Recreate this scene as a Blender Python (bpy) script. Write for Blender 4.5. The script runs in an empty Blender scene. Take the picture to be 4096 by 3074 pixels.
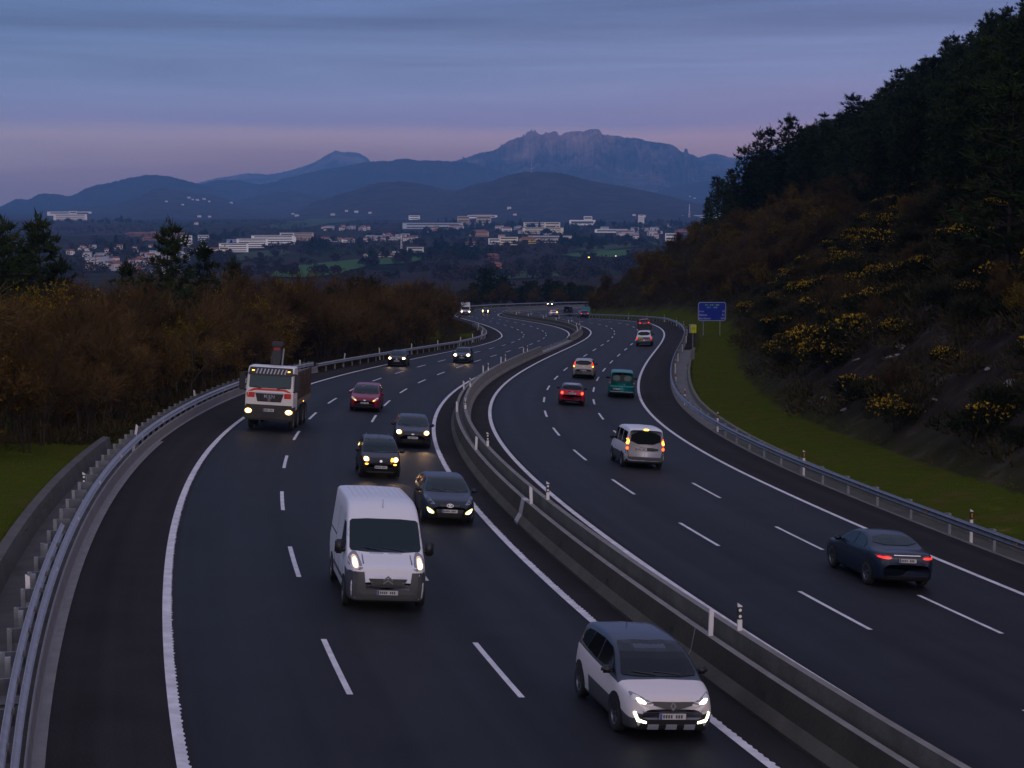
import bpy, bmesh, math, random
import numpy as np
from mathutils import Vector, Matrix, Euler
from mathutils.bvhtree import BVHTree
from mathutils.geometry import delaunay_2d_cdt

SC = bpy.context.scene
COL = SC.collection
R = math.radians

# ------------------------------------------------------------------ camera
cam_data = bpy.data.cameras.new("camera")
cam = bpy.data.objects.new("camera", cam_data)
COL.objects.link(cam)
PITCH = 0.10350
cam.location = (0, 0, 0)
cam.rotation_euler = (math.pi / 2 - PITCH, 0, 0)
cam_data.sensor_fit = 'HORIZONTAL'
cam_data.sensor_width = 36.0
cam_data.lens = 36.0 * 7062.87 / 4096.0
cam_data.clip_start = 0.5
cam_data.clip_end = 90000.0
SC.camera = cam

# ------------------------------------------------------------------ colour and render settings
SC.view_settings.view_transform = 'Standard'
SC.view_settings.look = 'None'
SC.view_settings.exposure = 0.0
SC.view_settings.gamma = 1.0
SC.view_settings.use_curve_mapping = False
SC.render.engine = 'CYCLES'
SC.cycles.use_denoising = True
try:
    SC.cycles.denoiser = 'OPENIMAGEDENOISE'
except Exception:
    pass
SC.cycles.max_bounces = 5
SC.cycles.diffuse_bounces = 2
SC.cycles.glossy_bounces = 3
SC.cycles.transmission_bounces = 4
SC.cycles.volume_bounces = 0
SC.cycles.sample_clamp_indirect = 4.0

# ------------------------------------------------------------------ world: a dusk sky under a thin cloud deck
SUN_EL, SUN_ROT = R(1.5), R(152.0)
world = bpy.data.worlds.new("World")
SC.world = world
world.use_nodes = True
wt = world.node_tree
for n in list(wt.nodes):
    wt.nodes.remove(n)
def wn(t, **kw):
    n = wt.nodes.new(t)
    for k, v in kw.items():
        setattr(n, k, v)
    return n
def wl(a, b):
    wt.links.new(a, b)
def wmath(op, a, b=None, clamp=False):
    n = wn('ShaderNodeMath', operation=op, use_clamp=clamp)
    for i, v in enumerate((a, b)):
        if v is None:
            continue
        if isinstance(v, (int, float)):
            n.inputs[i].default_value = v
        else:
            wl(v, n.inputs[i])
    return n.outputs[0]
def wmix(fac, a, b, blend='MIX'):
    n = wn('ShaderNodeMix', data_type='RGBA', blend_type=blend)
    if isinstance(fac, (int, float)):
        n.inputs[0].default_value = fac
    else:
        wl(fac, n.inputs[0])
    for sock, v in ((n.inputs[6], a), (n.inputs[7], b)):
        if isinstance(v, tuple):
            sock.default_value = v + (1.0,)
        else:
            wl(v, sock)
    return n.outputs[2]
def wramp(fac, stops):
    n = wn('ShaderNodeValToRGB')
    cr = n.color_ramp
    while len(cr.elements) < len(stops):
        cr.elements.new(0.5)
    for e, (p, c) in zip(cr.elements, stops):
        e.position = p
        e.color = tuple(c) + (1.0,)
    wl(fac, n.inputs[0])
    return n.outputs[0]
tc = wn('ShaderNodeTexCoord')
sep = wn('ShaderNodeSeparateXYZ')
wl(tc.outputs['Generated'], sep.inputs[0])
dx, dy, dz = sep.outputs
# soft waviness of the cloud deck's lower edge
mp = wn('ShaderNodeMapping')
mp.inputs['Scale'].default_value = (3.0, 3.0, 30.0)
wl(tc.outputs['Generated'], mp.inputs[0])
nz = wn('ShaderNodeTexNoise')
nz.inputs['Scale'].default_value = 1.0
nz.inputs['Detail'].default_value = 5.0
nz.inputs['Roughness'].default_value = 0.55
wl(mp.outputs[0], nz.inputs['Vector'])
streak = nz.outputs['Fac']
wob = wmath('MULTIPLY', wmath('SUBTRACT', streak, 0.5), 0.026)
elev = wmath('MULTIPLY', wmath('ADD', wmath('ADD', dz, wob), wmath('MULTIPLY', dx, -0.006)), 5.0, clamp=True)   # 0..0.2 -> 0..1
low = wramp(elev, [
    (0.00, (0.260, 0.140, 0.120)), (0.05, (0.290, 0.150, 0.130)), (0.10, (0.345, 0.185, 0.165)), (0.15, (0.500, 0.300, 0.270)),
    (0.185, (0.500, 0.325, 0.360)), (0.225, (0.290, 0.250, 0.405)), (0.34, (0.200, 0.240, 0.415)),
    (0.525, (0.130, 0.182, 0.365)), (0.62, (0.122, 0.172, 0.350)), (1.00, (0.150, 0.190, 0.400))])
# the glow is rosier towards the right of the view (the south-east) than towards the left
tint = wn('ShaderNodeCombineColor')
wl(wmath('ADD', 1.0, wmath('MULTIPLY', dx, 0.42)), tint.inputs[0])
wl(wmath('ADD', 1.0, wmath('MULTIPLY', dx, -0.02)), tint.inputs[1])
tint.inputs[2].default_value = 1.0
low = wmix(1.0, low, tint.outputs[0], 'MULTIPLY')
mp2 = wn('ShaderNodeMapping')
mp2.inputs['Scale'].default_value = (2.2, 2.2, 55.0)
mp2.inputs['Location'].default_value = (1.7, 0.4, 0.0)
wl(tc.outputs['Generated'], mp2.inputs[0])
nz2 = wn('ShaderNodeTexNoise')
nz2.inputs['Scale'].default_value = 1.0
nz2.inputs['Detail'].default_value = 7.0
nz2.inputs['Roughness'].default_value = 0.58
nz2.inputs['Distortion'].default_value = 0.5
wl(mp2.outputs[0], nz2.inputs['Vector'])
band = wmath('ADD', 0.30, wmath('MULTIPLY', nz2.outputs['Fac'], 1.40))
high_mask = wn('ShaderNodeMapRange')
high_mask.inputs[1].default_value = 0.035
high_mask.inputs[2].default_value = 0.075
wl(dz, high_mask.inputs[0])
grey = wn('ShaderNodeCombineColor')
for i in range(3):
    wl(band, grey.inputs[i])
low = wmix(high_mask.outputs[0], low, wmix(1.0, low, grey.outputs[0], 'MULTIPLY'))
# the overcast overhead is far brighter than the eastern horizon the camera looks at
up = wn('ShaderNodeMapRange', interpolation_type='SMOOTHSTEP')
up.inputs[1].default_value = 0.16
up.inputs[2].default_value = 0.85
wl(dz, up.inputs[0])
sky_col = wmix(up.outputs[0], low, (0.42, 0.44, 0.68))
west = wn('ShaderNodeMapRange', interpolation_type='SMOOTHSTEP')
west.inputs[1].default_value = 0.05
west.inputs[2].default_value = 0.95
wl(wmath('MULTIPLY', dy, -1.0), west.inputs[0])
sky_col = wmix(west.outputs[0], sky_col, (0.80, 0.72, 0.82))
below = wn('ShaderNodeMapRange')
below.inputs[1].default_value = -0.02
below.inputs[2].default_value = -0.15
wl(dz, below.inputs[0])
sky_col = wmix(below.outputs[0], sky_col, (0.03, 0.03, 0.04))
bg = wn('ShaderNodeBackground')
bg.inputs[1].default_value = 1.0
wl(sky_col, bg.inputs[0])
sky_tex = wn('ShaderNodeTexSky', sky_type='NISHITA')
sky_tex.sun_disc = False
sky_tex.sun_elevation = SUN_EL
sky_tex.sun_rotation = SUN_ROT
bg2 = wn('ShaderNodeBackground')
bg2.inputs[1].default_value = 0.012
wl(sky_tex.outputs[0], bg2.inputs[0])
addsh = wn('ShaderNodeAddShader')
wl(bg.outputs[0], addsh.inputs[0])
wl(bg2.outputs[0], addsh.inputs[1])
wo = wn('ShaderNodeOutputWorld')
wl(addsh.outputs[0], wo.inputs['Surface'])

# ------------------------------------------------------------------ sun: the last soft glow from the west, behind the camera
sun_data = bpy.data.lights.new("sun", 'SUN')
sun_data.energy = 0.55
sun_data.angle = R(24)
sun_data.color = (1.0, 0.82, 0.74)
sun = bpy.data.objects.new("sun", sun_data)
COL.objects.link(sun)
sd = Vector((math.sin(SUN_ROT) * math.cos(SUN_EL + .2), math.cos(SUN_ROT) * math.cos(SUN_EL + .2), math.sin(SUN_EL + .2)))
sun.rotation_euler = (-sd).to_track_quat('-Z', 'Y').to_euler()

# ------------------------------------------------------------------ helpers: tags, materials, mesh builders
def tag(o, label=None, cat=None, group=None, kind=None):
    if label: o['label'] = label
    if cat: o['category'] = cat
    if group: o['group'] = group
    if kind: o['kind'] = kind
    return o
def empty(name, loc=(0, 0, 0), label=None, cat=None, group=None, M=None):
    o = bpy.data.objects.new(name, None)
    COL.objects.link(o)
    if M is not None: o.matrix_world = M
    else: o.location = loc
    o.empty_display_size = 0.3
    return tag(o, label, cat, group)
def add_obj(name, mesh, parent=None):
    o = bpy.data.objects.new(name, mesh)
    COL.objects.link(o)
    if parent is not None: o.parent = parent
    return o
def children_of(o):
    return KIDS.get(o.name, [])
def dup(root, loc=None, rotz=0.0, scale=1.0, label=None, group=None, M=None):
    r = root.copy()
    COL.objects.link(r)
    if M is not None: r.matrix_world = M
    else:
        r.location = loc
        r.rotation_euler = (0, 0, rotz)
        r.scale = (scale, scale, scale) if isinstance(scale, (int, float)) else scale
    if label: r['label'] = label
    if group: r['group'] = group
    for ch in list(root.children):
        c = ch.copy(); COL.objects.link(c); c.parent = r
        for g in list(ch.children):
            d = g.copy(); COL.objects.link(d); d.parent = c
    return r

MATS = {}
def mat(name, col, rough=0.7, metal=0.0, var=0.0, vscale=4.0, bump=0.0, bscale=40.0, emit=None, es=0.0, coat=0.0, spec=0.5, col2=None, coord='Object', detail=4.0, alpha_in=None):
    """procedural principled material; var/col2 mix two tones with noise"""
    if name in MATS: return MATS[name]
    m = bpy.data.materials.new(name)
    m.use_nodes = True
    t = m.node_tree
    b = t.nodes['Principled BSDF']
    b.inputs['Roughness'].default_value = rough
    b.inputs['Metallic'].default_value = metal
    b.inputs['Specular IOR Level'].default_value = spec
    if coat:
        b.inputs['Coat Weight'].default_value = coat
        b.inputs['Coat Roughness'].default_value = 0.06
    b.inputs['Base Color'].default_value = tuple(col) + (1,)
    tcn = None
    if var or col2 or bump:
        tcn = t.nodes.new('ShaderNodeTexCoord')
    if var or col2:
        n = t.nodes.new('ShaderNodeTexNoise')
        n.inputs['Scale'].default_value = vscale
        n.inputs['Detail'].default_value = detail
        n.inputs['Roughness'].default_value = 0.6
        t.links.new(tcn.outputs[coord], n.inputs['Vector'])
        r = t.nodes.new('ShaderNodeValToRGB')
        r.color_ramp.elements[0].position = 0.32
        r.color_ramp.elements[1].position = 0.68
        if col2 is None:
            c1 = [max(0, c * (1 - var)) for c in col]; c2 = [c * (1 + var) for c in col]
        else:
            c1, c2 = col, col2
        r.color_ramp.elements[0].color = tuple(c1) + (1,)
        r.color_ramp.elements[1].color = tuple(c2) + (1,)
        t.links.new(n.outputs['Fac'], r.inputs[0])
        t.links.new(r.outputs[0], b.inputs['Base Color'])
    if bump:
        n = t.nodes.new('ShaderNodeTexNoise')
        n.inputs['Scale'].default_value = bscale
        n.inputs['Detail'].default_value = 3.0
        t.links.new(tcn.outputs[coord], n.inputs['Vector'])
        bp = t.nodes.new('ShaderNodeBump')
        bp.inputs['Strength'].default_value = bump
        bp.inputs['Distance'].default_value = 0.05
        t.links.new(n.outputs['Fac'], bp.inputs['Height'])
        t.links.new(bp.outputs[0], b.inputs['Normal'])
    if emit:
        b.inputs['Emission Color'].default_value = tuple(emit) + (1,)
        b.inputs['Emission Strength'].default_value = es
    MATS[name] = m
    return m

class MB:
    """collects vertices and faces, then links them as ONE mesh object"""
    def __init__(self):
        self.v = []; self.f = []; self.m = []; self.uv = None
    def add(self, verts, faces, mi=0):
        o = len(self.v)
        self.v.extend([tuple(map(float, p)) for p in verts])
        self.f.extend([tuple(i + o for i in f) for f in faces])
        self.m.extend([mi] * len(faces))
    def box(self, c, s, mi=0, M=None, bev=0.0):
        x, y, z = c; a, b, h = s[0] / 2, s[1] / 2, s[2] / 2
        if bev <= 0:
            vs = [(x + i * a, y + j * b, z + k * h) for k in (-1, 1) for j in (-1, 1) for i in (-1, 1)]
            fs = [(0, 2, 3, 1), (4, 5, 7, 6), (0, 1, 5, 4), (2, 6, 7, 3), (0, 4, 6, 2), (1, 3, 7, 5)]
            if M is not None: vs = [M @ Vector(p) for p in vs]
            self.add(vs, fs, mi)
        else:
            bm = bmesh.new()
            bmesh.ops.create_cube(bm, size=1.0)
            for p in bm.verts: p.co = (x + p.co.x * s[0], y + p.co.y * s[1], z + p.co.z * s[2])
            bmesh.ops.bevel(bm, geom=bm.edges[:], offset=bev, segments=2, affect='EDGES')
            bm.verts.index_update()
            vs = [p.co.copy() for p in bm.verts]
            if M is not None: vs = [M @ p for p in vs]
            self.add(vs, [[q.index for q in f.verts] for f in bm.faces], mi)
            bm.free()
    def tube(self, p0, p1, r0, r1=None, n=8, mi=0, caps=True):
        r1 = r0 if r1 is None else r1
        p0 = Vector(p0); p1 = Vector(p1); d = (p1 - p0)
        if d.length < 1e-6: return
        q = d.to_track_quat('Z', 'Y')
        vs = []
        for p, r in ((p0, r0), (p1, r1)):
            for i in range(n):
                a = 2 * math.pi * i / n
                vs.append(p + q @ Vector((math.cos(a) * r, math.sin(a) * r, 0)))
        fs = [(i, (i + 1) % n, n + (i + 1) % n, n + i) for i in range(n)]
        if caps: fs += [tuple(range(n))[::-1], tuple(range(n, 2 * n))]
        self.add(vs, fs, mi)
    def prism(self, poly, axis, a, b, mi=0):
        """2-D polygon extruded from a to b along an axis ('x','y','z')"""
        def P(u, v, w):
            return {'x': (w, u, v), 'y': (u, w, v), 'z': (u, v, w)}[axis]
        n = len(poly)
        vs = [P(u, v, a) for u, v in poly] + [P(u, v, b) for u, v in poly]
        fs = [(i, (i + 1) % n, n + (i + 1) % n, n + i) for i in range(n)] + [tuple(range(n))[::-1], tuple(range(n, 2 * n))]
        self.add(vs, fs, mi)
    def mesh(self, name, mats, smooth=False):
        me = bpy.data.meshes.new(name)
        me.from_pydata(self.v, [], self.f)
        for m in (mats if isinstance(mats, (list, tuple)) else [mats]): me.materials.append(m)
        if any(self.m): me.polygons.foreach_set('material_index', self.m)
        if smooth: me.polygons.foreach_set('use_smooth', [True] * len(me.polygons))
        me.update()
        return me
    def build(self, name, mats, parent=None, smooth=False):
        return add_obj(name, self.mesh(name, mats, smooth), parent)
def np_mesh(name, V, F, mats, smooth=False, mi=None, uv=None):
    """mesh from numpy arrays; F is (n,3) or (n,4)"""
    me = bpy.data.meshes.new(name)
    V = np.asarray(V, np.float32); F = np.asarray(F, np.int32)
    k = F.shape[1]
    me.vertices.add(len(V)); me.vertices.foreach_set('co', V.ravel())
    me.loops.add(F.size); me.loops.foreach_set('vertex_index', F.ravel())
    me.polygons.add(len(F)); me.polygons.foreach_set('loop_start', np.arange(0, F.size, k, dtype=np.int32))
    for m in (mats if isinstance(mats, (list, tuple)) else [mats]): me.materials.append(m)
    if mi is not None: me.polygons.foreach_set('material_index', np.asarray(mi, np.int32))
    if smooth: me.polygons.foreach_set('use_smooth', np.ones(len(F), bool))
    if uv is not None:
        l = me.uv_layers.new(name='UVMap')
        l.data.foreach_set('uv', np.asarray(uv, np.float32)[F.ravel()].ravel())
    me.update(calc_edges=True)
    return me

#TERR-BEGIN
# ------------------------------------------------------------------ the motorway's axis (curvature, grade, crossfall along its length)
KN = [-30., -10., 10., 30., 50., 70., 90., 110., 130., 150., 170., 190., 210., 230., 250., 270., 290., 310., 330., 350., 370., 390., 400., 432., 464., 496., 528., 560., 592., 624., 656., 688., 720.]
KV = [-.00623, -.00551, -.00479, -.00518, -.00288, -.00289, -.00267, -.0029, -.00261, -.00207, -.00114, -.00064, 6e-05, .00089, .0014, .00221, .00269, .00235, .00172, .00092, .00033, -.00039, -.00204, -.0037, -.00398, -.00282, -.00125, -.00118, -.0012, -.0012, -.0012, -.0012, -.0012]
ZK = [-30., 40., 90., 140., 190., 240., 300., 370., 460., 560., 720.]
ZS = [-.00508, -.02041, -.04402, -.04452, -.04217, -.04396, -.04436, -.04718, -.04767, -.04748, -.04728]
ZE = [-.07278, -.06976, -.06674, -.05356, -.00479, .03971, .06587, .00943, -.05036, -.06265, -.05232]
LANE, OFF_L, OFF_R, STEP_R = 3.4995, 1.704, 1.580, 0.2547
SG = np.arange(-30, 720 + .5, 1.0)
def _cum(a):
    c = np.concatenate([[0], np.cumsum((a[1:] + a[:-1]) / 2)])
    return c - c[30]
_kk = np.interp(SG, KN, KV)
TH = math.pi / 2 + 0.43497 + _cum(_kk)
AXX = 19.7727 + _cum(np.cos(TH)); AXY = -7.1243 + _cum(np.sin(TH)); AXZ = -9.6768 + _cum(np.interp(SG, ZK, ZS))
AXE = np.interp(SG, ZK, ZE)
# straight tangents beyond both ends
def _ext(i, dist):
    c, s = math.cos(TH[i]), math.sin(TH[i])
    sl = ZS[0] if i == 0 else ZS[-1]
    return SG[i] + dist, AXX[i] + c * dist, AXY[i] + s * dist, AXZ[i] + sl * dist, np.full(len(dist), TH[i]), np.full(len(dist), AXE[i])
_b = _ext(0, np.arange(-170, 0, 2.)); _f = _ext(-1, np.arange(2., 260, 2.))
ES, EX, EY, EZ, ET, EE = [np.concatenate(t) for t in zip(_b, (SG, AXX, AXY, AXZ, TH, AXE), _f)]
def rp(s, o, dz=0.0):
    """point on the motorway: s metres along, o metres right of the axis, dz above the surface"""
    x = np.interp(s, ES, EX); y = np.interp(s, ES, EY); z = np.interp(s, ES, EZ); th = np.interp(s, ES, ET); e = np.interp(s, ES, EE)
    return np.array([x + np.sin(th) * o, y - np.cos(th) * o, z + e * o + (STEP_R if np.ndim(o) == 0 and o > -0.14 else 0.0) + dz])
def road_frame(x, y):
    x = np.asarray(x, float).ravel(); y = np.asarray(y, float).ravel()
    idx = np.empty(len(x), int)
    for i in range(0, len(x), 20000):
        sl = slice(i, i + 20000)
        idx[sl] = ((x[sl, None] - EX) ** 2 + (y[sl, None] - EY) ** 2).argmin(1)
    ddx = x - EX[idx]; ddy = y - EY[idx]; th = ET[idx]
    o = ddx * np.sin(th) - ddy * np.cos(th); al = ddx * np.cos(th) + ddy * np.sin(th)
    dist = np.hypot(ddx, ddy)
    oc = np.clip(o, -17, 17)
    zr = EZ[idx] + np.clip(al, -3, 3) * np.interp(ES[idx], ZK, ZS) + EE[idx] * oc + np.where(o > -.14, STEP_R, 0)
    return ES[idx] + np.clip(al, -3, 3), o, zr, dist
def _hash(i, j, seed):
    n = (i * 374761393 + j * 668265263 + seed * 1442695041) & 0xffffffff
    n = ((n ^ (n >> 13)) * 1274126177) & 0xffffffff
    return ((n ^ (n >> 16)) & 0xffff) / 65535.0
def vnoise(x, y, seed=0):
    i = np.floor(x).astype(np.int64); j = np.floor(y).astype(np.int64)
    fx = x - i; fy = y - j
    fx = fx * fx * (3 - 2 * fx); fy = fy * fy * (3 - 2 * fy)
    a = _hash(i, j, seed); b = _hash(i + 1, j, seed); c = _hash(i, j + 1, seed); d = _hash(i + 1, j + 1, seed)
    return (a * (1 - fx) + b * fx) * (1 - fy) + (c * (1 - fx) + d * fx) * fy - 0.5
def sstep(a, b, x):
    t = np.clip((x - a) / (b - a), 0, 1)
    return t * t * (3 - 2 * t)
CAPY = ([-200, 0, 300, 350, 400, 450, 500, 560, 640, 800], [95, 95, 95, 58, 36, 19, 11, 6, 3, 0])
def ground_z(x, y):
    shp = np.shape(x)
    x = np.asarray(x, float).ravel(); y = np.asarray(y, float).ravel()
    s, o, zr, dist = road_frame(x, y)
    dr = o - 14.9; dl = -o - 14.9
    valley = -62 + 9 * vnoise(x / 600, y / 600, 1) + 4 * vnoise(x / 210, y / 210, 2)
    corridor = zr - 0.14
    # right: ditch, low wall, grass, cut slope with the hill above
    grass = zr + np.interp(dr, [0, 1.15, 1.62, 7], [-.3, -.4, .15, .55])
    cap = np.interp(y, *CAPY)
    top0 = 6.4 + .8 * vnoise(s / 14, 0 * s, 5) - 1.4 * sstep(170, 210, s)
    rise = np.maximum(0, dr - top0) * 0.78
    rise = rise + (1.6 * vnoise(x / 9, y / 9, 7) + .7 * vnoise(x / 3, y / 3, 8)) * sstep(1, 6, rise)
    rise = np.maximum(rise, 0)
    hill = rise * cap / (rise ** 3 + cap ** 3 + 1e-6) ** (1 / 3.)
    right = grass + hill
    tr = sstep(230, 650, dist) * 1.0
    right = right * (1 - tr) + valley * tr
    # left: ditch and low wall near the bridge, then woodland ground
    near = 1 - sstep(84, 92, s)
    verge = zr + near * np.interp(dl, [0, 1.2, 1.74, 8, 30], [-.3, -.4, .38, .75, .2]) + (1 - near) * np.interp(dl, [0, 1, 4, 30, 90], [-.1, -.15, -.5, -1.6, -3.0])
    verge = verge + .5 * vnoise(x / 7, y / 7, 11) * sstep(3, 10, dl)
    tl = sstep(110, 520, dist)
    left = verge * (1 - tl) + valley * tl
    z = np.where(dr > 0, right, np.where(dl > 0, left, corridor))
    far = sstep(650, 1000, np.hypot(x, y)) * (np.abs(o) > 40)
    z = z * (1 - far) + valley * far
    return z.reshape(shp)
def pxdir(u, v):
    """direction of a point of the 2212 x 1660 survey grid (used to read bearings off the photograph)"""
    a = (u - 1106) / 3814.2; b = -(v - 830) / 3814.2
    c, s = math.cos(PITCH), math.sin(PITCH)
    return np.array([a, c + b * s, -s + b * c])
#TERR-END
HAZE = 5.6e-5
# ------------------------------------------------------------------ ground
def ground_material():
    m = bpy.data.materials.new('ground_cover'); m.use_nodes = True
    t = m.node_tree; b = t.nodes['Principled BSDF']; b.inputs['Roughness'].default_value = 0.95; b.inputs['Specular IOR Level'].default_value = 0.0
    g = t.nodes.new('ShaderNodeNewGeometry')
    def noise(scale, detail=5, rough=.6):
        n = t.nodes.new('ShaderNodeTexNoise'); n.inputs['Scale'].default_value = scale; n.inputs['Detail'].default_value = detail; n.inputs['Roughness'].default_value = rough
        t.links.new(g.outputs['Position'], n.inputs['Vector']); return n.outputs['Fac']
    def ramp(f, stops):
        r = t.nodes.new('ShaderNodeValToRGB'); cr = r.color_ramp
        while len(cr.elements) < len(stops): cr.elements.new(.5)
        for e, (p, c) in zip(cr.elements, stops): e.position = p; e.color = c + (1,)
        t.links.new(f, r.inputs[0]); return r.outputs[0]
    def mix(f, a, c):
        n = t.nodes.new('ShaderNodeMix'); n.data_type = 'RGBA'
        t.links.new(f, n.inputs[0]); t.links.new(a, n.inputs[6]); t.links.new(c, n.inputs[7]); return n.outputs[2]
    at = t.nodes.new('ShaderNodeAttribute'); at.attribute_name = 'cover'
    sp = t.nodes.new('ShaderNodeSeparateColor'); t.links.new(at.outputs['Color'], sp.inputs[0])
    grass = ramp(noise(.55, 8, .7), [(.30, (.078, .054, .020)), (.44, (.056, .056, .010)), (.54, (.040, .056, .006)), (.66, (.070, .070, .012)), (.76, (.125, .100, .035))])
    soil = ramp(noise(.5), [(.3, (.018, .013, .011)), (.58, (.032, .025, .020)), (.78, (.085, .070, .060))])
    vale = ramp(noise(.006, 8, .62), [(.30, (.010, .014, .010)), (.42, (.030, .022, .022)), (.52, (.040, .029, .029)), (.60, (.018, .028, .012)), (.70, (.026, .044, .014))])
    c = mix(sp.outputs[0], soil, grass)
    c = mix(sp.outputs[1], c, vale)
    t.links.new(c, b.inputs['Base Color'])
    bp = t.nodes.new('ShaderNodeBump'); bp.inputs['Strength'].default_value = .5; bp.inputs['Distance'].default_value = .25
    t.links.new(noise(1.6, 6), bp.inputs['Height']); t.links.new(bp.outputs[0], b.inputs['Normal'])
    return m
def build_ground():
    a1 = np.arange(-26, 26.01, .22); a2 = np.concatenate([np.arange(26, 180, 4.0), [180]])[1:]
    ang = np.radians(np.concatenate([-a2[::-1][:-0 or None], a1, a2[:-1]]))
    rr = [2.0]
    while rr[-1] < 15600:
        r = rr[-1]; rr.append(r + max(.9, r * (.014 if r < 900 else .03 if r < 5000 else .07)))
    rr = np.array(rr)
    A, RR = np.meshgrid(ang, rr)
    x = np.sin(A) * RR; y = np.cos(A) * RR
    z = ground_z(x, y)
    s, o, zr, dist = road_frame(x, y)
    na, nr = len(ang), len(rr)
    V = np.stack([x.ravel(), y.ravel(), z.ravel()], 1)
    i = np.arange(nr - 1)[:, None] * na; j = np.arange(na)[None, :]
    j2 = (j + 1) % na
    F = np.stack([(i + j), (i + j2), (i + na + j2), (i + na + j)], -1).reshape(-1, 4)[:, ::-1]
    V = np.vstack([V, [[0, 0, ground_z(0., 0.).item()]]])
    me = np_mesh('ground', V, F, ground_material(), smooth=True)
    dr = o - 14.9; dl = -o - 14.9
    g = np.where((dr > 1.4) & (dr < 6.2), 1., 0) + np.where((dl > 1.4) & (dl < 14), 1., 0)
    g = np.clip(g + np.where(dr >= 6.2, .25 * (1 - sstep(6.2, 9, dr)), 0), 0, 1)
    v = sstep(250, 600, dist)
    col = np.zeros((len(V), 4), np.float32); col[:-1, 0] = g; col[:-1, 1] = v; col[:, 3] = 1
    ca = me.color_attributes.new('cover', 'FLOAT_COLOR', 'POINT'); ca.data.foreach_set('color', col.ravel())
    return tag(add_obj('ground', me), kind='structure')
GROUND = build_ground()

# ------------------------------------------------------------------ carriageways
def asphalt():
    m = bpy.data.materials.new('asphalt'); m.use_nodes = True
    t = m.node_tree; b = t.nodes['Principled BSDF']
    uv = t.nodes.new('ShaderNodeUVMap'); uv.uv_map = 'UVMap'
    sp = t.nodes.new('ShaderNodeSeparateXYZ'); t.links.new(uv.outputs[0], sp.inputs[0])
    def M(op, a, c=None, clamp=False):
        n = t.nodes.new('ShaderNodeMath'); n.operation = op; n.use_clamp = clamp
        for k, q in enumerate((a, c)):
            if q is None: continue
            if isinstance(q, (int, float)): n.inputs[k].default_value = q
            else: t.links.new(q, n.inputs[k])
        return n.outputs[0]
    def noise(vec, scale, detail=4):
        n = t.nodes.new('ShaderNodeTexNoise'); n.inputs['Scale'].default_value = scale; n.inputs['Detail'].default_value = detail
        t.links.new(vec, n.inputs['Vector']); return n.outputs['Fac']
    ao = M('ABSOLUTE', sp.outputs[0])
    # 1 inside the three running lanes, 0 on the shoulders; a slightly wandering paving joint
    wv = M('MULTIPLY', M('SUBTRACT', noise(uv.outputs[0], .08), .5), .5)
    lane = M('MULTIPLY', M('MULTIPLY', M('SUBTRACT', M('ADD', ao, wv), 1.55), 3.0, True), M('MULTIPLY', M('SUBTRACT', 12.25, M('ADD', ao, wv)), 3.0, True))
    # darker oil line along each lane's middle, worn wheel tracks beside it
    ph = M('MULTIPLY', M('SUBTRACT', ao, 1.64), 2 * math.pi / 3.5)
    cs = M('COSINE', ph)
    track = M('MULTIPLY', M('COSINE', M('MULTIPLY', ph, 2.0)), .5)
    long_map = t.nodes.new('ShaderNodeMapping'); long_map.inputs['Scale'].default_value = (1.2, .02, 1); t.links.new(uv.outputs[0], long_map.inputs[0])
    big = noise(long_map.outputs[0], 1.0, 5)
    fine = noise(uv.outputs[0], 22.0, 2)
    mid = noise(uv.outputs[0], .55, 5)
    val = M('ADD', M('ADD', M('MULTIPLY', M('SUBTRACT', fine, .5), 1.0), M('MULTIPLY', M('SUBTRACT', big, .5), 1.3)), M('ADD', M('MULTIPLY', M('SUBTRACT', mid, .5), .7), M('MULTIPLY', M('MULTIPLY', track, lane), -.20)))
    fac = M('ADD', 1.0, M('ADD', val, M('MULTIPLY', M('MULTIPLY', cs, lane), -.16)))
    mixc = t.nodes.new('ShaderNodeMix'); mixc.data_type = 'RGBA'
    mixc.inputs[6].default_value = (.0235, .0205, .0205, 1); mixc.inputs[7].default_value = (.0160, .0162, .0185, 1)
    t.links.new(lane, mixc.inputs[0])
    mul = t.nodes.new('ShaderNodeMix'); mul.data_type = 'RGBA'; mul.blend_type = 'MULTIPLY'; mul.inputs[0].default_value = 1
    cc = t.nodes.new('ShaderNodeCombineColor')
    for k in range(3): t.links.new(fac, cc.inputs[k])
    t.links.new(mixc.outputs[2], mul.inputs[6]); t.links.new(cc.outputs[0], mul.inputs[7])
    t.links.new(mul.outputs[2], b.inputs['Base Color'])
    t.links.new(M('ADD', .95, M('MULTIPLY', lane, -.34)), b.inputs['Roughness'])
    b.inputs['Specular IOR Level'].default_value = .08
    bp = t.nodes.new('ShaderNodeBump'); bp.inputs['Strength'].default_value = .35; bp.inputs['Distance'].default_value = .012
    t.links.new(noise(uv.outputs[0], 60.0, 2), bp.inputs['Height']); t.links.new(bp.outputs[0], b.inputs['Normal'])
    return m
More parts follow.
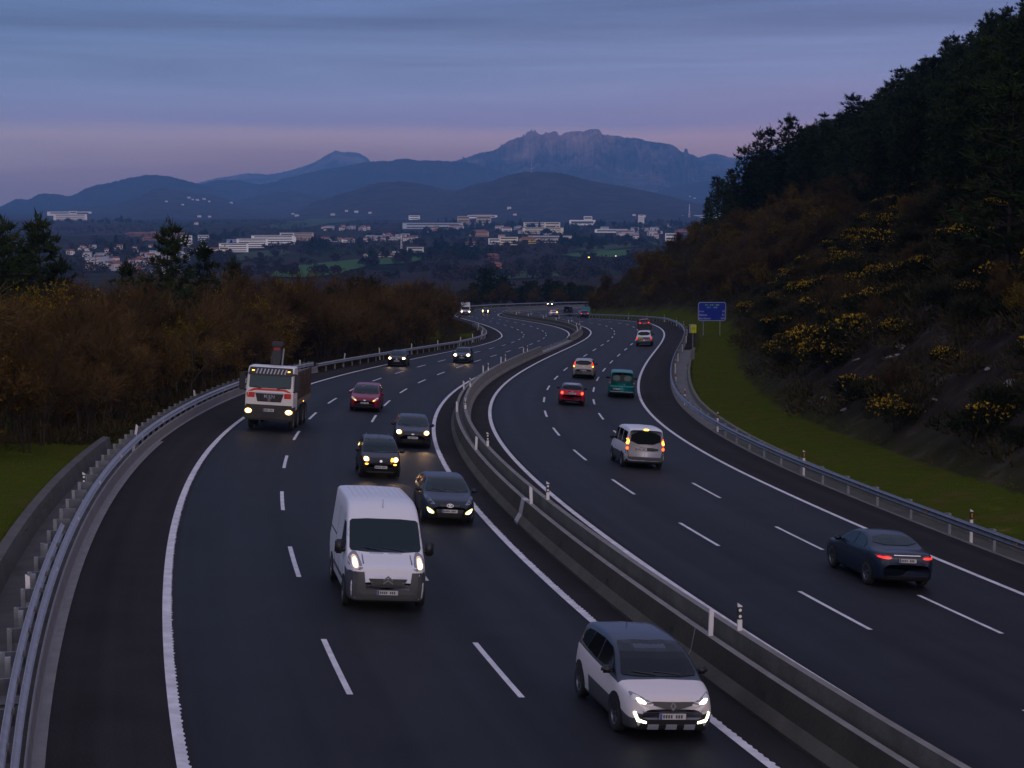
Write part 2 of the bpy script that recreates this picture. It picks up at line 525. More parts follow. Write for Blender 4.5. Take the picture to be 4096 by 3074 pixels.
def strip_mesh(name, mats, s_arr, offs, dzs, side=None, mi=None):
    """sheet along the road: cross-section given by (offset, height) pairs"""
    s_arr = np.asarray(s_arr, float); n = len(s_arr); k = len(offs)
    V = np.empty((n, k, 3)); UV = np.empty((n, k, 2))
    x = np.interp(s_arr, ES, EX); y = np.interp(s_arr, ES, EY); z = np.interp(s_arr, ES, EZ); th = np.interp(s_arr, ES, ET); e = np.interp(s_arr, ES, EE)
    for j in range(k):
        o = np.asarray(offs[j], float) * np.ones(n)
        rgt = (side == 'R') if side else float(np.mean(o)) > -.14
        V[:, j, 0] = x + np.sin(th) * o; V[:, j, 1] = y - np.cos(th) * o
        V[:, j, 2] = z + e * o + (STEP_R if rgt else 0) + dzs[j]
        UV[:, j, 0] = o; UV[:, j, 1] = s_arr
    i = np.arange(n - 1)[:, None] * k; jj = np.arange(k - 1)[None, :]
    F = np.stack([i + jj, i + jj + 1, i + k + jj + 1, i + k + jj], -1).reshape(-1, 4)
    return np_mesh(name, V.reshape(-1, 3), F, mats, uv=UV.reshape(-1, 2))
S_ALL = np.arange(-60, 860, 2.0)
S_FILL = .60
ASPH = asphalt()
tag(add_obj('road', strip_mesh('road', ASPH, S_ALL, [-14.62, -12, -9, -6, -3, -.7], [0] * 6, 'L')), 'west of median: three lane carriageway of dark asphalt', 'road', kind='structure')
tag(add_obj('road', strip_mesh('road', ASPH, S_ALL, [.4, 3, 6, 9, 12, 14.75], [0] * 6, 'R')), 'east of median: three lane carriageway of dark asphalt', 'road', kind='structure')
concrete = mat('weathered_concrete', (.135, .120, .105), .9, vscale=1.4, bump=.3, bscale=9, col2=(.20, .18, .165))
concrete_clean = mat('pale_concrete', (.150, .138, .135), .9, col2=(.20, .186, .182), vscale=2.0, bump=.15, bscale=20)
concrete_dark = mat('mossy_concrete', (.075, .070, .050), .95, col2=(.135, .125, .10), vscale=1.2, bump=.4, bscale=8)
gully_left = mat('stained_gully_concrete', (.040, .034, .030), .95, col2=(.075, .064, .056), vscale=.9, bump=.3, bscale=6)
wall_dark = mat('damp_wall_concrete', (.050, .043, .038), .95, col2=(.085, .074, .066), vscale=.9, bump=.3, bscale=6)
gully = mat('gully_concrete', (.085, .075, .068), .9, col2=(.13, .115, .105), vscale=.9, bump=.3, bscale=6)
tag(add_obj('median_gutter', strip_mesh('median_gutter', gully, np.arange(-20, 200.1, 2.0), [-.50, .30], [S_FILL, S_FILL], 'L')), kind='structure')
paint_line = mat('road_paint', (.44, .41, .42), .8, vscale=2.2, col2=(.66, .62, .64), detail=8.0)
def sawtooth(s, o_edge, sgn):
    return o_edge + sgn * np.where((np.floor(s / .14).astype(int) % 2) == 0, .012 + .035 * _hash(np.floor(s / .14).astype(np.int64), np.zeros(len(s), np.int64), 3), 0) * (s < 95)
def edge_line(oc, side, wd=.20, tooth=0):
    s = np.concatenate([np.arange(-20, 95, .07), np.arange(95, 720, 1.0)]) if tooth else np.arange(-20, 720, 1.0)
    lo, hi = oc - wd / 2, oc + wd / 2
    if tooth > 0: hi = sawtooth(s, hi, 1)
    elif tooth < 0: lo = sawtooth(s, lo, -1)
    return strip_mesh('edge_line', paint_line, s, [lo, hi], [.006, .006], side)
for oc, sd_, tth in ((-OFF_L - 3 * LANE, 'L', 1), (-OFF_L, 'L', 1), (OFF_R, 'R', 0), (OFF_R + 3 * LANE, 'R', 0)):
    tag(add_obj('road_marking', edge_line(oc, sd_, .20, tth)), kind='structure')
def arc_map(o):
    """road station for each arc length along a line offset o from the axis (arc length measured from s = 0)"""
    x = AXX + np.sin(TH) * o; y = AXY - np.cos(TH) * o
    al = np.concatenate([[0], np.cumsum(np.hypot(np.diff(x), np.diff(y)))])
    return al - al[30]
for o, side, ph in ((-OFF_L - 2 * LANE, 'L', 47.893), (-OFF_L - LANE, 'L', 46.994), (OFF_R + LANE, 'R', 50.861), (OFF_R + 2 * LANE, 'R', 49.904)):
    al = arc_map(o); mb = MB()
    for k in range(-5, 60):
        a0 = ph + 12.9201 * k; a1 = a0 + 5.0923
        if a0 < al[5] or a1 > al[-5]: continue
        ss = np.interp(np.linspace(a0, a1, 5), al, SG)
        L = [rp(q, o - .065, .006) for q in ss]; Rr = [rp(q, o + .065, .006) for q in ss]
        n = len(ss)
        mb.add(L + Rr, [(i, n + i, n + i + 1, i + 1) for i in range(n - 1)])
    tag(mb.build('road_marking', paint_line), kind='structure')

# ------------------------------------------------------------------ sweeping a closed profile along the road
def sweep(s_arr, prof, side, closed=True, name='sweep', mats=None, taper=None, cap=True, seg=None):
    s_arr = np.asarray(s_arr, float); n = len(s_arr); k = len(prof)
    x = np.interp(s_arr, ES, EX); y = np.interp(s_arr, ES, EY); z = np.interp(s_arr, ES, EZ); th = np.interp(s_arr, ES, ET); e = np.interp(s_arr, ES, EE)
    V = np.empty((n, k, 3))
    for j, (o, h) in enumerate(prof):
        hh = h if taper is None else h * taper
        V[:, j, 0] = x + np.sin(th) * o; V[:, j, 1] = y - np.cos(th) * o; V[:, j, 2] = z + e * o + (STEP_R if side == 'R' else 0) + hh
    fs = []; ms = []
    kk = k if closed else k - 1
    for i in range(n - 1):
        for j in range(kk):
            j2 = (j + 1) % k
            fs.append((i * k + j, i * k + j2, (i + 1) * k + j2, (i + 1) * k + j)); ms.append(seg[j] if seg else 0)
    if closed and cap:
        fs.append(tuple(range(k))[::-1]); fs.append(tuple((n - 1) * k + j for j in range(k)))
    mb = MB(); mb.add(V.reshape(-1, 3), fs); mb.m[:len(ms)] = ms
    return mb
def base_empty(name, s, o, label, cat, group=None):
    return empty(name, tuple(rp(s, o)), label, cat, group)
def parented(o, root):
    """keep a part built in world coordinates in place under its thing's base"""
    o.parent = root
    o.matrix_parent_inverse = root.matrix_world.inverted() if root.matrix_world != Matrix() else Matrix()
    return o
def wmesh(mb, name, mats, root, smooth=False, label=None):
    """part of a thing whose builder works in world coordinates: shift the mesh to the thing's base"""
    off = root.location
    mb.v = [(p[0] - off.x, p[1] - off.y, p[2] - off.z) for p in mb.v]
    o = mb.build(name, mats, root, smooth)
    if label: o['label'] = label
    return o

# concrete median barriers
PL = [(-.72, 0), (-.72, .08), (-.57, .34), (-.47, .85), (-.29, .85), (-.25, .2), (-.25, 0)]
PR = [(.43, 0), (.43, .08), (.28, .34), (.18, .85), (.0, .85), (-.05, .2), (-.05, -.2)]
dark_face = mat('dark_face_concrete', (.022, .019, .011), .95, col2=(.040, .034, .022), vscale=.7, bump=.3, bscale=9)  # darkest concrete tone, for the upright outer faces of the left barrier
dark_ledge = mat('dark_ledge_concrete', (.052, .046, .033), .95, col2=(.085, .076, .058), vscale=.8, bump=.3, bscale=9)  # somewhat lighter tone for the sloping ledge between them
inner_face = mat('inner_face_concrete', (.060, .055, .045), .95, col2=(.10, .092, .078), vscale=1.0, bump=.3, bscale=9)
black_hole = mat('shadowed_hole', (.012, .011, .010), .9)
white_plastic = mat('white_post_plastic', (.66, .63, .64), .5)
black_plastic = mat('black_post_band', (.012, .012, .014), .45)
reflector_white = mat('white_reflector', (.72, .72, .74), .2)
reflector_amber = mat('amber_reflector', (.55, .17, .02), .25)
steel = mat('galvanised_steel', (.27, .265, .29), .45, metal=.35, var=.14, vscale=3.0)
steel_dark = mat('shaded_dark_steel', (.13, .135, .155), .42, metal=.5, var=.2, vscale=3.0)  # darker steel; on the right rails its tone paints their shaded side
steel_dull = mat('dull_steel', (.22, .23, .25), .6, metal=.5, var=.2, vscale=4.0)
steel_top = mat('sheet_steel', (.42, .42, .43), .5, metal=.4)
def barrier(prof, side, s0, s1, label, o_ref, holes=None, joints=None, dots=None):
    ds = np.arange(s0, s1 + .1, 1.5)
    t = base_empty('concrete_barrier', s0, o_ref, label, 'barrier')
    wmesh(sweep(ds, prof, side, seg=[1, 2, 1, 0, 3, 3, 3] if side == 'L' else [0, 0, 0, 0, 3, 3, 3]), 'wall', [concrete, dark_face, dark_ledge, inner_face], t)
    def on_face(mb, s, z, w, h, out, sgn):
        # a small plate lying 6 mm proud of the sloping outer face
        pz = [p[1] for p in prof[1:4]]; po = [p[0] for p in prof[1:4]]
        pts = []
        for (a, zz) in ((-w / 2, z), (w / 2, z), (w / 2, z + h), (-w / 2, z + h)):
            oo = np.interp(zz, pz, po) + sgn * out
            q = rp(s + a, oo); q[2] = np.interp(s + a, ES, EZ) + np.interp(s + a, ES, EE) * oo + (STEP_R if side == 'R' else 0) + zz
            pts.append(q)
        mb.add(pts, [(0, 1, 2, 3)])
    sg = -1 if side == 'L' else 1
    for s in (holes or []):
        mb = MB()
        a = rp(s, 0)
        on_face(mb, s, .40, .26, .15, .006, sg)
        wmesh(mb, 'drain_hole', black_hole, t)
    for s in (dots or []):
        mb = MB(); on_face(mb, s, .48, .16, .12, .03, sg)
        wmesh(mb, 'reflector', reflector_white, t)
    for s, w, m_ in (joints or []):
        pr = [(p[0] + (-.008 if j < 4 else .008) * (1 if side == 'L' else -1), p[1] + (.008 if p[1] > .8 else 0)) for j, p in enumerate(prof)]
        wmesh(sweep([s - w / 2, s + w / 2], pr, side), 'joint', m_, t)
    return t
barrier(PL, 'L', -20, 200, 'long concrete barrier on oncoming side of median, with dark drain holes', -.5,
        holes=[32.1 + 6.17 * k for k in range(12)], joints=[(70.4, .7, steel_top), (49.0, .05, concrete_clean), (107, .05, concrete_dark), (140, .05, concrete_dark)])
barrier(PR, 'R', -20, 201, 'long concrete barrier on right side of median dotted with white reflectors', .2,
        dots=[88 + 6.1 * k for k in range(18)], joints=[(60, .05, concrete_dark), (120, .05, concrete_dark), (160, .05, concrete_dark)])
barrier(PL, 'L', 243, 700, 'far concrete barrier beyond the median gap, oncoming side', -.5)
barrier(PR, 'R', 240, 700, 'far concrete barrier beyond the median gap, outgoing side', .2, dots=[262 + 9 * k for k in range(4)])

# steel W-beam guardrails
WB = [(0, 0), (.03, .035), (.085, .075), (.03, .12), (.0, .155), (.03, .19), (.085, .235), (.03, .275), (0, .31)]
def wbeam(o, zlow, face):
    """W profile facing left (-1) or right (+1), as a thin closed band"""
    a = [(o + face * p[0], zlow + p[1]) for p in WB]
    b = [(o + face * (p[0] - .012), zlow + p[1]) for p in WB[::-1]]
    return a + b
POST_CACHE = {}
def rail(label, side, s0, s1, o, zlow, face, step, post_h, cat='guardrail', plinth=None, post_w=.10, spacer=None, reflect=None, zsub=0.12, ds=2.0, beam=None):
    t = base_empty('guardrail', s0, o, label, cat)
    ss = np.arange(s0, s1 + .1, ds)
    wmesh(sweep(ss, wbeam(o, zlow, face), side), 'rail', beam or steel, t)
    s = s0 + .5
    while s < s1:
        mb = MB(); p = rp(s, o - face * (.06 + (spacer or .08))); th = float(np.interp(s, ES, ET))
        M = Matrix.Translation(Vector(p)) @ Matrix.Rotation(th, 4, 'Z')
        mb.box((0, 0, post_h / 2 - zsub / 2), (.12, post_w, post_h + zsub), M=M)
        wmesh(mb, 'post', steel_dull, t)
        if spacer:
            mb = MB()
            mb.box((0, (spacer / 2) * (-face), zlow + .17), (.05, spacer, .30), M=M)
            wmesh(mb, 'spacer', steel_dark, t)
        s += step
    if reflect:
        q = s0 + 2
        while q < s1:
            mb = MB(); p = rp(q, o + face * .05, zlow + .155); th = float(np.interp(q, ES, ET))
            M = Matrix.Translation(Vector(p)) @ Matrix.Rotation(th, 4, 'Z')
            mb.prism([(-.06, -.05), (.06, 0), (-.06, .05)], 'y', -.02, .02, 0)
            mb.v = [tuple(M @ Vector(v)) for v in mb.v]
            wmesh(mb, 'reflector', reflect, t); q += 8.0
    return t
panel_steel = mat('skirt_panel_steel', (.215, .20, .205), .55, metal=.15, var=.10, vscale=1.2)
t = rail('tall bright steel guardrail with a solid lower panel along the left curve', 'L', 21, 156, -14.86, .58, 1, 2.0, .9, spacer=.42, reflect=reflector_white, zsub=.3)
wmesh(sweep(np.arange(18, 156.1, 2), [(-14.62, .03), (-14.66, .12), (-14.68, .50), (-14.70, .54), (-14.72, .54), (-14.72, .03)], 'L'), 'skirt_panel', panel_steel, t)
for s_ in np.arange(22, 156, 4.0):
    mb = MB(); mb.add([tuple(rp(s_ - .012, -14.655, .10)), tuple(rp(s_ + .012, -14.655, .10)), tuple(rp(s_ + .012, -14.672, .50)), tuple(rp(s_ - .012, -14.672, .50))], [(0, 1, 2, 3)]); wmesh(mb, 'panel_joint', steel_dark, t)
rail('short second length of steel guardrail behind the first, lower left corner', 'L', 20, 60, -15.04, .74, 1, 4.0, 1.05, zsub=.35)
rail('thin steel guardrail on slim posts past the truck, in front of the brown thicket', 'L', 156, 345, -14.7, .45, 1, 4.0, .75, zsub=.5)
rail('distant steel guardrail on outer side of far bend under the dark pines', 'L', 400, 640, -14.7, .45, 1, 8.0, .75, zsub=.6, ds=3)
rail('steel guardrail with amber reflectors along the outgoing lanes beside the grass strip', 'R', 30, 206, 14.8, .44, -1, 4.0, .74, reflect=reflector_amber, zsub=.5, beam=steel_dark, spacer=.2)
rail('steel guardrail round the far right bend below the brushy hill', 'R', 206, 420, 14.8, .44, -1, 4.0, .74, zsub=.5, beam=steel_dark, spacer=.2)
rail('short steel guardrail closing the gap in the median barrier', 'L', 199, 244, -.42, .42, -1, 4.0, .7, zsub=.1)
tag(add_obj('kerb', strip_mesh('kerb', concrete_clean, np.arange(18, 92.1, 2), [-14.45, -14.70], [.03, .03], 'L')), kind='structure')
t = base_empty('gap_slab', 200, .1, 'pale concrete slab filling the gap in the median', 'slab')
wmesh(sweep(np.arange(200.5, 240.1, 2), [(.43, 0), (.38, .16), (-.2, .20), (-.62, .20), (-.62, -.2)], 'R'), 'slab', concrete_clean, t)
# gullies and their low back walls
tag(add_obj('gutter', strip_mesh('gutter', gully_left, np.arange(18, 92, 2.), [-14.70, -16.3], [.02, -.10], 'L')), kind='structure')
tag(add_obj('gutter', strip_mesh('gutter', gully, np.arange(20, 212.1, 2.), [14.72, 15.0], [.02, .0], 'R')), kind='structure')
gully_dark = mat('mossy_gully', (.028, .026, .015), .95, col2=(.055, .048, .032), vscale=.7, bump=.3, bscale=6)
tag(add_obj('gutter', strip_mesh('gutter', gully_dark, np.arange(20, 116.1, 2.), [15.0, 15.3, 16.28], [-.005, -.12, -.10], 'R')), kind='structure')
tag(add_obj('gutter', strip_mesh('gutter', gully, np.arange(116, 212.1, 2.), [15.0, 15.3, 16.28], [-.005, -.08, -.08], 'R')), kind='structure')
t = base_empty('gutter_wall', 30, -16.4, 'low sloping concrete wall between left gutter and grass bank', 'wall')
wmesh(sweep(np.arange(18, 88.1, 2), [(-16.2, -.3), (-16.34, .50), (-16.62, .52), (-16.66, -.3)], 'L'), 'wall', wall_dark, t)
t = base_empty('gutter_wall', 100, 16.4, 'low sloping concrete wall between right gutter and grass strip', 'wall')
wmesh(sweep(np.arange(20, 212.1, 2), [(16.15, -.3), (16.28, .20), (16.48, .22), (16.52, -.3)], 'R'), 'wall', concrete_dark, t)
# drain grate in the left gutter
t = base_empty('drain_grate', 45.5, -15.6, 'dark metal drain grate set in the left gutter', 'grate')
mb = MB(); P0 = Vector(rp(45.5, -15.6, -.02)); th = float(np.interp(45.5, ES, ET))
M = Matrix.Translation(P0) @ Matrix.Rotation(th, 4, 'Z')
mb.box((0, 0, -.02), (.9, 1.1, .03), M=M); wmesh(mb, 'pit', black_hole, t)
for k in range(7):
    mb = MB(); mb.box((-.4 + k * .135, 0, .015), (.03, 1.1, .03), M=M); wmesh(mb, 'bar', steel_dull, t)

# ------------------------------------------------------------------ marker posts
def marker_proto(kind):
    r = empty('marker_post', (0, 0, 0))
    h = .62 if kind in ('white', 'black') else 1.25
    prof = [(-.05, 0), (.05, 0), (.05, h), (-.05, h - .07)]
    mb = MB(); mb.prism(prof, 'x', -.03, .03); mb.build('shaft', white_plastic, r)
    if kind in ('black', 'amber', 'dots'):
        mb = MB(); zt = h - .08
        mb.box((0, 0, zt - .15), (.066, .106, .28)); mb.build('band', black_plastic, r)
        for q in ((0,) if kind == 'amber' else (-.07, .07)):
            mb = MB()
            if kind == 'amber':
                mb.box((0, 0, zt - .15), (.074, .042, .16)); mb.build('reflector', reflector_amber, r)
            else:
                mb.tube((-.037, 0, zt - .15 + q), (.037, 0, zt - .15 + q), .036, n=12); mb.build('reflector', reflector_white, r)
    return r
PROTO = {}
def marker(kind, s, o, dz, label, group, turn=0.0, lean=0.0):
    th = float(np.interp(s, ES, ET)); p = rp(s, o, dz)
    M = Matrix.Translation(Vector(p)) @ Matrix.Rotation(th + turn, 4, 'Z') @ Matrix.Rotation(lean, 4, 'X')
    if kind not in PROTO:
        PROTO[kind] = marker_proto(kind); r = PROTO[kind]; r.matrix_world = M
    else:
        r = dup(PROTO[kind], M=M)
    tag(r, label, 'marker post', group)
ordn = ['first', 'second', 'third', 'fourth', 'fifth', 'sixth', 'seventh', 'eighth', 'ninth', 'tenth', 'eleventh', 'twelfth', 'thirteenth', 'fourteenth', 'fifteenth', 'sixteenth']
S_MED = [48.2, 69.2, 87.3, 109.5, 130, 151.5, 167.5, 188, 268, 290, 312, 334, 353, 375, 394]
for i, s in enumerate(S_MED):
    marker('white', s, -.38, .85, 'plain white marker post on oncoming side of median barrier, %s from the bridge' % ordn[i], 'white posts on the median barrier', lean=random.Random(i).uniform(-.05, .05))
    marker('black', s - .6, .085, .85, 'black banded marker post on outgoing side of median barrier, %s from the bridge' % ordn[i], 'black banded posts on the median barrier')
for i, s in enumerate([51.7, 69.8, 87.2, 110.5, 131, 151.3, 170.3, 188.7, 207.1, 225.3, 245.3, 263, 284, 306, 327]):
    marker('dots' if i == 1 else 'plain', s, -15.25, -.05, ('black banded marker post leaning out of the left gutter' if i == 1 else 'white marker post behind the left guardrail, %s from the bridge' % ordn[i]), 'marker posts behind the left guardrail', lean=(.0, .03, .16, -.05)[i % 4])
for i, s in enumerate([47.5, 68.6, 90.1, 114.1, 136.2, 155.5, 173.6, 189.7, 208, 228, 248, 268.5, 286, 305, 326, 346]):
    marker('amber', s, 15.12, -.1, 'amber marker post behind the right guardrail, %s from the bridge' % ordn[i], 'amber marker posts behind the right guardrail')

# ------------------------------------------------------------------ lettering
def text_mesh(name, txt, size, m, depth=.004, bold=0.0, align='LEFT', spacing=1.0):
    cu = bpy.data.curves.new(name, 'FONT'); cu.body = txt; cu.size = size; cu.extrude = depth; cu.align_x = align; cu.offset = bold; cu.space_character = spacing
    ob = bpy.data.objects.new(name, cu); COL.objects.link(ob)
    dg = bpy.context.evaluated_depsgraph_get()
    me = bpy.data.meshes.new_from_object(ob.evaluated_get(dg))
    bpy.data.objects.remove(ob); bpy.data.curves.remove(cu)
    me.materials.clear(); me.materials.append(m); me.name = name
    return me
def lettering(name, txt, size, m, parent, loc, bold=0.0, align='LEFT', rot=(math.pi / 2, 0, 0), spacing=1.0):
    o = add_obj(name, text_mesh(name, txt, size, m, bold=bold, align=align, spacing=spacing), parent)
    o.location = loc; o.rotation_euler = rot
    return o
def rounded(w, h, r, n=5, cx=0, cy=0):
    out = []
    for (sx, sy, a0) in ((1, 1, 0), (-1, 1, 90), (-1, -1, 180), (1, -1, 270)):
        for k in range(n + 1):
            a = R(a0 + 90 * k / n); out.append((cx + sx * (w / 2 - r) + r * math.cos(a), cy + sy * (h / 2 - r) + r * math.sin(a)))
    return out
sign_blue = mat('sign_blue', (.010, .030, .30), .4)
sign_white = mat('sign_white', (.42, .46, .72), .4)
sign_green = mat('sign_green', (.01, .13, .13), .4)
sign_cyan = mat('sign_light_blue', (.02, .08, .40), .4)
# direction sign
gx, gy = 24.3, 224.0
sz = float(ground_z(gx + 1.2, gy))
t = empty('direction_sign', (gx + 1.1, gy, sz), 'large blue motorway distance sign reading Irun, Baiona and Bordeaux', 'road sign')
t.rotation_euler = (0, 0, R(3))
W_, H_ = 3.55, 2.38
zb = 1.95
mb = MB(); mb.prism(rounded(W_, H_, .3, cx=0, cy=zb + H_ / 2), 'y', -.02, .03); mb.build('frame', sign_white, t)
mb = MB(); mb.prism(rounded(W_ - .13, H_ - .13, .25, cx=0, cy=zb + H_ / 2), 'y', -.026, -.0205); brd = mb.build('board', sign_blue, t)
for tx, zz, sz_ in (('Irun', 1.11, .34), ('Baiona', .665, .34), ('Bordeaux', .205, .34)):
    lettering('lettering', tx, sz_, sign_white, brd, (-W_ / 2 + .13, -.030, zb + zz), bold=.006, spacing=1.12)
for tx, zz in (('25', 1.11), ('61', .665), ('243', .205)):
    lettering('lettering', tx, .34, sign_white, brd, (W_ / 2 - .11, -.030, zb + zz), bold=.006, align='RIGHT', spacing=1.12)
for k, (tx, cx_) in enumerate((('E-5', -.72), ('E-70', -.06), ('E-80', .68))):
    mb = MB(); mb.prism(rounded(.66 if k else .5, .25, .03, cx=cx_, cy=zb + 2.02), 'y', -.031, -.0265); p = mb.build('road_number_plate', sign_green, brd)
    lettering('lettering', tx, .21, sign_white, brd, (cx_, -.036, zb + 1.945), align='CENTER', bold=.004)
for tx, cx_ in (('AP-1', -.42), ('AP-8', .42)):
    mb = MB(); mb.prism(rounded(.74, .24, .03, cx=cx_, cy=zb + 1.70), 'y', -.031, -.0265); p = mb.build('road_number_plate', sign_cyan, brd)
    lettering('lettering', tx, .21, sign_white, brd, (cx_, -.036, zb + 1.625), align='CENTER', bold=.004)
for px in (-1.08, 1.05):
    mb = MB(); mb.box((px, .09, (zb + 1.9) / 2 - .3), (.10, .10, zb + 1.9 + .6)); mb.build('post', steel, t)
mb = MB(); mb.box((-1.08, .09, .0), (.4, .4, .25), bev=.03); mb.build('footing', concrete_dark, t)
# emergency telephone
px, py = 18.3, 178.2
t = empty('emergency_phone', (px, py, float(ground_z(px, py))), 'bright yellow emergency telephone box on a grey pole beside the right gutter', 'telephone')
sos_y = mat('signal_yellow', (.55, .62, .01), .4); grey_box = mat('grey_enamel', (.25, .25, .30), .5); sos_o = mat('orange_mark', (.45, .12, .02), .5)
mb = MB(); mb.box((0, 0, .42), (.40, .40, 1.15), bev=.03); mb.build('plinth', concrete_clean, t)
mb = MB(); mb.tube((0, 0, .9), (0, 0, 2.75), .055, n=10); mb.build('pole', steel_dull, t)
mb = MB(); mb.box((-.03, .15, 3.1), (.66, .42, .86), bev=.03); mb.build('cabinet', grey_box, t)
mb = MB(); mb.prism([(-.22, -.30), (-.22, .50), (.34, .50), (.34, .1), (.30, .06), (.34, 0.), (.34, -.30)], 'y', -.09, -.058)
mb.v = [(p[0], p[1], p[2] + 2.98) for p in mb.v]; d_ = mb.build('door', sos_y, t)
mb = MB()
for k in range(24):
    a, b = 2 * math.pi * k / 24, 2 * math.pi * (k + 1) / 24
    mb.add([(.05 + math.cos(q) * rr_, -.094, 3.13 + math.sin(q) * rr_) for q, rr_ in ((a, .12), (b, .12), (b, .155), (a, .155))], [(0, 1, 2, 3)])
mb.build('ring', sos_o, d_)
lettering('lettering', 'SOS', .13, sos_o, d_, (.05, -.094, 3.085), align='CENTER', bold=.003)
mb = MB(); mb.prism([(-.05, 2.52), (.12, 2.52), (.25, 2.68), (-.2, 2.68)], 'y', .0, .3); mb.build('bracket', black_plastic, t)
# small turquoise board low beside the far curve
q = rp(399, 15.6)
t = empty('small_board', tuple(q), 'small turquoise board on a post at the far bend', 'sign')
tq = mat('turquoise_enamel', (.06, .22, .27), .5)
mb = MB(); mb.box((0, 0, 1.35), (1.9, .06, 1.9)); mb.build('board', tq, t)
mb = MB(); mb.box((0, .08, .6), (.1, .1, 1.6)); mb.build('post', steel_dull, t)
# ------------------------------------------------------------------ vehicles
glass = mat('car_glass', (.004, .007, .009), .05, spec=.26)
glass_teal = mat('teal_glass', (.006, .015, .018), .06, spec=.28)
rubber = mat('tyre_rubber', (.012, .012, .013), .85)
rim_grey = mat('alloy_rim', (.16, .16, .18), .4, metal=.7)
trim = mat('black_trim', (.014, .014, .016), .5)
trim_grey = mat('grey_trim', (.05, .05, .055), .6)
under = mat('underbody', (.006, .006, .006), .95)
chrome = mat('chrome', (.55, .55, .58), .18, metal=1.0)
plate_white = mat('plate_white', (.46, .44, .45), .5)
plate_blue = mat('plate_blue', (.02, .05, .25), .5)
plate_ink = mat('plate_ink', (.05, .05, .06), .6)
lens = mat('clear_lens', (.16, .16, .20), .12, spec=.8)
lens_red = mat('red_lens', (.34, .008, .014), .15, spec=.7)
lens_amber = mat('amber_lens', (.45, .16, .03), .2)
L_WARM = mat('lamp_warm', (.9, .8, .6), .4, emit=(1.0, .74, .36), es=11.0)
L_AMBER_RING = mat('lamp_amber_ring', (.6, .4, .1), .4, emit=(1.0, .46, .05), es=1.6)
L_AMBER = mat('lamp_amber', (.6, .35, .1), .4, emit=(1.0, .40, .03), es=4.5)
L_WHITE = mat('lamp_white', (.9, .9, .8), .4, emit=(1.0, .96, .72), es=7.0)
L_YELLOW = mat('lamp_yellow_ring', (.6, .6, .2), .4, emit=(1.0, .86, .16), es=1.5)
L_RED = mat('lamp_red', (.5, .02, .02), .3, emit=(1.0, .018, .012), es=2.2)
L_REDHOT = mat('lamp_red_hot', (.6, .1, .02), .3, emit=(1.0, .30, .04), es=5.0)
L_ORANGE = mat('lamp_orange_red', (.6, .1, .02), .3, emit=(1.0, .12, .02), es=2.6)
L_YHOT = mat('lamp_brake_hot', (.7, .4, .05), .3, emit=(1.0, .62, .06), es=5.0)

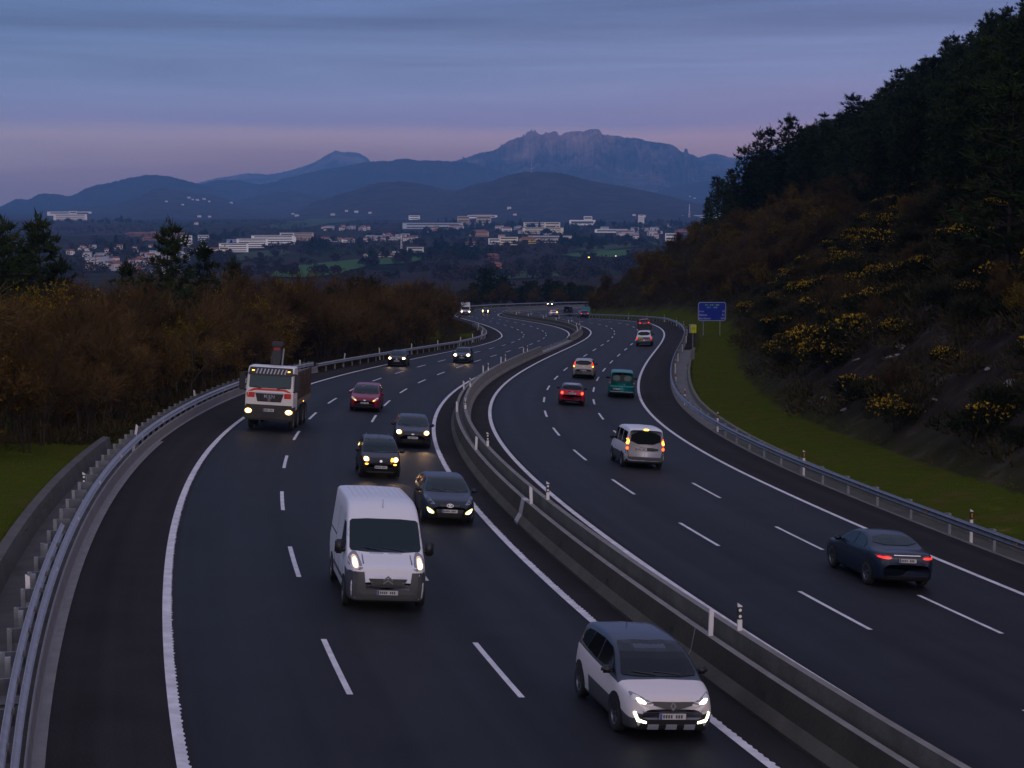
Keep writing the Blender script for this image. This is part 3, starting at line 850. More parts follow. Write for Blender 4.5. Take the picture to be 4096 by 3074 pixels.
def pchip(xs, ys):
    xs = np.asarray(xs, float); ys = np.asarray(ys, float)
    h = np.diff(xs); d = np.diff(ys) / h; m = np.zeros(len(xs))
    m[0], m[-1] = d[0], d[-1]
    for i in range(1, len(xs) - 1):
        if d[i - 1] * d[i] > 0:
            w1 = 2 * h[i] + h[i - 1]; w2 = h[i] + 2 * h[i - 1]
            m[i] = (w1 + w2) / (w1 / d[i - 1] + w2 / d[i])
    def f(x):
        x = np.clip(np.asarray(x, float), xs[0], xs[-1])
        i = np.clip(np.searchsorted(xs, x) - 1, 0, len(h) - 1)
        t = (x - xs[i]) / h[i]
        return (ys[i] * (1 + 2 * t) * (1 - t) ** 2 + m[i] * h[i] * t * (1 - t) ** 2 + ys[i + 1] * t * t * (3 - 2 * t) + m[i + 1] * h[i] * t * t * (t - 1))
    return f
PRE = {
 'hatch': dict(top=[(0, .42), (.006, .49), (.03, .555), (.10, .61), (.235, .665), (.265, .685), (.36, .83), (.44, .935), (.52, .985), (.62, 1.0), (.75, .985), (.87, .935), (.925, .80), (.962, .67), (.985, .60), (1, .50)],
               belt=[(0, .40), (.25, .63), (.6, .66), (.9, .70), (1, .55)], cowl=.25, tail=.95, tum=.24,
               ws=[(.83, .695), (.68, .935)], rw=[(.66, .925), (.74, .74)],
               sw=[[(.335, .695), (.335, .735), (.41, .855), (.455, .915), (.55, .935), (.55, .69)], [(.57, .69), (.57, .937), (.69, .925), (.75, .90), (.77, .72)], [(.785, .725), (.77, .90), (.83, .875), (.865, .80), (.86, .745)]]),
 'mpv': dict(top=[(0, .40), (.006, .47), (.03, .53), (.09, .58), (.19, .635), (.215, .65), (.32, .82), (.41, .93), (.50, .98), (.62, 1.0), (.80, .99), (.925, .95), (.955, .86), (.978, .68), (.99, .58), (1, .47)],
              belt=[(0, .38), (.22, .60), (.6, .64), (.92, .68), (1, .5)], cowl=.2, tail=.97, tum=.20,
              ws=[(.85, .66), (.71, .935)], rw=[(.68, .925), (.76, .71)],
              sw=[[(.29, .665), (.29, .70), (.375, .85), (.425, .905), (.55, .93), (.55, .67)], [(.57, .67), (.57, .932), (.73, .925), (.75, .70)], [(.765, .70), (.75, .922), (.84, .905), (.885, .84), (.88, .73)]]),
 'sedan': dict(top=[(0, .42), (.006, .48), (.03, .545), (.09, .60), (.245, .675), (.275, .69), (.36, .84), (.43, .945), (.51, .99), (.585, 1.0), (.66, .97), (.74, .885), (.82, .775), (.85, .755), (.955, .735), (.982, .70), (.993, .60), (1, .50)],
               belt=[(0, .40), (.25, .64), (.6, .67), (.85, .69), (1, .55)], cowl=.26, tail=.86, tum=.25,
               ws=[(.78, .71), (.64, .935)], rw=[(.62, .955), (.78, .80)],
               sw=[[(.345, .70), (.345, .74), (.41, .86), (.45, .92), (.545, .945), (.545, .695)], [(.565, .70), (.565, .945), (.64, .925), (.70, .865), (.735, .79), (.73, .715)]]),
 'van': dict(top=[(0, .34), (.005, .40), (.03, .455), (.08, .50), (.17, .555), (.195, .58), (.285, .80), (.35, .92), (.43, .975), (.53, .995), (.70, 1.0), (.95, .985), (.985, .965), (1, .94)],
             belt=[(0, .33), (.19, .53), (.6, .57), (1, .57)], cowl=.17, tail=1.1, tum=.13, cap=True,
             ws=[(.84, .60), (.74, .91)], rw=[(.72, .90), (.76, .60)],
             sw=[[(.255, .59), (.255, .62), (.315, .80), (.355, .885), (.46, .90), (.46, .59)], [(.49, .60), (.49, .90), (.71, .90), (.71, .60)], [(.74, .60), (.74, .895), (.955, .885), (.955, .60)]]),
}
def front_cap(pts, n=2):
    """Chaikin smoothing of a closed outline"""
    for _ in range(n):
        q = []
        for i in range(len(pts)):
            a, b = pts[i], pts[(i + 1) % len(pts)]
            q += [(a[0] * .75 + b[0] * .25, a[1] * .75 + b[1] * .25), (a[0] * .25 + b[0] * .75, a[1] * .25 + b[1] * .75)]
        pts = q
    return pts
class Car:
    def __init__(self, name, label, cat, kind, L, W, H, paint, roof=None, group=None, plan=None, clear=.17, over=None, wheel=None, axles=None, sill=None, flare=0.0):
        P = dict(PRE[kind]); P.update(over or {})
        self.L, self.W, self.H, self.P = L, W, H, P
        self.root = empty(name, (0, 0, 0), label, cat, group)
        hw = W / 2
        zt = pchip([p[0] * L for p in P['top']], [p[1] * H for p in P['top']])
        zb_l = pchip([p[0] * L for p in P['belt']], [p[1] * H for p in P['belt']])
        bot = pchip([0, .012 * L, .06 * L, .14 * L, .88 * L, .95 * L, .99 * L, L], [.34 * (H if H < 1.7 else 1.45) * .8, .24, clear + .02, clear, clear, clear + .06, .30, .36])
        pl = plan or [(0, .66), (.012, .80), (.04, .90), (.09, .955), (.20, .99), (.4, 1), (.75, 1), (.90, .975), (.965, .92), (.99, .85), (1, .76)]
        if P.get('cap'): pl = plan or [(0, .70), (.012, .83), (.04, .92), (.09, .965), (.2, .995), (.4, 1), (.9, 1), (.985, .985), (.996, .965), (1, .93)]
        pf = pchip([p[0] * L for p in pl], [p[1] * hw for p in pl])
        xs = np.unique(np.concatenate([np.linspace(0, .06 * L, 8), np.linspace(.06 * L, .94 * L, 40), np.linspace(.94 * L, L, 8)]))
        rings = []
        for x in xs:
            t = float(zt(x)); b = float(bot(x)); w = float(pf(x))
            e = .055 if H < 1.7 else .07
            be = min(float(zb_l(x)), t - e * 1.3)
            gh = np.clip((t - float(zb_l(x)) - .10) / (H - float(zb_l(x)) - .10), 0, 1)   # greenhouse amount
            wt = w - .07 - P['tum'] * hw * gh
            mid = b + (be - b) * .55
            ring = [(0, b), (w * .78, b), (w * .93, b + .03), (w * .97, b + .10 * (be - b) + .03), (w * (1 + flare), mid), (w * .997, b + (be - b) * .82), (w * .975, be)]
            # side of the greenhouse, then the rounded roof edge
            top_e = t - e
            for q in (.33, .7, 1.0):
                ring.append((w * .975 + (wt + .03 - w * .975) * q, be + (top_e - be) * q))
            ring += [(wt - .03, t - e * .35), (wt * .80, t - e * .10), (wt * .42, t + .0), (0, t + .012)]
            rings.append(ring)
        n, k = len(xs), len(rings[0])
        V = []; idx = {}
        for i in range(n):
            for j in range(k):
                y, z = rings[i][j]
                idx[i, j, 1] = len(V); V.append((L / 2 - xs[i], y, z))
                if j in (0, k - 1): idx[i, j, -1] = idx[i, j, 1]
                else:
                    idx[i, j, -1] = len(V); V.append((L / 2 - xs[i], -y, z))
        F = []; MI = []
        for i in range(n - 1):
            for j in range(k - 1):
                for sd_ in (1, -1):
                    f = [idx[i, j, sd_], idx[i + 1, j, sd_], idx[i + 1, j + 1, sd_], idx[i, j + 1, sd_]]
                    F.append(f[::-1] if sd_ == 1 else f)
                    xx = (xs[i] + xs[i + 1]) / 2
                    zz = (rings[i][j][1] + rings[i][j + 1][1]) / 2
                    m_ = 0
                    if j < 2: m_ = 1
                    elif sill and zz < sill: m_ = 3
                    elif roof and j >= 6 and P['cowl'] * L < xx < P['tail'] * L: m_ = 2
                    MI.append(m_)
        for i in (0, n - 1):
            for j in range(k - 1):
                f = [idx[i, j, 1], idx[i, j + 1, 1], idx[i, j + 1, -1], idx[i, j, -1]]
                f = [q for a, q in enumerate(f) if q not in f[:a]]
                F.append(f if i == 0 else f[::-1]); MI.append(0 if (rings[i][j][1] > .3 or i) else 3 if sill else 0)
        mb = MB(); mb.v = V; mb.f = [tuple(f) for f in F]; mb.m = MI
        self.V, self.F = V, F
        self.body = mb.build('body', [paint, under, roof or paint, trim_grey if sill else paint], self.root, smooth=True)
        bm_me = self.body.data
        self.bvh = BVHTree.FromPolygons([Vector(v) for v in V], F)
        # wheels
        rw = wheel or .32
        ax = axles or (.195, .815)
        self.wheel_proto = None
        for xa in ax:
            for sd_ in (1, -1):
                x = L / 2 - xa * L
                wlat = float(pf(xa * L))
                self.arch(x, sd_, rw)
                self.wheel(x, sd_ * (wlat - .085), rw, sd_)
    def arch(self, x, sd_, rw):
        pts = [(x + math.cos(R(a)) * (rw + .075), rw + math.sin(R(a)) * (rw + .085)) for a in range(-40, 221, 20)]
        pts = [(a, max(b, .20)) for a, b in pts]
        self.patch('wheel_arch', pts, 'side', under, sgn=sd_, off=.012, grid=.1)  # black patch on the solid shell, painting the shade of the wheel recess
    def wheel(self, x, y, r, sd_):
        key = (round(r, 3),)
        if self.wheel_proto is None:
            def lathe(prof, n, name, m_, parent):
                mb = MB(); vs = []
                for a in range(n):
                    c, s = math.cos(2 * math.pi * a / n), math.sin(2 * math.pi * a / n)
                    vs += [(q * c, w_, q * s) for q, w_ in prof]
                k = len(prof)
                fs = [(a * k + j, a * k + j + 1, ((a + 1) % n) * k + j + 1, ((a + 1) % n) * k + j) for a in range(n) for j in range(k - 1)]
                mb.add(vs, fs)
                return mb, name, m_, parent
            mb, *_ = lathe([(r * .64, -.09), (r * .94, -.10), (r, -.075), (r, .075), (r * .94, .10), (r * .64, .09)], 20, '', None, None)
            tyre = mb.mesh('wheel', rubber, smooth=True)
            mb, *_ = lathe([(0.0, .065), (r * .16, .07), (r * .17, .05), (r * .56, .055), (r * .60, .085), (r * .655, .088), (r * .655, -.08)], 20, '', None, None)
            for q in range(5):
                a = 2 * math.pi * q / 5
                M = Matrix.Rotation(a, 4, 'Y')
                mb.box((r * .38, .068, 0), (r * .48, .03, r * .15), M=M)
            rim = mb.mesh('rim', rim_grey)
            self.wheel_proto = (tyre, rim)
        w = add_obj('wheel', self.wheel_proto[0], self.root); w.location = (x, y, r)
        if sd_ < 0: w.rotation_euler = (0, 0, math.pi)
        add_obj('rim', self.wheel_proto[1], w)
    def cast(self, view, u, v, sgn=1):
        if view == 'front': o, d = Vector((8, u, v)), Vector((-1, 0, 0))
        elif view == 'rear': o, d = Vector((-8, u, v)), Vector((1, 0, 0))
        elif view == 'side': o, d = Vector((u, 6 * sgn, v)), Vector((0, -sgn, 0))
        else: o, d = Vector((u, v, 8)), Vector((0, 0, -1))
        h = self.bvh.ray_cast(o, d)
        if h[0] is None:
            c = {'front': (self.L / 2, u, v), 'rear': (-self.L / 2, u, v), 'side': (u, sgn * self.W / 2, v), 'top': (u, v, self.H)}[view]
            h = self.bvh.find_nearest(Vector(c))
        nrm = h[1]
        if nrm.dot(-d) < 0: nrm = -nrm
        return h[0], nrm
    def patch(self, name, pts, view, m_, parent=None, sgn=1, off=.005, grid=.14, smooth=0, label=None, depth=.012):
        """piece of trim, glass or lamp lying on the body: an outline drawn in one elevation, laid onto the shell"""
        if smooth: pts = front_cap(pts, smooth)
        P2 = []
        n = len(pts)
        for i in range(n):
            a, b = pts[i], pts[(i + 1) % n]
            q = max(1, int(math.hypot(b[0] - a[0], b[1] - a[1]) / grid))
            P2 += [(a[0] + (b[0] - a[0]) * t / q, a[1] + (b[1] - a[1]) * t / q) for t in range(q)]
        nb = len(P2)
        xs_ = [p[0] for p in P2]; ys_ = [p[1] for p in P2]
        def inside(x, y):
            c = False
            for i in range(nb):
                x1, y1 = P2[i]; x2, y2 = P2[(i + 1) % nb]
                if (y1 > y) != (y2 > y) and x < (x2 - x1) * (y - y1) / (y2 - y1) + x1: c = not c
            return c
        def far_enough(x, y):
            return min((x - a) ** 2 + (y - b) ** 2 for a, b in P2) > (grid * .45) ** 2
        ins = []
        gx_ = np.arange(min(xs_) + grid / 2, max(xs_), grid); gy_ = np.arange(min(ys_) + grid / 2, max(ys_), grid)
        for a in gx_:
            for b in gy_:
                if inside(a, b) and far_enough(a, b): ins.append((a, b))
        allp = [Vector(p) for p in P2 + ins]
        res = delaunay_2d_cdt(allp, [], [list(range(nb))], 1, 1e-5)
        vv, faces = res[0], res[2]
        co = [];
        for p in vv:
            h, nrm = self.cast(view, p.x, p.y, sgn); co.append((h, nrm))
        mb = MB()
        top = [h + nrm * off for h, nrm in co]
        mb.add(top, [list(f) for f in faces])
        # a thin edge running down into the shell
        cnt = {}
        for f in faces:
            for i in range(len(f)):
                e = (f[i], f[(i + 1) % len(f)]); cnt[tuple(sorted(e))] = cnt.get(tuple(sorted(e)), 0) + 1
        edge = [(f[i], f[(i + 1) % len(f)]) for f in faces for i in range(len(f)) if cnt[tuple(sorted((f[i], f[(i + 1) % len(f)])))] == 1]
        low = {}
        for a, b in edge:
            for q in (a, b):
                if q not in low:
                    low[q] = len(mb.v); mb.v.append(tuple(co[q][0] - co[q][1] * depth))
            mb.f.append((a, b, low[b], low[a])); mb.m.append(0)
        # outward-facing winding
        c0 = faces[0]; nn = (top[c0[1]] - top[c0[0]]).cross(top[c0[2]] - top[c0[0]])
        if nn.dot(co[c0[0]][1]) < 0: mb.f = [f[::-1] for f in mb.f]
        o = mb.build(name, m_, parent or self.root, smooth=False)
        if label: o['label'] = label
        return o
    def pair(self, name, pts, view, m_, parent=None, label=None, **kw):
        a = self.patch(name, pts, view, m_, parent=parent if not isinstance(parent, tuple) else parent[0], **kw)
        if view == 'side': b = self.patch(name, pts, view, m_, sgn=-1, parent=parent if not isinstance(parent, tuple) else parent[1], **kw)
        else: b = self.patch(name, [(-p[0], p[1]) for p in pts][::-1], view, m_, parent=parent if not isinstance(parent, tuple) else parent[1], **kw)
        return a, b
    # ---- standard fittings, sizes as fractions of half width and height
    def glazing(self, g=None, side=True, rear=True, front=True, gs=None):
        g = g or glass; W2, H, L, P = self.W / 2, self.H, self.L, self.P
        if front:
            (a, b), (c, d) = P['ws']
            self.ws = self.patch('windscreen', [(-a * .96 * W2, (b - .004) * H), (-a * .5 * W2, (b - .014) * H), (a * .5 * W2, (b - .014) * H), (a * .96 * W2, (b - .004) * H), (a * W2, (b + .02) * H), (c * 1.02 * W2, (d - .01) * H), (c * .96 * W2, (d + .008) * H), (c * .5 * W2, (d + .018) * H), (-c * .5 * W2, (d + .018) * H), (-c * .96 * W2, (d + .008) * H), (-c * 1.02 * W2, (d - .01) * H), (-a * W2, (b + .02) * H)], 'front', g, grid=.10, off=.014)
            mb = MB()
            for y0, y1 in ((.45 * W2, -.12 * W2), (-.1 * W2, -.6 * W2)):
                p0, n0 = self.cast('front', y0, (b - .005) * H); p1, n1 = self.cast('front', y1, (b + .025) * H)
                mb.tube(p0 + n0 * .022, p1 + n1 * .022, .011, n=5)
            mb.build('wiper', trim, self.root)
        if rear:
            (a, b), (c, d) = P['rw']
            self.rw = self.patch('rear_window', [(-a * W2, b * H), (a * W2, b * H), (c * W2, d * H), (-c * W2, d * H)], 'rear', g, smooth=1, grid=.10, off=.014)
        if side:
            for sgn in (1, -1):
                for q in P['sw'][:gs if gs is not None else 9]:
                    self.patch('side_window', [(L / 2 - x * L, z * H) for x, z in q], 'side', g, sgn=sgn, grid=.12, off=.01)
    def mirrors(self, x, z, m_=None, s=1.0, tall=False):
        for sgn in (1, -1):
            h, nrm = self.cast('side', x, z, sgn)
            mb = MB()
            if tall: mb.box((x, h.y + sgn * .17, z + .06), (.12, .22, .36), bev=.04)
            else: mb.box((x, h.y + sgn * .13 * s, z + .02), (.14, .22 * s, .15 * s), bev=.045)
            mb.tube((x + .01, h.y - sgn * .04, z - .03), (x, h.y + sgn * .12, z), .028, n=6)
            mb.build('door_mirror', m_ or trim, self.root, smooth=True)
    def plate(self, view, z, y=0.0, text=None, w=.52, h=.11, holder=True):
        h0, n0 = self.cast(view, y, z)
        sg = 1 if view == 'front' else -1
        hs = [self.cast(view, y + q * w / 2, z)[0].x for q in (-1, 0, 1)] + [self.cast(view, y, z + q * h / 2)[0].x for q in (-1, 1)]
        x = max(hs) * 1 if sg > 0 else min(hs)
        x += sg * .012
        mb = MB(); mb.box((x, y, z), (.016, w, h)); p = mb.build('number_plate', plate_white, self.root)
        mb = MB(); mb.box((x + sg * .0095, y + sg * (-w / 2 + .028) * 1, z), (.003, .044, h * .94)); mb.build('blue_band', plate_blue, p)
        if not text:
            mb = MB()
            for q in range(8):
                if q == 4: continue
                yy = -w / 2 + .085 + q * (w - .12) / 8
                mb.box((x + sg * .0095, y + sg * yy, z), (.003, .034, h * .58))
            mb.build('plate_marks', plate_ink, p)
        if text:
            lettering('lettering', text, h * .86, plate_ink, p, (x + sg * .010, y + sg * (-w / 2 + .068), z - h * .30), rot=(math.pi / 2, 0, math.pi / 2 * sg), spacing=1.02, bold=.002)
        return p
    def grille(self, pts, m_=None, label=None, name='grille'):
        return self.patch(name, pts, 'front', m_ or trim, grid=.1, off=.006)
    def badge(self, view, z, y=0.0, r=.05, kind='oval', m_=None):
        h0, n0 = self.cast(view, y, z); sg = 1 if view == 'front' else -1
        mb = MB(); q = n0.to_track_quat('Z', 'Y').to_matrix().to_4x4(); M = Matrix.Translation(h0 + n0 * .004) @ q
        def flat(poly):
            vs = [M @ Vector((a, b, 0)) for a, b in poly] + [M @ Vector((a, b, .012)) for a, b in poly]; n = len(poly)
            mb.add(vs, [(i, (i + 1) % n, n + (i + 1) % n, n + i) for i in range(n)] + [tuple(range(n, 2 * n))])
        # the face's own right and up are needed, so measure them in car space
        ux = M.to_3x3().inverted() @ Vector((0, sg, 0)); uz = M.to_3x3().inverted() @ Vector((0, 0, 1))
        def T(poly): return [(a * ux.x + b * uz.x, a * ux.y + b * uz.y) for a, b in poly]
        if kind == 'oval': flat(T([(math.cos(2 * math.pi * k / 20) * r * 1.7, math.sin(2 * math.pi * k / 20) * r * .75) for k in range(20)]))
        elif kind == 'disc': flat(T([(math.cos(2 * math.pi * k / 20) * r, math.sin(2 * math.pi * k / 20) * r) for k in range(20)]))
        elif kind == 'diamond':
            o_ = [(0, r * 1.5), (r, 0), (0, -r * 1.5), (-r, 0)]; i_ = [(a * .45, b * .5) for a, b in o_]
            for k in range(4):
                flat(T([o_[k], o_[(k + 1) % 4], i_[(k + 1) % 4], i_[k]]))
        elif kind == 'chevrons':
            for dz_ in (-.055, .03): flat(T([(-r, dz_), (0, dz_ + r * .8), (r, dz_), (r, dz_ - .035), (0, dz_ + r * .8 - .05), (-r, dz_ - .035)]))
        elif kind == 'slant_h':
            n_ = 24
            for k in range(n_):
                a, b = 2 * math.pi * k / n_, 2 * math.pi * (k + 1) / n_
                flat(T([(math.cos(a) * r * 1.35, math.sin(a) * r * .8), (math.cos(b) * r * 1.35, math.sin(b) * r * .8), (math.cos(b) * r * 1.15, math.sin(b) * r * .62), (math.cos(a) * r * 1.15, math.sin(a) * r * .62)]))
            for a in (-.35, .3): flat(T([(r * (a - .12) - r * .1, -r * .55), (r * (a + .12) - r * .1, -r * .55), (r * (a + .12) + r * .1, r * .55), (r * (a - .12) + r * .1, r * .55)]))
            flat(T([(-r * .4, -r * .1), (r * .4, -r * .06), (r * .4, r * .1), (-r * .4, r * .06)]))
        elif kind == 'ring':
            n_ = 20
            for k in range(n_):
                a, b = 2 * math.pi * k / n_, 2 * math.pi * (k + 1) / n_
                flat(T([(math.cos(a) * r, math.sin(a) * r), (math.cos(b) * r, math.sin(b) * r), (math.cos(b) * r * .72, math.sin(b) * r * .72), (math.cos(a) * r * .72, math.sin(a) * r * .72)]))
            flat(T([(-r, -.012), (r, -.012), (r, .012), (-r, .012)]))
        elif kind == 'wings':
            flat(T([(math.cos(2 * math.pi * k / 16) * r * .6, math.sin(2 * math.pi * k / 16) * r * .6) for k in range(16)]))
            for s_ in (1, -1): flat(T([(s_ * r * .6, -.012), (s_ * r * 1.9, 0), (s_ * r * 1.9, .02), (s_ * r * .6, .02)]))
        return mb.build('emblem', m_ or chrome, self.root)
    def aerial(self, x, h=.35, y=0):
        p, n_ = self.cast('top', x, y); mb = MB(); mb.tube(p, p + Vector((-.25 * h, 0, h)), .008, .005, n=5); mb.build('aerial', trim, self.root)
    def lamps(self, name, house, pts, view, inner=None, m_in=None, ring=None, m_ring=None, smooth=1, both=True):
        a, b = self.pair(name, pts, view, house, smooth=smooth, grid=.07, off=.006)
        if ring: self.pair('glow_ring', ring, view, m_ring, parent=(a, b), smooth=2, grid=.06, off=.011)
        if inner: self.pair('bulb', inner, view, m_in, parent=(a, b), smooth=2, grid=.06, off=.016)
        return a, b
    def place(self, s, o, back=False, dz=0.012, yaw=0.0):
        """stand on the road surface, nose to the camera (oncoming) or tail to the camera"""
        e = 0.6
        p = Vector(rp(s, o)); t_ = (Vector(rp(s + e, o)) - Vector(rp(s - e, o))).normalized()
        lat = (Vector(rp(s, o - (e if o < 0 else -0))) - Vector(rp(s, o + (0 if o < 0 else e)))).normalized()
        fwd = t_ if back else -t_
        left = lat if back else -lat
        upv = fwd.cross(left).normalized(); left = upv.cross(fwd).normalized()
        M = Matrix((fwd, left, upv)).transposed().to_4x4()
        M = Matrix.Translation(p + upv * dz) @ M @ Matrix.Rotation(yaw, 4, 'Z')
        self.root.matrix_world = M
def ell(cx, cy, a, b, n=12, rot=0):
    return [(cx + math.cos(2 * math.pi * k / n) * a * math.cos(rot) - math.sin(2 * math.pi * k / n) * b * math.sin(rot), cy + math.cos(2 * math.pi * k / n) * a * math.sin(rot) + math.sin(2 * math.pi * k / n) * b * math.cos(rot)) for k in range(n)]
def mir(p): return [(-a, b) for a, b in p][::-1]
def paint(name, c, rough=.32, metal=.0, coat=.5): return mat(name, c, rough, metal=metal, coat=coat * .45, spec=.30)
navy = paint('navy_paint', (.010, .016, .030)); black = paint('black_paint', (.010, .009, .012)); slate = paint('slate_blue_paint', (.035, .048, .075))
white = paint('white_paint', (.62, .60, .63), .4); cream = paint('pearl_white_paint', (.60, .54, .53), .35); maroon = paint('maroon_paint', (.19, .009, .035)); red = paint('red_paint', (.44, .008, .028))
green = paint('turquoise_green_paint', (.010, .16, .155), .38); champagne = paint('champagne_paint', (.36, .32, .28), .35, .2); roof_dark = paint('dark_roof_paint', (.020, .026, .042), .3)
silver = paint('silver_roof_paint', (.34, .35, .42), .35, .3); grey_p = paint('steel_grey_paint', (.07, .075, .09), .35, .3)
G_ON = 'vehicles coming towards the bridge'; G_OUT = 'vehicles driving away from the bridge'

# ---- pearl white crossover with a dark roof, nearest
c = Car('crossover_car', 'pearl white crossover with a dark roof, closest to the bridge beside the median barrier', 'car', 'mpv', 4.12, 1.80, 1.57, cream, roof=roof_dark, group=G_ON, wheel=.34, axles=(.205, .84), sill=.46, flare=.012, over=dict(ws=[(.84, .672), (.69, .952)]))
W2, H, L = c.W / 2, c.H, c.L
c.glazing(glass); c.mirrors(L / 2 - .31 * L, .68 * H, trim); c.aerial(-L * .3, .18)
c.grille([(-.50 * W2, .455 * H), (-.12 * W2, .40 * H), (.12 * W2, .40 * H), (.50 * W2, .455 * H), (.46 * W2, .485 * H), (-.46 * W2, .485 * H)])
c.grille([(-.60 * W2, .20 * H), (.60 * W2, .20 * H), (.52 * W2, .275 * H), (-.52 * W2, .275 * H)], name='lower_intake')
for x0, x1 in ((-.52, -.28), (-.12, .12), (.28, .52)): c.patch('skid_plate', [(x0 * W2, .15 * H), (x1 * W2, .15 * H), (x1 * W2, .215 * H), (x0 * W2, .215 * H)], 'front', silver, off=.014)
c.lamps('headlight', lens, [(.42 * W2, .43 * H), (.60 * W2, .435 * H), (.86 * W2, .50 * H), (.88 * W2, .57 * H), (.72 * W2, .545 * H), (.44 * W2, .475 * H)], 'front', inner=[(.56 * W2, .452 * H), (.72 * W2, .466 * H), (.80 * W2, .515 * H), (.66 * W2, .51 * H)], m_in=L_WHITE)
for sg in (1, -1):
    q = [(sg * a * W2, b * H) for a, b in ((.56, .225), (.76, .25), (.835, .355), (.79, .365), (.735, .275), (.56, .25))]
    c.patch('daytime_lamp', q, 'front', L_WHITE, grid=.05, off=.012)
    c.patch('fog_recess', [(sg * a * W2, b * H) for a, b in ((.60, .26), (.72, .285), (.77, .35), (.66, .34))], 'front', trim, grid=.08, off=.006)
c.badge('front', .435 * H, r=.065, kind='diamond', m_=mat('dull_badge', (.10, .10, .12), .5)); c.plate('front', .315 * H)
c.lamps('tail_light', lens_red, [(.62 * W2, .56 * H), (.88 * W2, .56 * H), (.90 * W2, .66 * H), (.70 * W2, .63 * H)], 'rear')
c.place(44.6, -3.1)

# ---- white panel van
c = Car('panel_van', 'tall white panel van with grey bumper, middle oncoming lane', 'van', 'van', 5.4, 2.05, 2.50, white, group=G_ON, wheel=.35, axles=(.17, .80), clear=.22, sill=.40,
        over=dict(top=[(0, .30), (.004, .375), (.02, .44), (.06, .475), (.145, .535), (.165, .555), (.225, .68), (.285, .80), (.325, .88), (.38, .95), (.45, .985), (.55, 1.0), (.96, .995), (.985, .98), (1, .955)],
                  belt=[(0, .29), (.17, .50), (.5, .52), (1, .52)], ws=[(.885, .56), (.83, .82)], tum=.10, sw=[[(.235, .50), (.235, .59), (.29, .72), (.335, .79), (.40, .79), (.40, .50)]]))
W2, H, L = c.W / 2, c.H, c.L
c.glazing(glass_teal, rear=False); c.mirrors(L / 2 - .215 * L, .55 * H, trim, tall=True)
c.patch('paper', [(.18 * W2, .587 * H), (.62 * W2, .59 * H), (.60 * W2, .612 * H), (.40 * W2, .625 * H), (.36 * W2, .645 * H), (.27 * W2, .64 * H), (.30 * W2, .61 * H), (.19 * W2, .61 * H)], 'front', mat('paper_sheet', (.16, .36, .36), .6), parent=c.ws, off=.008)
c.patch('sticker', [(.66 * W2, .775 * H), (.74 * W2, .77 * H), (.72 * W2, .80 * H), (.65 * W2, .80 * H)], 'front', mat('sticker', (.22, .42, .42), .6), parent=c.ws, off=.008)
c.patch('bumper', [(-.97 * W2, .12 * H), (.97 * W2, .12 * H), (.985 * W2, .40 * H), (.58 * W2, .395 * H), (.53 * W2, .228 * H), (-.53 * W2, .228 * H), (-.58 * W2, .395 * H), (-.985 * W2, .40 * H)], 'front', trim_grey, off=.012, grid=.1)
for sg in (1, -1):
    c.patch('bumper_corner', [(L / 2 - .002 * L, .12 * H), (L / 2 - .002 * L, .40 * H), (L / 2 - .05 * L, .395 * H), (L / 2 - .095 * L, .30 * H), (L / 2 - .095 * L, .12 * H)], 'side', trim_grey, sgn=sg, off=.012)
    c.patch('rub_strip', [(L / 2 - .25 * L, .23 * H), (L / 2 - .70 * L, .23 * H), (L / 2 - .70 * L, .27 * H), (L / 2 - .25 * L, .27 * H)], 'side', trim_grey, sgn=sg, off=.012)
    c.patch('sliding_rail', [(L / 2 - .66 * L, .545 * H), (L / 2 - .96 * L, .545 * H), (L / 2 - .96 * L, .56 * H), (L / 2 - .66 * L, .56 * H)], 'side', trim, sgn=sg, off=.006)
    for xx in (.235, .42, .655):
        c.patch('door_gap', [(L / 2 - xx * L, .20 * H), (L / 2 - xx * L - .012, .20 * H), (L / 2 - xx * L - .012, .86 * H), (L / 2 - xx * L, .86 * H)], 'side', trim_grey, sgn=sg, off=.003)
c.patch('grille', [(-.47 * W2, .335 * H), (-.38 * W2, .26 * H), (-.28 * W2, .25 * H), (.28 * W2, .25 * H), (.38 * W2, .26 * H), (.47 * W2, .335 * H)], 'front', trim, off=.008)
c.patch('bonnet_gap', [(-.62 * W2, .40 * H), (-.57 * W2, .40 * H), (-.585 * W2, .53 * H), (-.60 * W2, .53 * H)], 'front', trim_grey, off=.003)
c.patch('bonnet_gap', [(.62 * W2, .40 * H), (.57 * W2, .40 * H), (.585 * W2, .53 * H), (.60 * W2, .53 * H)], 'front', trim_grey, off=.003)
for sg in (-1, 1): c.patch('vent', [(sg * .06 * W2, .535 * H), (sg * .40 * W2, .535 * H), (sg * .40 * W2, .552 * H), (sg * .06 * W2, .552 * H)], 'front', silver, off=.004)
c.lamps('headlight', lens, [(.60 * W2, .405 * H), (.95 * W2, .43 * H), (.93 * W2, .52 * H), (.76 * W2, .565 * H), (.66 * W2, .50 * H)], 'front', inner=[(.74 * W2, .43 * H), (.84 * W2, .44 * H), (.83 * W2, .505 * H), (.75 * W2, .50 * H)], m_in=L_WARM, ring=[(.70 * W2, .42 * H), (.87 * W2, .43 * H), (.87 * W2, .525 * H), (.72 * W2, .52 * H)], m_ring=mat('lamp_reflector_lit', (.5, .4, .3), .3, emit=(1, .6, .3), es=.5))
c.badge('front', .315 * H, r=.12, kind='chevrons', m_=mat('dull_badge', (.10, .10, .12), .5)); c.plate('front', .198 * H)
for y in np.linspace(-.62, .62, 9): c.patch('roof_rib', [(L / 2 - .50 * L, y * W2 - .012), (L / 2 - .95 * L, y * W2 - .012), (L / 2 - .95 * L, y * W2 + .012), (L / 2 - .50 * L, y * W2 + .012)], 'top', white, off=.012, grid=.5)
c.aerial(L / 2 - .36 * L, .22)
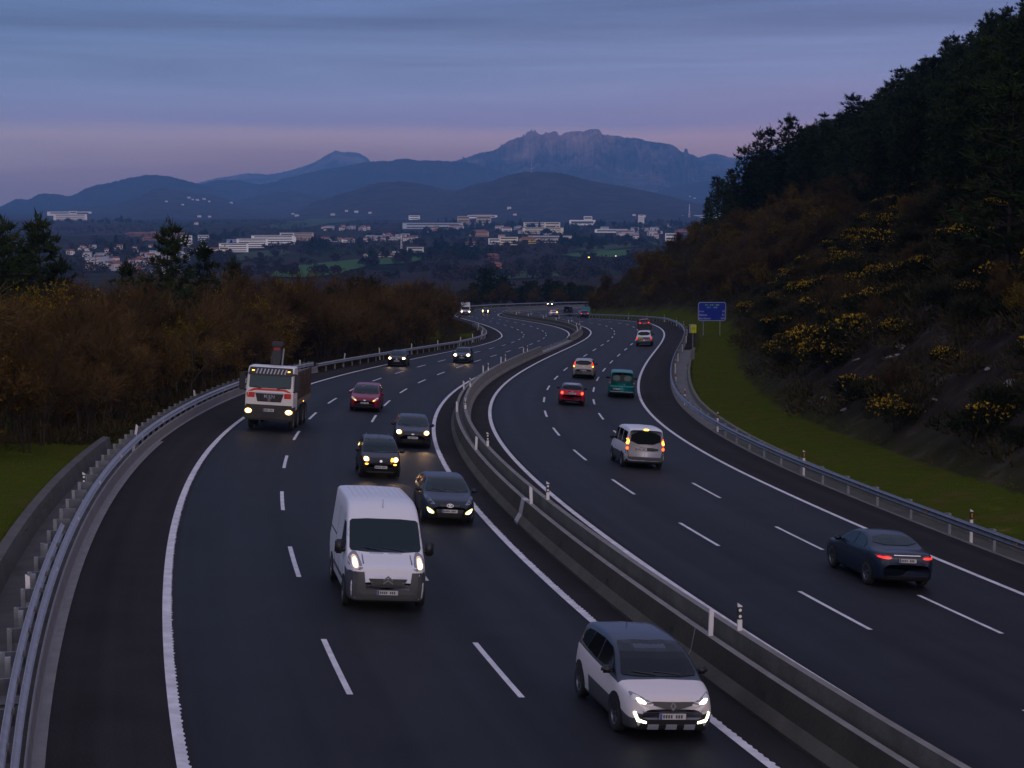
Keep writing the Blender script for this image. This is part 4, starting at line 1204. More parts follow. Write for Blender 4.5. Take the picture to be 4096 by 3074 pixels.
c.place(56.7, -6.85)

# ---- dark blue hatchback with yellow fog lamps
c = Car('hatchback_car', 'dark navy hatchback with bright yellow fog lamps, just behind the white van', 'car', 'hatch', 4.30, 1.78, 1.47, navy, group=G_ON, wheel=.325)
W2, H, L = c.W / 2, c.H, c.L
c.glazing(glass_teal); c.mirrors(L / 2 - .33 * L, .69 * H, navy); c.aerial(-L * .33, .4)
c.grille([(-.36 * W2, .43 * H), (.36 * W2, .43 * H), (.42 * W2, .475 * H), (-.42 * W2, .475 * H)])
c.grille([(-.42 * W2, .19 * H), (.42 * W2, .19 * H), (.54 * W2, .37 * H), (-.54 * W2, .37 * H)], name='lower_intake')
c.lamps('headlight', lens, [(.55 * W2, .475 * H), (.80 * W2, .49 * H), (.90 * W2, .57 * H), (.92 * W2, .64 * H), (.78 * W2, .60 * H), (.62 * W2, .52 * H)], 'front')
c.lamps('fog_lamp', trim, [(.56 * W2, .25 * H), (.80 * W2, .27 * H), (.90 * W2, .43 * H), (.78 * W2, .39 * H), (.60 * W2, .33 * H)], 'front', inner=[(.62 * W2, .275 * H), (.78 * W2, .29 * H), (.85 * W2, .385 * H), (.76 * W2, .365 * H), (.64 * W2, .31 * H)], m_in=L_WHITE, ring=[(.58 * W2, .26 * H), (.80 * W2, .275 * H), (.89 * W2, .415 * H), (.77 * W2, .385 * H), (.60 * W2, .325 * H)], m_ring=L_YELLOW)
c.badge('front', .455 * H, r=.085, kind='slant_h'); c.plate('front', .33 * H)
for xx, zz in ((-.10, .80), (-.22, .82), (-.33, .78), (.08, .60)): c.patch('lamp_reflection' if False else 'amber_lamp_or_glint', [(xx * L, zz * H), (xx * L + .022, zz * H), (xx * L + .03, zz * H + .07), (xx * L + .008, zz * H + .07)], 'side', L_AMBER_RING, sgn=-1, off=.016)  # orange reflections on the car's side, drawn as glowing patches
c.lamps('tail_light', lens_red, [(.60 * W2, .60 * H), (.88 * W2, .60 * H), (.88 * W2, .70 * H), (.66 * W2, .68 * H)], 'rear')
c.place(71.2, -3.2)

# ---- small black city car, indicator on
c = Car('city_car', 'small boxy black car with square amber lit headlamps and amber fog lamps', 'car', 'mpv', 3.65, 1.66, 1.55, black, group=G_ON, wheel=.29)
W2, H, L = c.W / 2, c.H, c.L
c.glazing(glass_teal); c.mirrors(L / 2 - .29 * L, .665 * H); c.aerial(L / 2 - .50 * L, .45)
c.patch('lower_bumper', [(-.62 * W2, .155 * H), (.62 * W2, .155 * H), (.66 * W2, .19 * H), (-.66 * W2, .19 * H)], 'front', trim_grey, off=.01)
c.grille([(-.5 * W2, .375 * H), (.5 * W2, .375 * H), (.5 * W2, .385 * H), (-.5 * W2, .385 * H)])
hl = c.lamps('headlight', lens, [(.55 * W2, .44 * H), (.84 * W2, .44 * H), (.88 * W2, .50 * H), (.84 * W2, .565 * H), (.62 * W2, .56 * H), (.54 * W2, .50 * H)], 'front', inner=[(.62 * W2, .455 * H), (.80 * W2, .455 * H), (.82 * W2, .54 * H), (.64 * W2, .54 * H)], m_in=L_WARM, ring=[(.57 * W2, .445 * H), (.83 * W2, .445 * H), (.86 * W2, .555 * H), (.60 * W2, .555 * H)], m_ring=L_AMBER_RING)
c.patch('indicator', [(.46 * W2, .45 * H), (.60 * W2, .45 * H), (.61 * W2, .53 * H), (.50 * W2, .54 * H)], 'front', L_AMBER, off=.018, smooth=1)
c.lamps('fog_lamp', trim, [(.56 * W2, .35 * H), (.82 * W2, .34 * H), (.84 * W2, .40 * H), (.58 * W2, .41 * H)], 'front', inner=[(.61 * W2, .36 * H), (.76 * W2, .355 * H), (.77 * W2, .395 * H), (.62 * W2, .40 * H)], m_in=L_AMBER)
c.badge('front', .455 * H, r=.055, kind='disc'); c.plate('front', .30 * H)
c.lamps('tail_light', lens_red, [(.66 * W2, .66 * H), (.88 * W2, .66 * H), (.80 * W2, .88 * H), (.68 * W2, .88 * H)], 'rear')
for sg in (1, -1):
    mb = MB(); p0, _n = c.cast('top', .30, sg * .56 * W2); p1, _n = c.cast('top', -1.2, sg * .56 * W2); mb.tube(p0 + Vector((0, 0, .045)), p1 + Vector((0, 0, .045)), .018, n=6)
    for t_ in (.02, .5, .98): q = p0.lerp(p1, t_); mb.box((q.x, q.y, q.z + .015), (.07, .025, .07))
    mb.build('roof_rail', grey_p, c.root)
c.place(83.4, -4.85, yaw=R(2))
CITY = c

# ---- black hatchback with round warm headlamps
c = Car('hatchback_car', 'black hatchback with round warm headlamps in the lane nearest the median', 'car', 'hatch', 4.35, 1.80, 1.48, paint('black_blue_paint', (.014, .014, .022)), group=G_ON, wheel=.32)
W2, H, L = c.W / 2, c.H, c.L
c.glazing(glass_teal); c.mirrors(L / 2 - .33 * L, .70 * H); c.aerial(L / 2 - .50 * L, .25)
c.grille([(-.46 * W2, .44 * H), (.46 * W2, .44 * H), (.50 * W2, .485 * H), (-.50 * W2, .485 * H)])
c.grille([(-.55 * W2, .20 * H), (.55 * W2, .20 * H), (.48 * W2, .30 * H), (-.48 * W2, .30 * H)], name='lower_intake')
c.lamps('headlight', lens, [(.54 * W2, .45 * H), (.84 * W2, .46 * H), (.90 * W2, .56 * H), (.86 * W2, .60 * H), (.66 * W2, .56 * H)], 'front', inner=ell(.745 * W2, .52 * H, .105 * W2, .052 * H), m_in=L_WARM, ring=ell(.73 * W2, .515 * H, .15 * W2, .068 * H), m_ring=L_AMBER_RING)
c.badge('front', .465 * H, r=.045, kind='oval'); c.plate('front', .355 * H, text='1889 DTJ')
c.lamps('tail_light', lens_red, [(.66 * W2, .60 * H), (.88 * W2, .60 * H), (.84 * W2, .74 * H), (.70 * W2, .74 * H)], 'rear')
c.place(97.3, -2.95)
FOCUS = c

# ---- maroon compact MPV
c = Car('compact_mpv', 'maroon compact people carrier with slanted headlamps, oncoming middle lane', 'car', 'mpv', 4.33, 1.82, 1.60, maroon, group=G_ON, wheel=.32)
W2, H, L = c.W / 2, c.H, c.L
c.glazing(glass_teal); c.mirrors(L / 2 - .30 * L, .64 * H, maroon)
c.grille([(-.36 * W2, .405 * H), (.36 * W2, .405 * H), (.40 * W2, .45 * H), (-.40 * W2, .45 * H)])
c.grille([(-.66 * W2, .165 * H), (.66 * W2, .165 * H), (.60 * W2, .235 * H), (-.60 * W2, .235 * H)], name='lower_intake')
c.lamps('headlight', mat('lens_lit', (.4, .3, .3), .2, emit=(1, .75, .65), es=.45), [(.52 * W2, .40 * H), (.66 * W2, .41 * H), (.88 * W2, .48 * H), (.90 * W2, .545 * H), (.76 * W2, .53 * H)], 'front', inner=[(.53 * W2, .405 * H), (.64 * W2, .41 * H), (.68 * W2, .46 * H), (.60 * W2, .45 * H)], m_in=L_AMBER)
c.badge('front', .43 * H, r=.045, kind='oval'); c.plate('front', .33 * H)
c.lamps('tail_light', lens_red, [(.66 * W2, .66 * H), (.88 * W2, .66 * H), (.80 * W2, .88 * H), (.68 * W2, .88 * H)], 'rear')
c.place(118.7, -6.05)

# ---- lorry: cab over tipper with stake sides and a folded crane
def lorry():
    W = 2.5
    root = empty('stake_truck', (0, 0, 0), 'white and red flatbed lorry with dark stake sides and a folded crane', 'truck', G_ON)
    tw = paint('truck_white_paint', (.66, .62, .60), .45); tr = paint('truck_red_paint', (.50, .018, .010), .45); dirt = mat('dusty_black', (.035, .032, .030), .8, var=.3, vscale=3)
    c = Car.__new__(Car); c.root = root; c.L, c.W, c.H = 2.0, W, 2.95; c.wheel_proto = None
    # cab shell, front plane at x = 0
    prof = [(-.02, .95), (0, 1.25), (.0, 1.75), (-.06, 2.0), (-.22, 2.72), (-.32, 2.90), (-.55, 2.98), (-1.75, 3.0), (-1.9, 2.9), (-1.92, .95)]
    bm = bmesh.new(); ra = []
    ysec = [(-1.0, .955), (-.985, .985), (-.90, 1.0), (0, 1.0), (.90, 1.0), (.985, .985), (1.0, .955)]
    for y, k in ysec:
        ra.append([bm.verts.new((p[0] * 1.0 - (1 - k) * 1.6 * (1 if p[0] > -.9 else -1), y * (W / 2 - .02) * (1 if p[1] < 2 else 1 - .045 * (p[1] - 2)), p[1] - (1 - k) * (1.2 if p[1] > 2.5 else 0))) for p in prof])
    for a in range(len(ra) - 1):
        for i in range(len(prof) - 1): bm.faces.new((ra[a][i], ra[a + 1][i], ra[a + 1][i + 1], ra[a][i + 1]))
        bm.faces.new((ra[a][-1], ra[a + 1][-1], ra[a + 1][0], ra[a][0]))
    bm.faces.new(ra[0][::-1]); bm.faces.new(ra[-1])
    bmesh.ops.recalc_face_normals(bm, faces=bm.faces[:])
    bm.verts.index_update()
    V = [v.co.copy() for v in bm.verts]; F = [[v.index for v in f.verts] for f in bm.faces]; bm.free()
    mb = MB(); mb.add(V, F); body = mb.build('cab', tw, root); c.body = body
    c.bvh = BVHTree.FromPolygons(V, F); c.V, c.F = V, F
    W2 = W / 2
    ws = c.patch('windscreen', [(-.86 * W2, 2.03), (-.80 * W2, 1.99), (.80 * W2, 1.99), (.86 * W2, 2.03), (.85 * W2, 2.60), (-.85 * W2, 2.60)], 'front', mat('truck_glass', (.022, .045, .055), .1, spec=.35), off=.008)
    v = c.patch('sun_visor', [(-.90 * W2, 2.58), (.90 * W2, 2.58), (.86 * W2, 2.90), (-.86 * W2, 2.90)], 'front', trim, off=.05)
    for k in range(9):     # slanting pale strokes of the owner's name, too smeared to read
        x0 = -.62 + k * .145
        c.patch('name_stroke', [((x0 + .0) * W2, 2.64), ((x0 + .055) * W2, 2.64), ((x0 + .11) * W2, 2.85), ((x0 + .06) * W2, 2.85)], 'front', mat('pale_lettering', (.38, .36, .42), .5), parent=v, off=.058)
    for sg in (1, -1): c.patch('amber_lamp_or_glint', [(sg * .68 * W2, 2.74), (sg * .78 * W2, 2.74), (sg * .78 * W2, 2.785), (sg * .68 * W2, 2.785)], 'front', L_AMBER, off=.058)
    c.patch('stripe', [(-.99 * W2, 1.54), (-.60 * W2, 1.54), (-.60 * W2, 1.78), (-.99 * W2, 1.78)], 'front', tr, off=.006)
    c.patch('stripe', [(.99 * W2, 1.54), (.60 * W2, 1.54), (.60 * W2, 1.78), (.99 * W2, 1.78)], 'front', tr, off=.006)
    c.patch('stripe', [(-.76 * W2, 1.82), (-.56 * W2, 1.875), (.56 * W2, 1.875), (.76 * W2, 1.82), (.90 * W2, 1.82), (.64 * W2, 1.97), (-.64 * W2, 1.97), (-.90 * W2, 1.82)], 'front', tr, off=.006)
    c.patch('grille', [(-.58 * W2, 1.74), (.58 * W2, 1.74), (.48 * W2, 1.36), (-.48 * W2, 1.36)], 'front', trim, off=.012)
    c.patch('grille_trim', [(-.60 * W2, 1.75), (.60 * W2, 1.75), (.56 * W2, 1.80), (-.56 * W2, 1.80)], 'front', silver, off=.03)
    lettering('emblem', 'MAN', .24, chrome, root, (.03, -.0, 1.53), rot=(math.pi / 2, 0, math.pi / 2), align='CENTER', bold=.006, spacing=1.15)
    c.badge('front', 1.46, r=.07, kind='chevrons')
    mb = MB(); mb.box((-.42, 0, .86), (1.0, W + .02, .72), bev=.08); bump = mb.build('bumper', dirt, root)
    Vb = [Vector(q) for q in mb.v]; c.bvh = BVHTree.FromPolygons(Vb, mb.f)
    c.lamps('headlight', lens, [(.66 * W2, .78), (.96 * W2, .80), (.96 * W2, 1.02), (.70 * W2, 1.02)], 'front', inner=ell(.83 * W2, .92, .125 * W2, .095), m_in=L_WARM, ring=ell(.83 * W2, .92, .16 * W2, .125), m_ring=L_AMBER_RING)
    c.plate('front', .98, w=.56, h=.13)
    c.patch('step_recess', [(-.30 * W2, .60), (.30 * W2, .60), (.30 * W2, .82), (-.30 * W2, .82)], 'front', trim, off=.006)
    c.bvh = BVHTree.FromPolygons(V, F)
    for sg in (1, -1):
        c.patch('side_window', [(-.35, 1.95), (-1.35, 1.95), (-1.35, 2.6), (-.52, 2.6)], 'side', glass, sgn=sg)
        mb = MB(); mb.box((.10, sg * (W2 + .16), 2.28), (.12, .30, .82), bev=.05); mb.tube((-.1, sg * (W2 - .1), 2.68), (.1, sg * (W2 + .15), 2.66), .04); mb.tube((-.1, sg * (W2 - .1), 1.86), (.1, sg * (W2 + .15), 1.9), .03); mb.build('door_mirror', trim, root)
        mb = MB()
        for yy in (.15, -.75): mb.tube((.03, sg * .45 + yy * .1, 1.985), (-.02, sg * .45 + sg * .38, 2.07), .016, n=5)
        mb.build('wiper', trim, root)
    # chassis, axles and wheels
    mb = MB(); mb.box((-4.2, 0, .85), (6.6, .9, .30)); mb.box((-2.9, 0, .75), (1.4, 2.1, .5), bev=.05); mb.build('chassis', dirt, root)
    for xa in (-1.35, -3.3, -5.6, -6.95):
        for sg in (1, -1): c.wheel(xa, sg * (W2 - .20), .50, sg)
    bed = mat('dusty_bed', (.16, .12, .085), .85, var=.25, vscale=2)
    mb = MB(); mb.box((-5.2, 0, 1.28), (5.9, W, .24), bev=.02); mb.build('flatbed', bed, root)
    dark_board = mat('rusty_board', (.045, .026, .022), .8, var=.4, vscale=2)
    for sg in (1, -1):
        for k in range(9):
            mb = MB(); mb.box((-2.4 - k * .69, sg * (W2 - .05), 2.05), (.08, .07, 1.32)); mb.build('stake', dark_board, root)
        for k in range(3):
            mb = MB(); mb.box((-5.2, sg * (W2 - .095), 1.62 + k * .38), (5.7, .03, .30)); mb.build('side_board', dark_board, root)
        mb = MB(); mb.box((-5.2, sg * (W2 - .095), 2.68), (5.7, .04, .05)); mb.build('top_rail', dark_board, root)
        mb = MB(); mb.box((-4.4, sg * (W2 + .01), 1.22), (.10, .03, .06)); mb.build('amber_lamp_or_glint', L_AMBER, root)
    mb = MB(); mb.box((-2.35, 0, 2.0), (.06, W - .1, 1.3)); mb.build('headboard', dark_board, root)
    # folded crane behind the cab
    cr = mat('crane_black', (.020, .020, .024), .6); cred = mat('crane_red', (.22, .010, .020), .5)
    mb = MB(); mb.box((-2.12, -.15, 1.7), (.42, .5, 1.3), bev=.05); mb.tube((-2.12, -.15, 2.2), (-2.12, -.15, 3.3), .17, n=10)
    k_ = mb.build('crane_column', cr, root)
    mb = MB(); mb.prism([(-.26, 2.9), (.16, 2.9), (.26, 3.5), (.18, 3.9), (-.14, 3.9), (-.30, 3.3)], 'x', -2.36, -1.98); mb.build('crane_boom', cr, k_)
    mb = MB(); mb.box((-2.15, .03, 3.99), (.52, .62, .22), bev=.05); mb.build('crane_head', cr, k_)
    mb = MB(); mb.box((-1.965, .0, 3.76), (.02, .34, .12)); mb.build('crane_mark', cred, k_)
    mb = MB(); mb.tube((-2.0, .32, 3.0), (-2.05, .36, 3.8), .05, n=8); mb.build('crane_ram', steel_dull, k_)
    c.place(100.3, -10.25, yaw=R(-3.4)); root.matrix_world = root.matrix_world @ Matrix.Scale(1.10, 4, (0, 0, 1))
lorry()

# ---- distant oncoming cars (beams: see beam() below)
def beam(c, watts, z=.65, y=.62, col=(1.0, .62, .30), x=None):
    """the dipped beams of a car whose headlamps are lit"""
    for sg in (1, -1):
        ld = bpy.data.lights.new('headlight_beam', 'SPOT'); ld.energy = watts; ld.color = col; ld.spot_size = R(46); ld.spot_blend = 1.0; ld.shadow_soft_size = .08
        lo = bpy.data.objects.new('headlight_beam', ld); COL.objects.link(lo); lo.parent = c.root
        lo.location = ((x if x is not None else c.L / 2 + .06), sg * y * c.W / 2 * 1.1, z)
        lo.rotation_euler = Vector((1, 0, -.16)).to_track_quat('-Z', 'Y').to_euler()
def simple_front(name, label, cat, kind, L, W, H, p, s, o, warm=True, yaw=0, roof=None, r_in=.105):
    c = Car(name, label, cat, kind, L, W, H, p, roof=roof, group=G_ON)
    W2 = c.W / 2; k = .52 if kind in ('hatch', 'sedan') else .47
    c.glazing(glass_teal); c.mirrors(L / 2 - .33 * L, .69 * H)
    c.grille([(-.42 * W2, (k - .08) * H), (.42 * W2, (k - .08) * H), (.46 * W2, (k - .035) * H), (-.46 * W2, (k - .035) * H)])
    c.grille([(-.55 * W2, .19 * H), (.55 * W2, .19 * H), (.48 * W2, .29 * H), (-.48 * W2, .29 * H)], name='lower_intake')
    c.lamps('headlight', lens, [(.52 * W2, (k - .07) * H), (.84 * W2, (k - .06) * H), (.90 * W2, (k + .04) * H), (.84 * W2, (k + .07) * H), (.64 * W2, (k + .03) * H)], 'front', inner=ell(.73 * W2, (k - .005) * H, r_in * W2 * 1.2, .055 * H), m_in=L_WARM, ring=ell(.73 * W2, (k - .005) * H, .17 * W2, .068 * H), m_ring=L_AMBER_RING if warm else L_WARM)
    c.plate('front', .35 * H); c.badge('front', (k - .055) * H, r=.045)
    c.lamps('tail_light', lens_red, [(.62 * W2, .60 * H), (.88 * W2, .60 * H), (.86 * W2, .70 * H), (.68 * W2, .70 * H)], 'rear')
    c.place(s, o, yaw=yaw)
    beam(c, 26 if warm else 34)
    return c
beam(FOCUS, 42); beam(CITY, 22)
simple_front('hatchback_car', 'black hatchback with amber headlamps passing along the left guardrail', 'car', 'hatch', 4.2, 1.76, 1.46, black, 174.5, -10.8, True, R(4))
simple_front('hatchback_car', 'slate blue small hatchback with white headlamps left of the median curve', 'car', 'hatch', 4.0, 1.74, 1.50, slate, 185.3, -6.15, False, R(3))
c = simple_front('saloon_car', 'dark saloon with four bright headlamps leaving the far bend', 'car', 'sedan', 4.5, 1.80, 1.44, black, 448, -5.0, True)
W2, H = c.W / 2, c.H
c.lamps('fog_lamp', trim, [(.55 * W2, .24 * H), (.8 * W2, .25 * H), (.8 * W2, .34 * H), (.55 * W2, .33 * H)], 'front', inner=ell(.67 * W2, .29 * H, .09 * W2, .035 * H), m_in=L_WARM)
simple_front('saloon_car', 'blue grey saloon side on beneath the farthest guardrail', 'car', 'sedan', 4.6, 1.82, 1.44, slate, 560, -10.0, False)
c = Car('motorhome', 'white box bodied motorhome half hidden behind the left thicket', 'motorhome', 'van', 6.8, 2.25, 3.0, white, group=G_ON, wheel=.35,
        over=dict(top=[(0, .26), (.004, .31), (.03, .35), (.13, .42), (.15, .44), (.20, .58), (.205, .66), (.212, .90), (.23, .96), (.30, .99), (.7, 1.0), (.97, .99), (1, .95)], belt=[(0, .25), (.15, .40), (.5, .42), (1, .42)], ws=[(.82, .45), (.78, .635)], tum=.06, sw=[[(.20, .42), (.215, .56), (.30, .56), (.30, .42)], [(.5, .5), (.5, .68), (.7, .68), (.7, .5)]]))
W2, H, L = c.W / 2, c.H, c.L
c.glazing(glass, rear=False); c.mirrors(L / 2 - .2 * L, .47 * H, tall=True)
c.patch('bumper', [(-.95 * W2, .09 * H), (.95 * W2, .09 * H), (.95 * W2, .20 * H), (-.95 * W2, .20 * H)], 'front', trim_grey, off=.012)
c.patch('grille', [(-.5 * W2, .22 * H), (.5 * W2, .22 * H), (.55 * W2, .29 * H), (-.55 * W2, .29 * H)], 'front', trim, off=.008)
c.lamps('headlight', lens, [(.62 * W2, .25 * H), (.92 * W2, .26 * H), (.9 * W2, .34 * H), (.66 * W2, .33 * H)], 'front', inner=ell(.77 * W2, .295 * H, .14 * W2, .035 * H), m_in=L_WARM)
c.plate('front', .15 * H)
c.place(424, -9.6)

# ---- dark saloon driving away, nearest on the right
c = Car('saloon_car', 'dark navy saloon with glowing red tail lamps, nearest on the outgoing carriageway', 'car', 'sedan', 4.55, 1.80, 1.43, navy, group=G_OUT, wheel=.325)
W2, H, L = c.W / 2, c.H, c.L
c.glazing(glass_teal); c.mirrors(L / 2 - .33 * L, .69 * H, navy)
c.lamps('tail_light', lens_red, [(.50 * W2, .60 * H), (.92 * W2, .60 * H), (.94 * W2, .69 * H), (.52 * W2, .68 * H)], 'rear', inner=[(.54 * W2, .615 * H), (.90 * W2, .615 * H), (.91 * W2, .655 * H), (.55 * W2, .65 * H)], m_in=L_RED)
c.patch('chrome_strip', [(-.45 * W2, .675 * H), (.45 * W2, .675 * H), (.45 * W2, .69 * H), (-.45 * W2, .69 * H)], 'rear', chrome, off=.012)
c.patch('bumper_insert', [(-.7 * W2, .17 * H), (.7 * W2, .17 * H), (.75 * W2, .28 * H), (-.75 * W2, .28 * H)], 'rear', trim, off=.006)
c.plate('rear', .585 * H)
c.lamps('headlight', lens, [(.55 * W2, .46 * H), (.85 * W2, .47 * H), (.90 * W2, .56 * H), (.66 * W2, .54 * H)], 'front')
c.place(60.2, 8.5, back=True)

# ---- white high roof people van, braking
c = Car('leisure_van', 'white high roofed van with its brake lamps glowing orange, middle outgoing lane', 'van', 'van', 4.4, 1.84, 1.86, white, group=G_OUT, wheel=.32, sill=.50)
W2, H, L = c.W / 2, c.H, c.L
c.glazing(glass); c.mirrors(L / 2 - .27 * L, .60 * H, trim)
c.patch('bumper', [(-.97 * W2, .145 * H), (.97 * W2, .145 * H), (.97 * W2, .47 * H), (.86 * W2, .47 * H), (.80 * W2, .29 * H), (-.80 * W2, .29 * H), (-.86 * W2, .47 * H), (-.97 * W2, .47 * H)], 'rear', trim_grey, off=.012)
c.patch('plate_recess', [(-.66 * W2, .435 * H), (.42 * W2, .435 * H), (.52 * W2, .52 * H), (-.66 * W2, .52 * H)], 'rear', trim, off=.008, smooth=1)
c.lamps('tail_light', lens_red, [(.80 * W2, .57 * H), (.97 * W2, .57 * H), (.94 * W2, .75 * H), (.80 * W2, .75 * H)], 'rear', inner=[(.815 * W2, .595 * H), (.955 * W2, .595 * H), (.935 * W2, .725 * H), (.82 * W2, .725 * H)], m_in=L_YHOT, ring=[(.80 * W2, .575 * H), (.97 * W2, .575 * H), (.95 * W2, .745 * H), (.805 * W2, .745 * H)], m_ring=L_RED)
c.lamps('fog_lamp', lens_red, [(.82 * W2, .44 * H), (.96 * W2, .44 * H), (.96 * W2, .545 * H), (.82 * W2, .545 * H)], 'rear', inner=[(.83 * W2, .455 * H), (.95 * W2, .455 * H), (.95 * W2, .535 * H), (.83 * W2, .535 * H)], m_in=L_ORANGE)
c.patch('brake_lamp', [(-.12 * W2, .935 * H), (.12 * W2, .935 * H), (.12 * W2, .962 * H), (-.12 * W2, .962 * H)], 'rear', L_YHOT, off=.03, smooth=1)
c.plate('rear', .477 * H, y=.18)
c.patch('door_gap', [(-.006, .30 * H), (.006, .30 * H), (.006, .42 * H), (-.006, .42 * H)], 'rear', trim_grey, off=.003)
c.lamps('headlight', lens, [(.55 * W2, .37 * H), (.85 * W2, .38 * H), (.90 * W2, .47 * H), (.66 * W2, .46 * H)], 'front')
c.place(90.8, 7.3, back=True, yaw=R(1))

# ---- turquoise green van
c = Car('passenger_van', 'turquoise green van with twin rear windows in the outer outgoing lane', 'van', 'van', 4.8, 1.92, 1.97, green, group=G_OUT, wheel=.33)
W2, H, L = c.W / 2, c.H, c.L
c.glazing(glass, rear=False); c.mirrors(L / 2 - .25 * L, .62 * H, trim, tall=False, s=1.2)
wnd = c.patch('rear_window_surround', [(-.80 * W2, .60 * H), (.80 * W2, .60 * H), (.76 * W2, .85 * H), (-.76 * W2, .85 * H)], 'rear', trim, off=.006, smooth=1)
for sg in (1, -1): c.patch('rear_window', [(sg * .16 * W2, .61 * H), (sg * .72 * W2, .645 * H), (sg * .69 * W2, .83 * H), (sg * .16 * W2, .83 * H)], 'rear', mat('grey_glass', (.10, .125, .12), .3, spec=.4), parent=wnd, off=.012, smooth=1)
c.patch('step_ledge', [(-.90 * W2, .40 * H), (.90 * W2, .40 * H), (.90 * W2, .445 * H), (-.90 * W2, .445 * H)], 'rear', paint('light_green_paint', (.02, .26, .25), .4), off=.035)
c.patch('lower_panel', [(.10 * W2, .26 * H), (.80 * W2, .26 * H), (.80 * W2, .37 * H), (.10 * W2, .37 * H)], 'rear', paint('light_green_paint', (.02, .26, .25), .4), off=.006) if False else None
c.patch('bumper', [(-.96 * W2, .12 * H), (.96 * W2, .12 * H), (.96 * W2, .215 * H), (-.96 * W2, .215 * H)], 'rear', trim, off=.012)
c.patch('bumper_step', [(-.90 * W2, .215 * H), (.90 * W2, .215 * H), (.90 * W2, .235 * H), (-.90 * W2, .235 * H)], 'rear', silver, off=.02)
c.lamps('tail_light', lens_red, [(.86 * W2, .46 * H), (.98 * W2, .46 * H), (.95 * W2, .78 * H), (.87 * W2, .74 * H)], 'rear', inner=[(.885 * W2, .54 * H), (.94 * W2, .54 * H), (.94 * W2, .58 * H), (.885 * W2, .58 * H)], m_in=mat('lamp_pale', (.6, .3, .3), .3))
c.patch('rear_badge', [(.02 * W2, .505 * H), (.12 * W2, .505 * H), (.12 * W2, .555 * H), (.02 * W2, .555 * H)], 'rear', green, off=.004) if False else None
c.badge('rear', .50 * H, y=-.16 * W2, r=.06, kind='ring'); c.plate('rear', .325 * H, y=.42 * W2)
c.patch('brake_lamp', [(-.08 * W2, .875 * H), (.08 * W2, .875 * H), (.08 * W2, .90 * H), (-.08 * W2, .90 * H)], 'rear', trim, off=.02)
for a in (.5, -.02): c.patch('wiper', [((a) * W2, .52 * H), ((a - .02) * W2, .51 * H), ((a + .22) * W2, .60 * H), ((a + .24) * W2, .61 * H)], 'rear', trim, off=.03)
c.place(142.3, 10.65, back=True)

# ---- red small hatch with a pale roof
c = Car('small_hatchback', 'bright red rounded small hatchback with pale roof and ring tail lamps', 'car', 'hatch', 3.85, 1.76, 1.43, red, roof=roof_dark, group=G_OUT, wheel=.31, axles=(.185, .83))
W2, H, L = c.W / 2, c.H, c.L
c.glazing(glass); c.mirrors(L / 2 - .34 * L, .69 * H, trim)
c.patch('roof_panel', [(L / 2 - .48 * L, -.60 * W2), (L / 2 - .84 * L, -.58 * W2), (L / 2 - .84 * L, .58 * W2), (L / 2 - .48 * L, .60 * W2)], 'top', silver, off=.01, smooth=1)
c.lamps('tail_light', lens_red, [(.64 * W2, .50 * H), (.88 * W2, .50 * H), (.90 * W2, .66 * H), (.66 * W2, .66 * H)], 'rear', inner=ell(.77 * W2, .58 * H, .075 * W2, .05 * H), m_in=L_ORANGE, ring=ell(.77 * W2, .58 * H, .115 * W2, .075 * H), m_ring=L_RED)
c.patch('boot_handle', [(-.32 * W2, .625 * H), (.32 * W2, .625 * H), (.32 * W2, .655 * H), (-.32 * W2, .655 * H)], 'rear', trim, off=.015)
c.badge('rear', .645 * H, r=.05, kind='wings'); c.plate('rear', .565 * H)
for sg in (1, -1): c.patch('rear_reflector', ell(sg * .66 * W2, .31 * H, .10 * W2, .035 * H), 'rear', trim, off=.006)
c.patch('diffuser', [(-.6 * W2, .16 * H), (.6 * W2, .16 * H), (.55 * W2, .25 * H), (-.55 * W2, .25 * H)], 'rear', trim, off=.008)
c.patch('exhaust_trim', [(-.5 * W2, .15 * H), (.5 * W2, .15 * H), (.5 * W2, .165 * H), (-.5 * W2, .165 * H)], 'rear', silver, off=.014)
c.lamps('headlight', lens, ell(.70 * W2, .52 * H, .14 * W2, .075 * H), 'front')
c.place(130.8, 6.95, back=True)

# ---- champagne people carrier
c = Car('people_carrier', 'champagne coloured people carrier with tall red tail lamps', 'car', 'mpv', 4.5, 1.84, 1.63, champagne, group=G_OUT, wheel=.32)
W2, H, L = c.W / 2, c.H, c.L
c.glazing(glass); c.mirrors(L / 2 - .30 * L, .67 * H, trim)
c.patch('roof_panel', [(L / 2 - .46 * L, -.62 * W2), (L / 2 - .90 * L, -.60 * W2), (L / 2 - .90 * L, .60 * W2), (L / 2 - .46 * L, .62 * W2)], 'top', silver, off=.006, smooth=1)
c.lamps('tail_light', lens_red, [(.77 * W2, .58 * H), (.95 * W2, .56 * H), (.93 * W2, .68 * H), (.80 * W2, .90 * H), (.74 * W2, .90 * H)], 'rear', inner=[(.80 * W2, .60 * H), (.92 * W2, .59 * H), (.90 * W2, .655 * H), (.80 * W2, .66 * H)], m_in=L_YHOT, ring=[(.78 * W2, .585 * H), (.94 * W2, .57 * H), (.91 * W2, .69 * H), (.80 * W2, .86 * H), (.76 * W2, .86 * H)], m_ring=L_RED)
c.patch('boot_crease', [(-.78 * W2, .475 * H), (.78 * W2, .475 * H), (.78 * W2, .49 * H), (-.78 * W2, .49 * H)], 'rear', trim_grey, off=.004)
c.patch('bumper', [(-.94 * W2, .14 * H), (.94 * W2, .14 * H), (.90 * W2, .24 * H), (-.90 * W2, .24 * H)], 'rear', trim, off=.012)
c.badge('rear', .615 * H, r=.035); c.plate('rear', .42 * H)
c.place(161.9, 7.35, back=True)

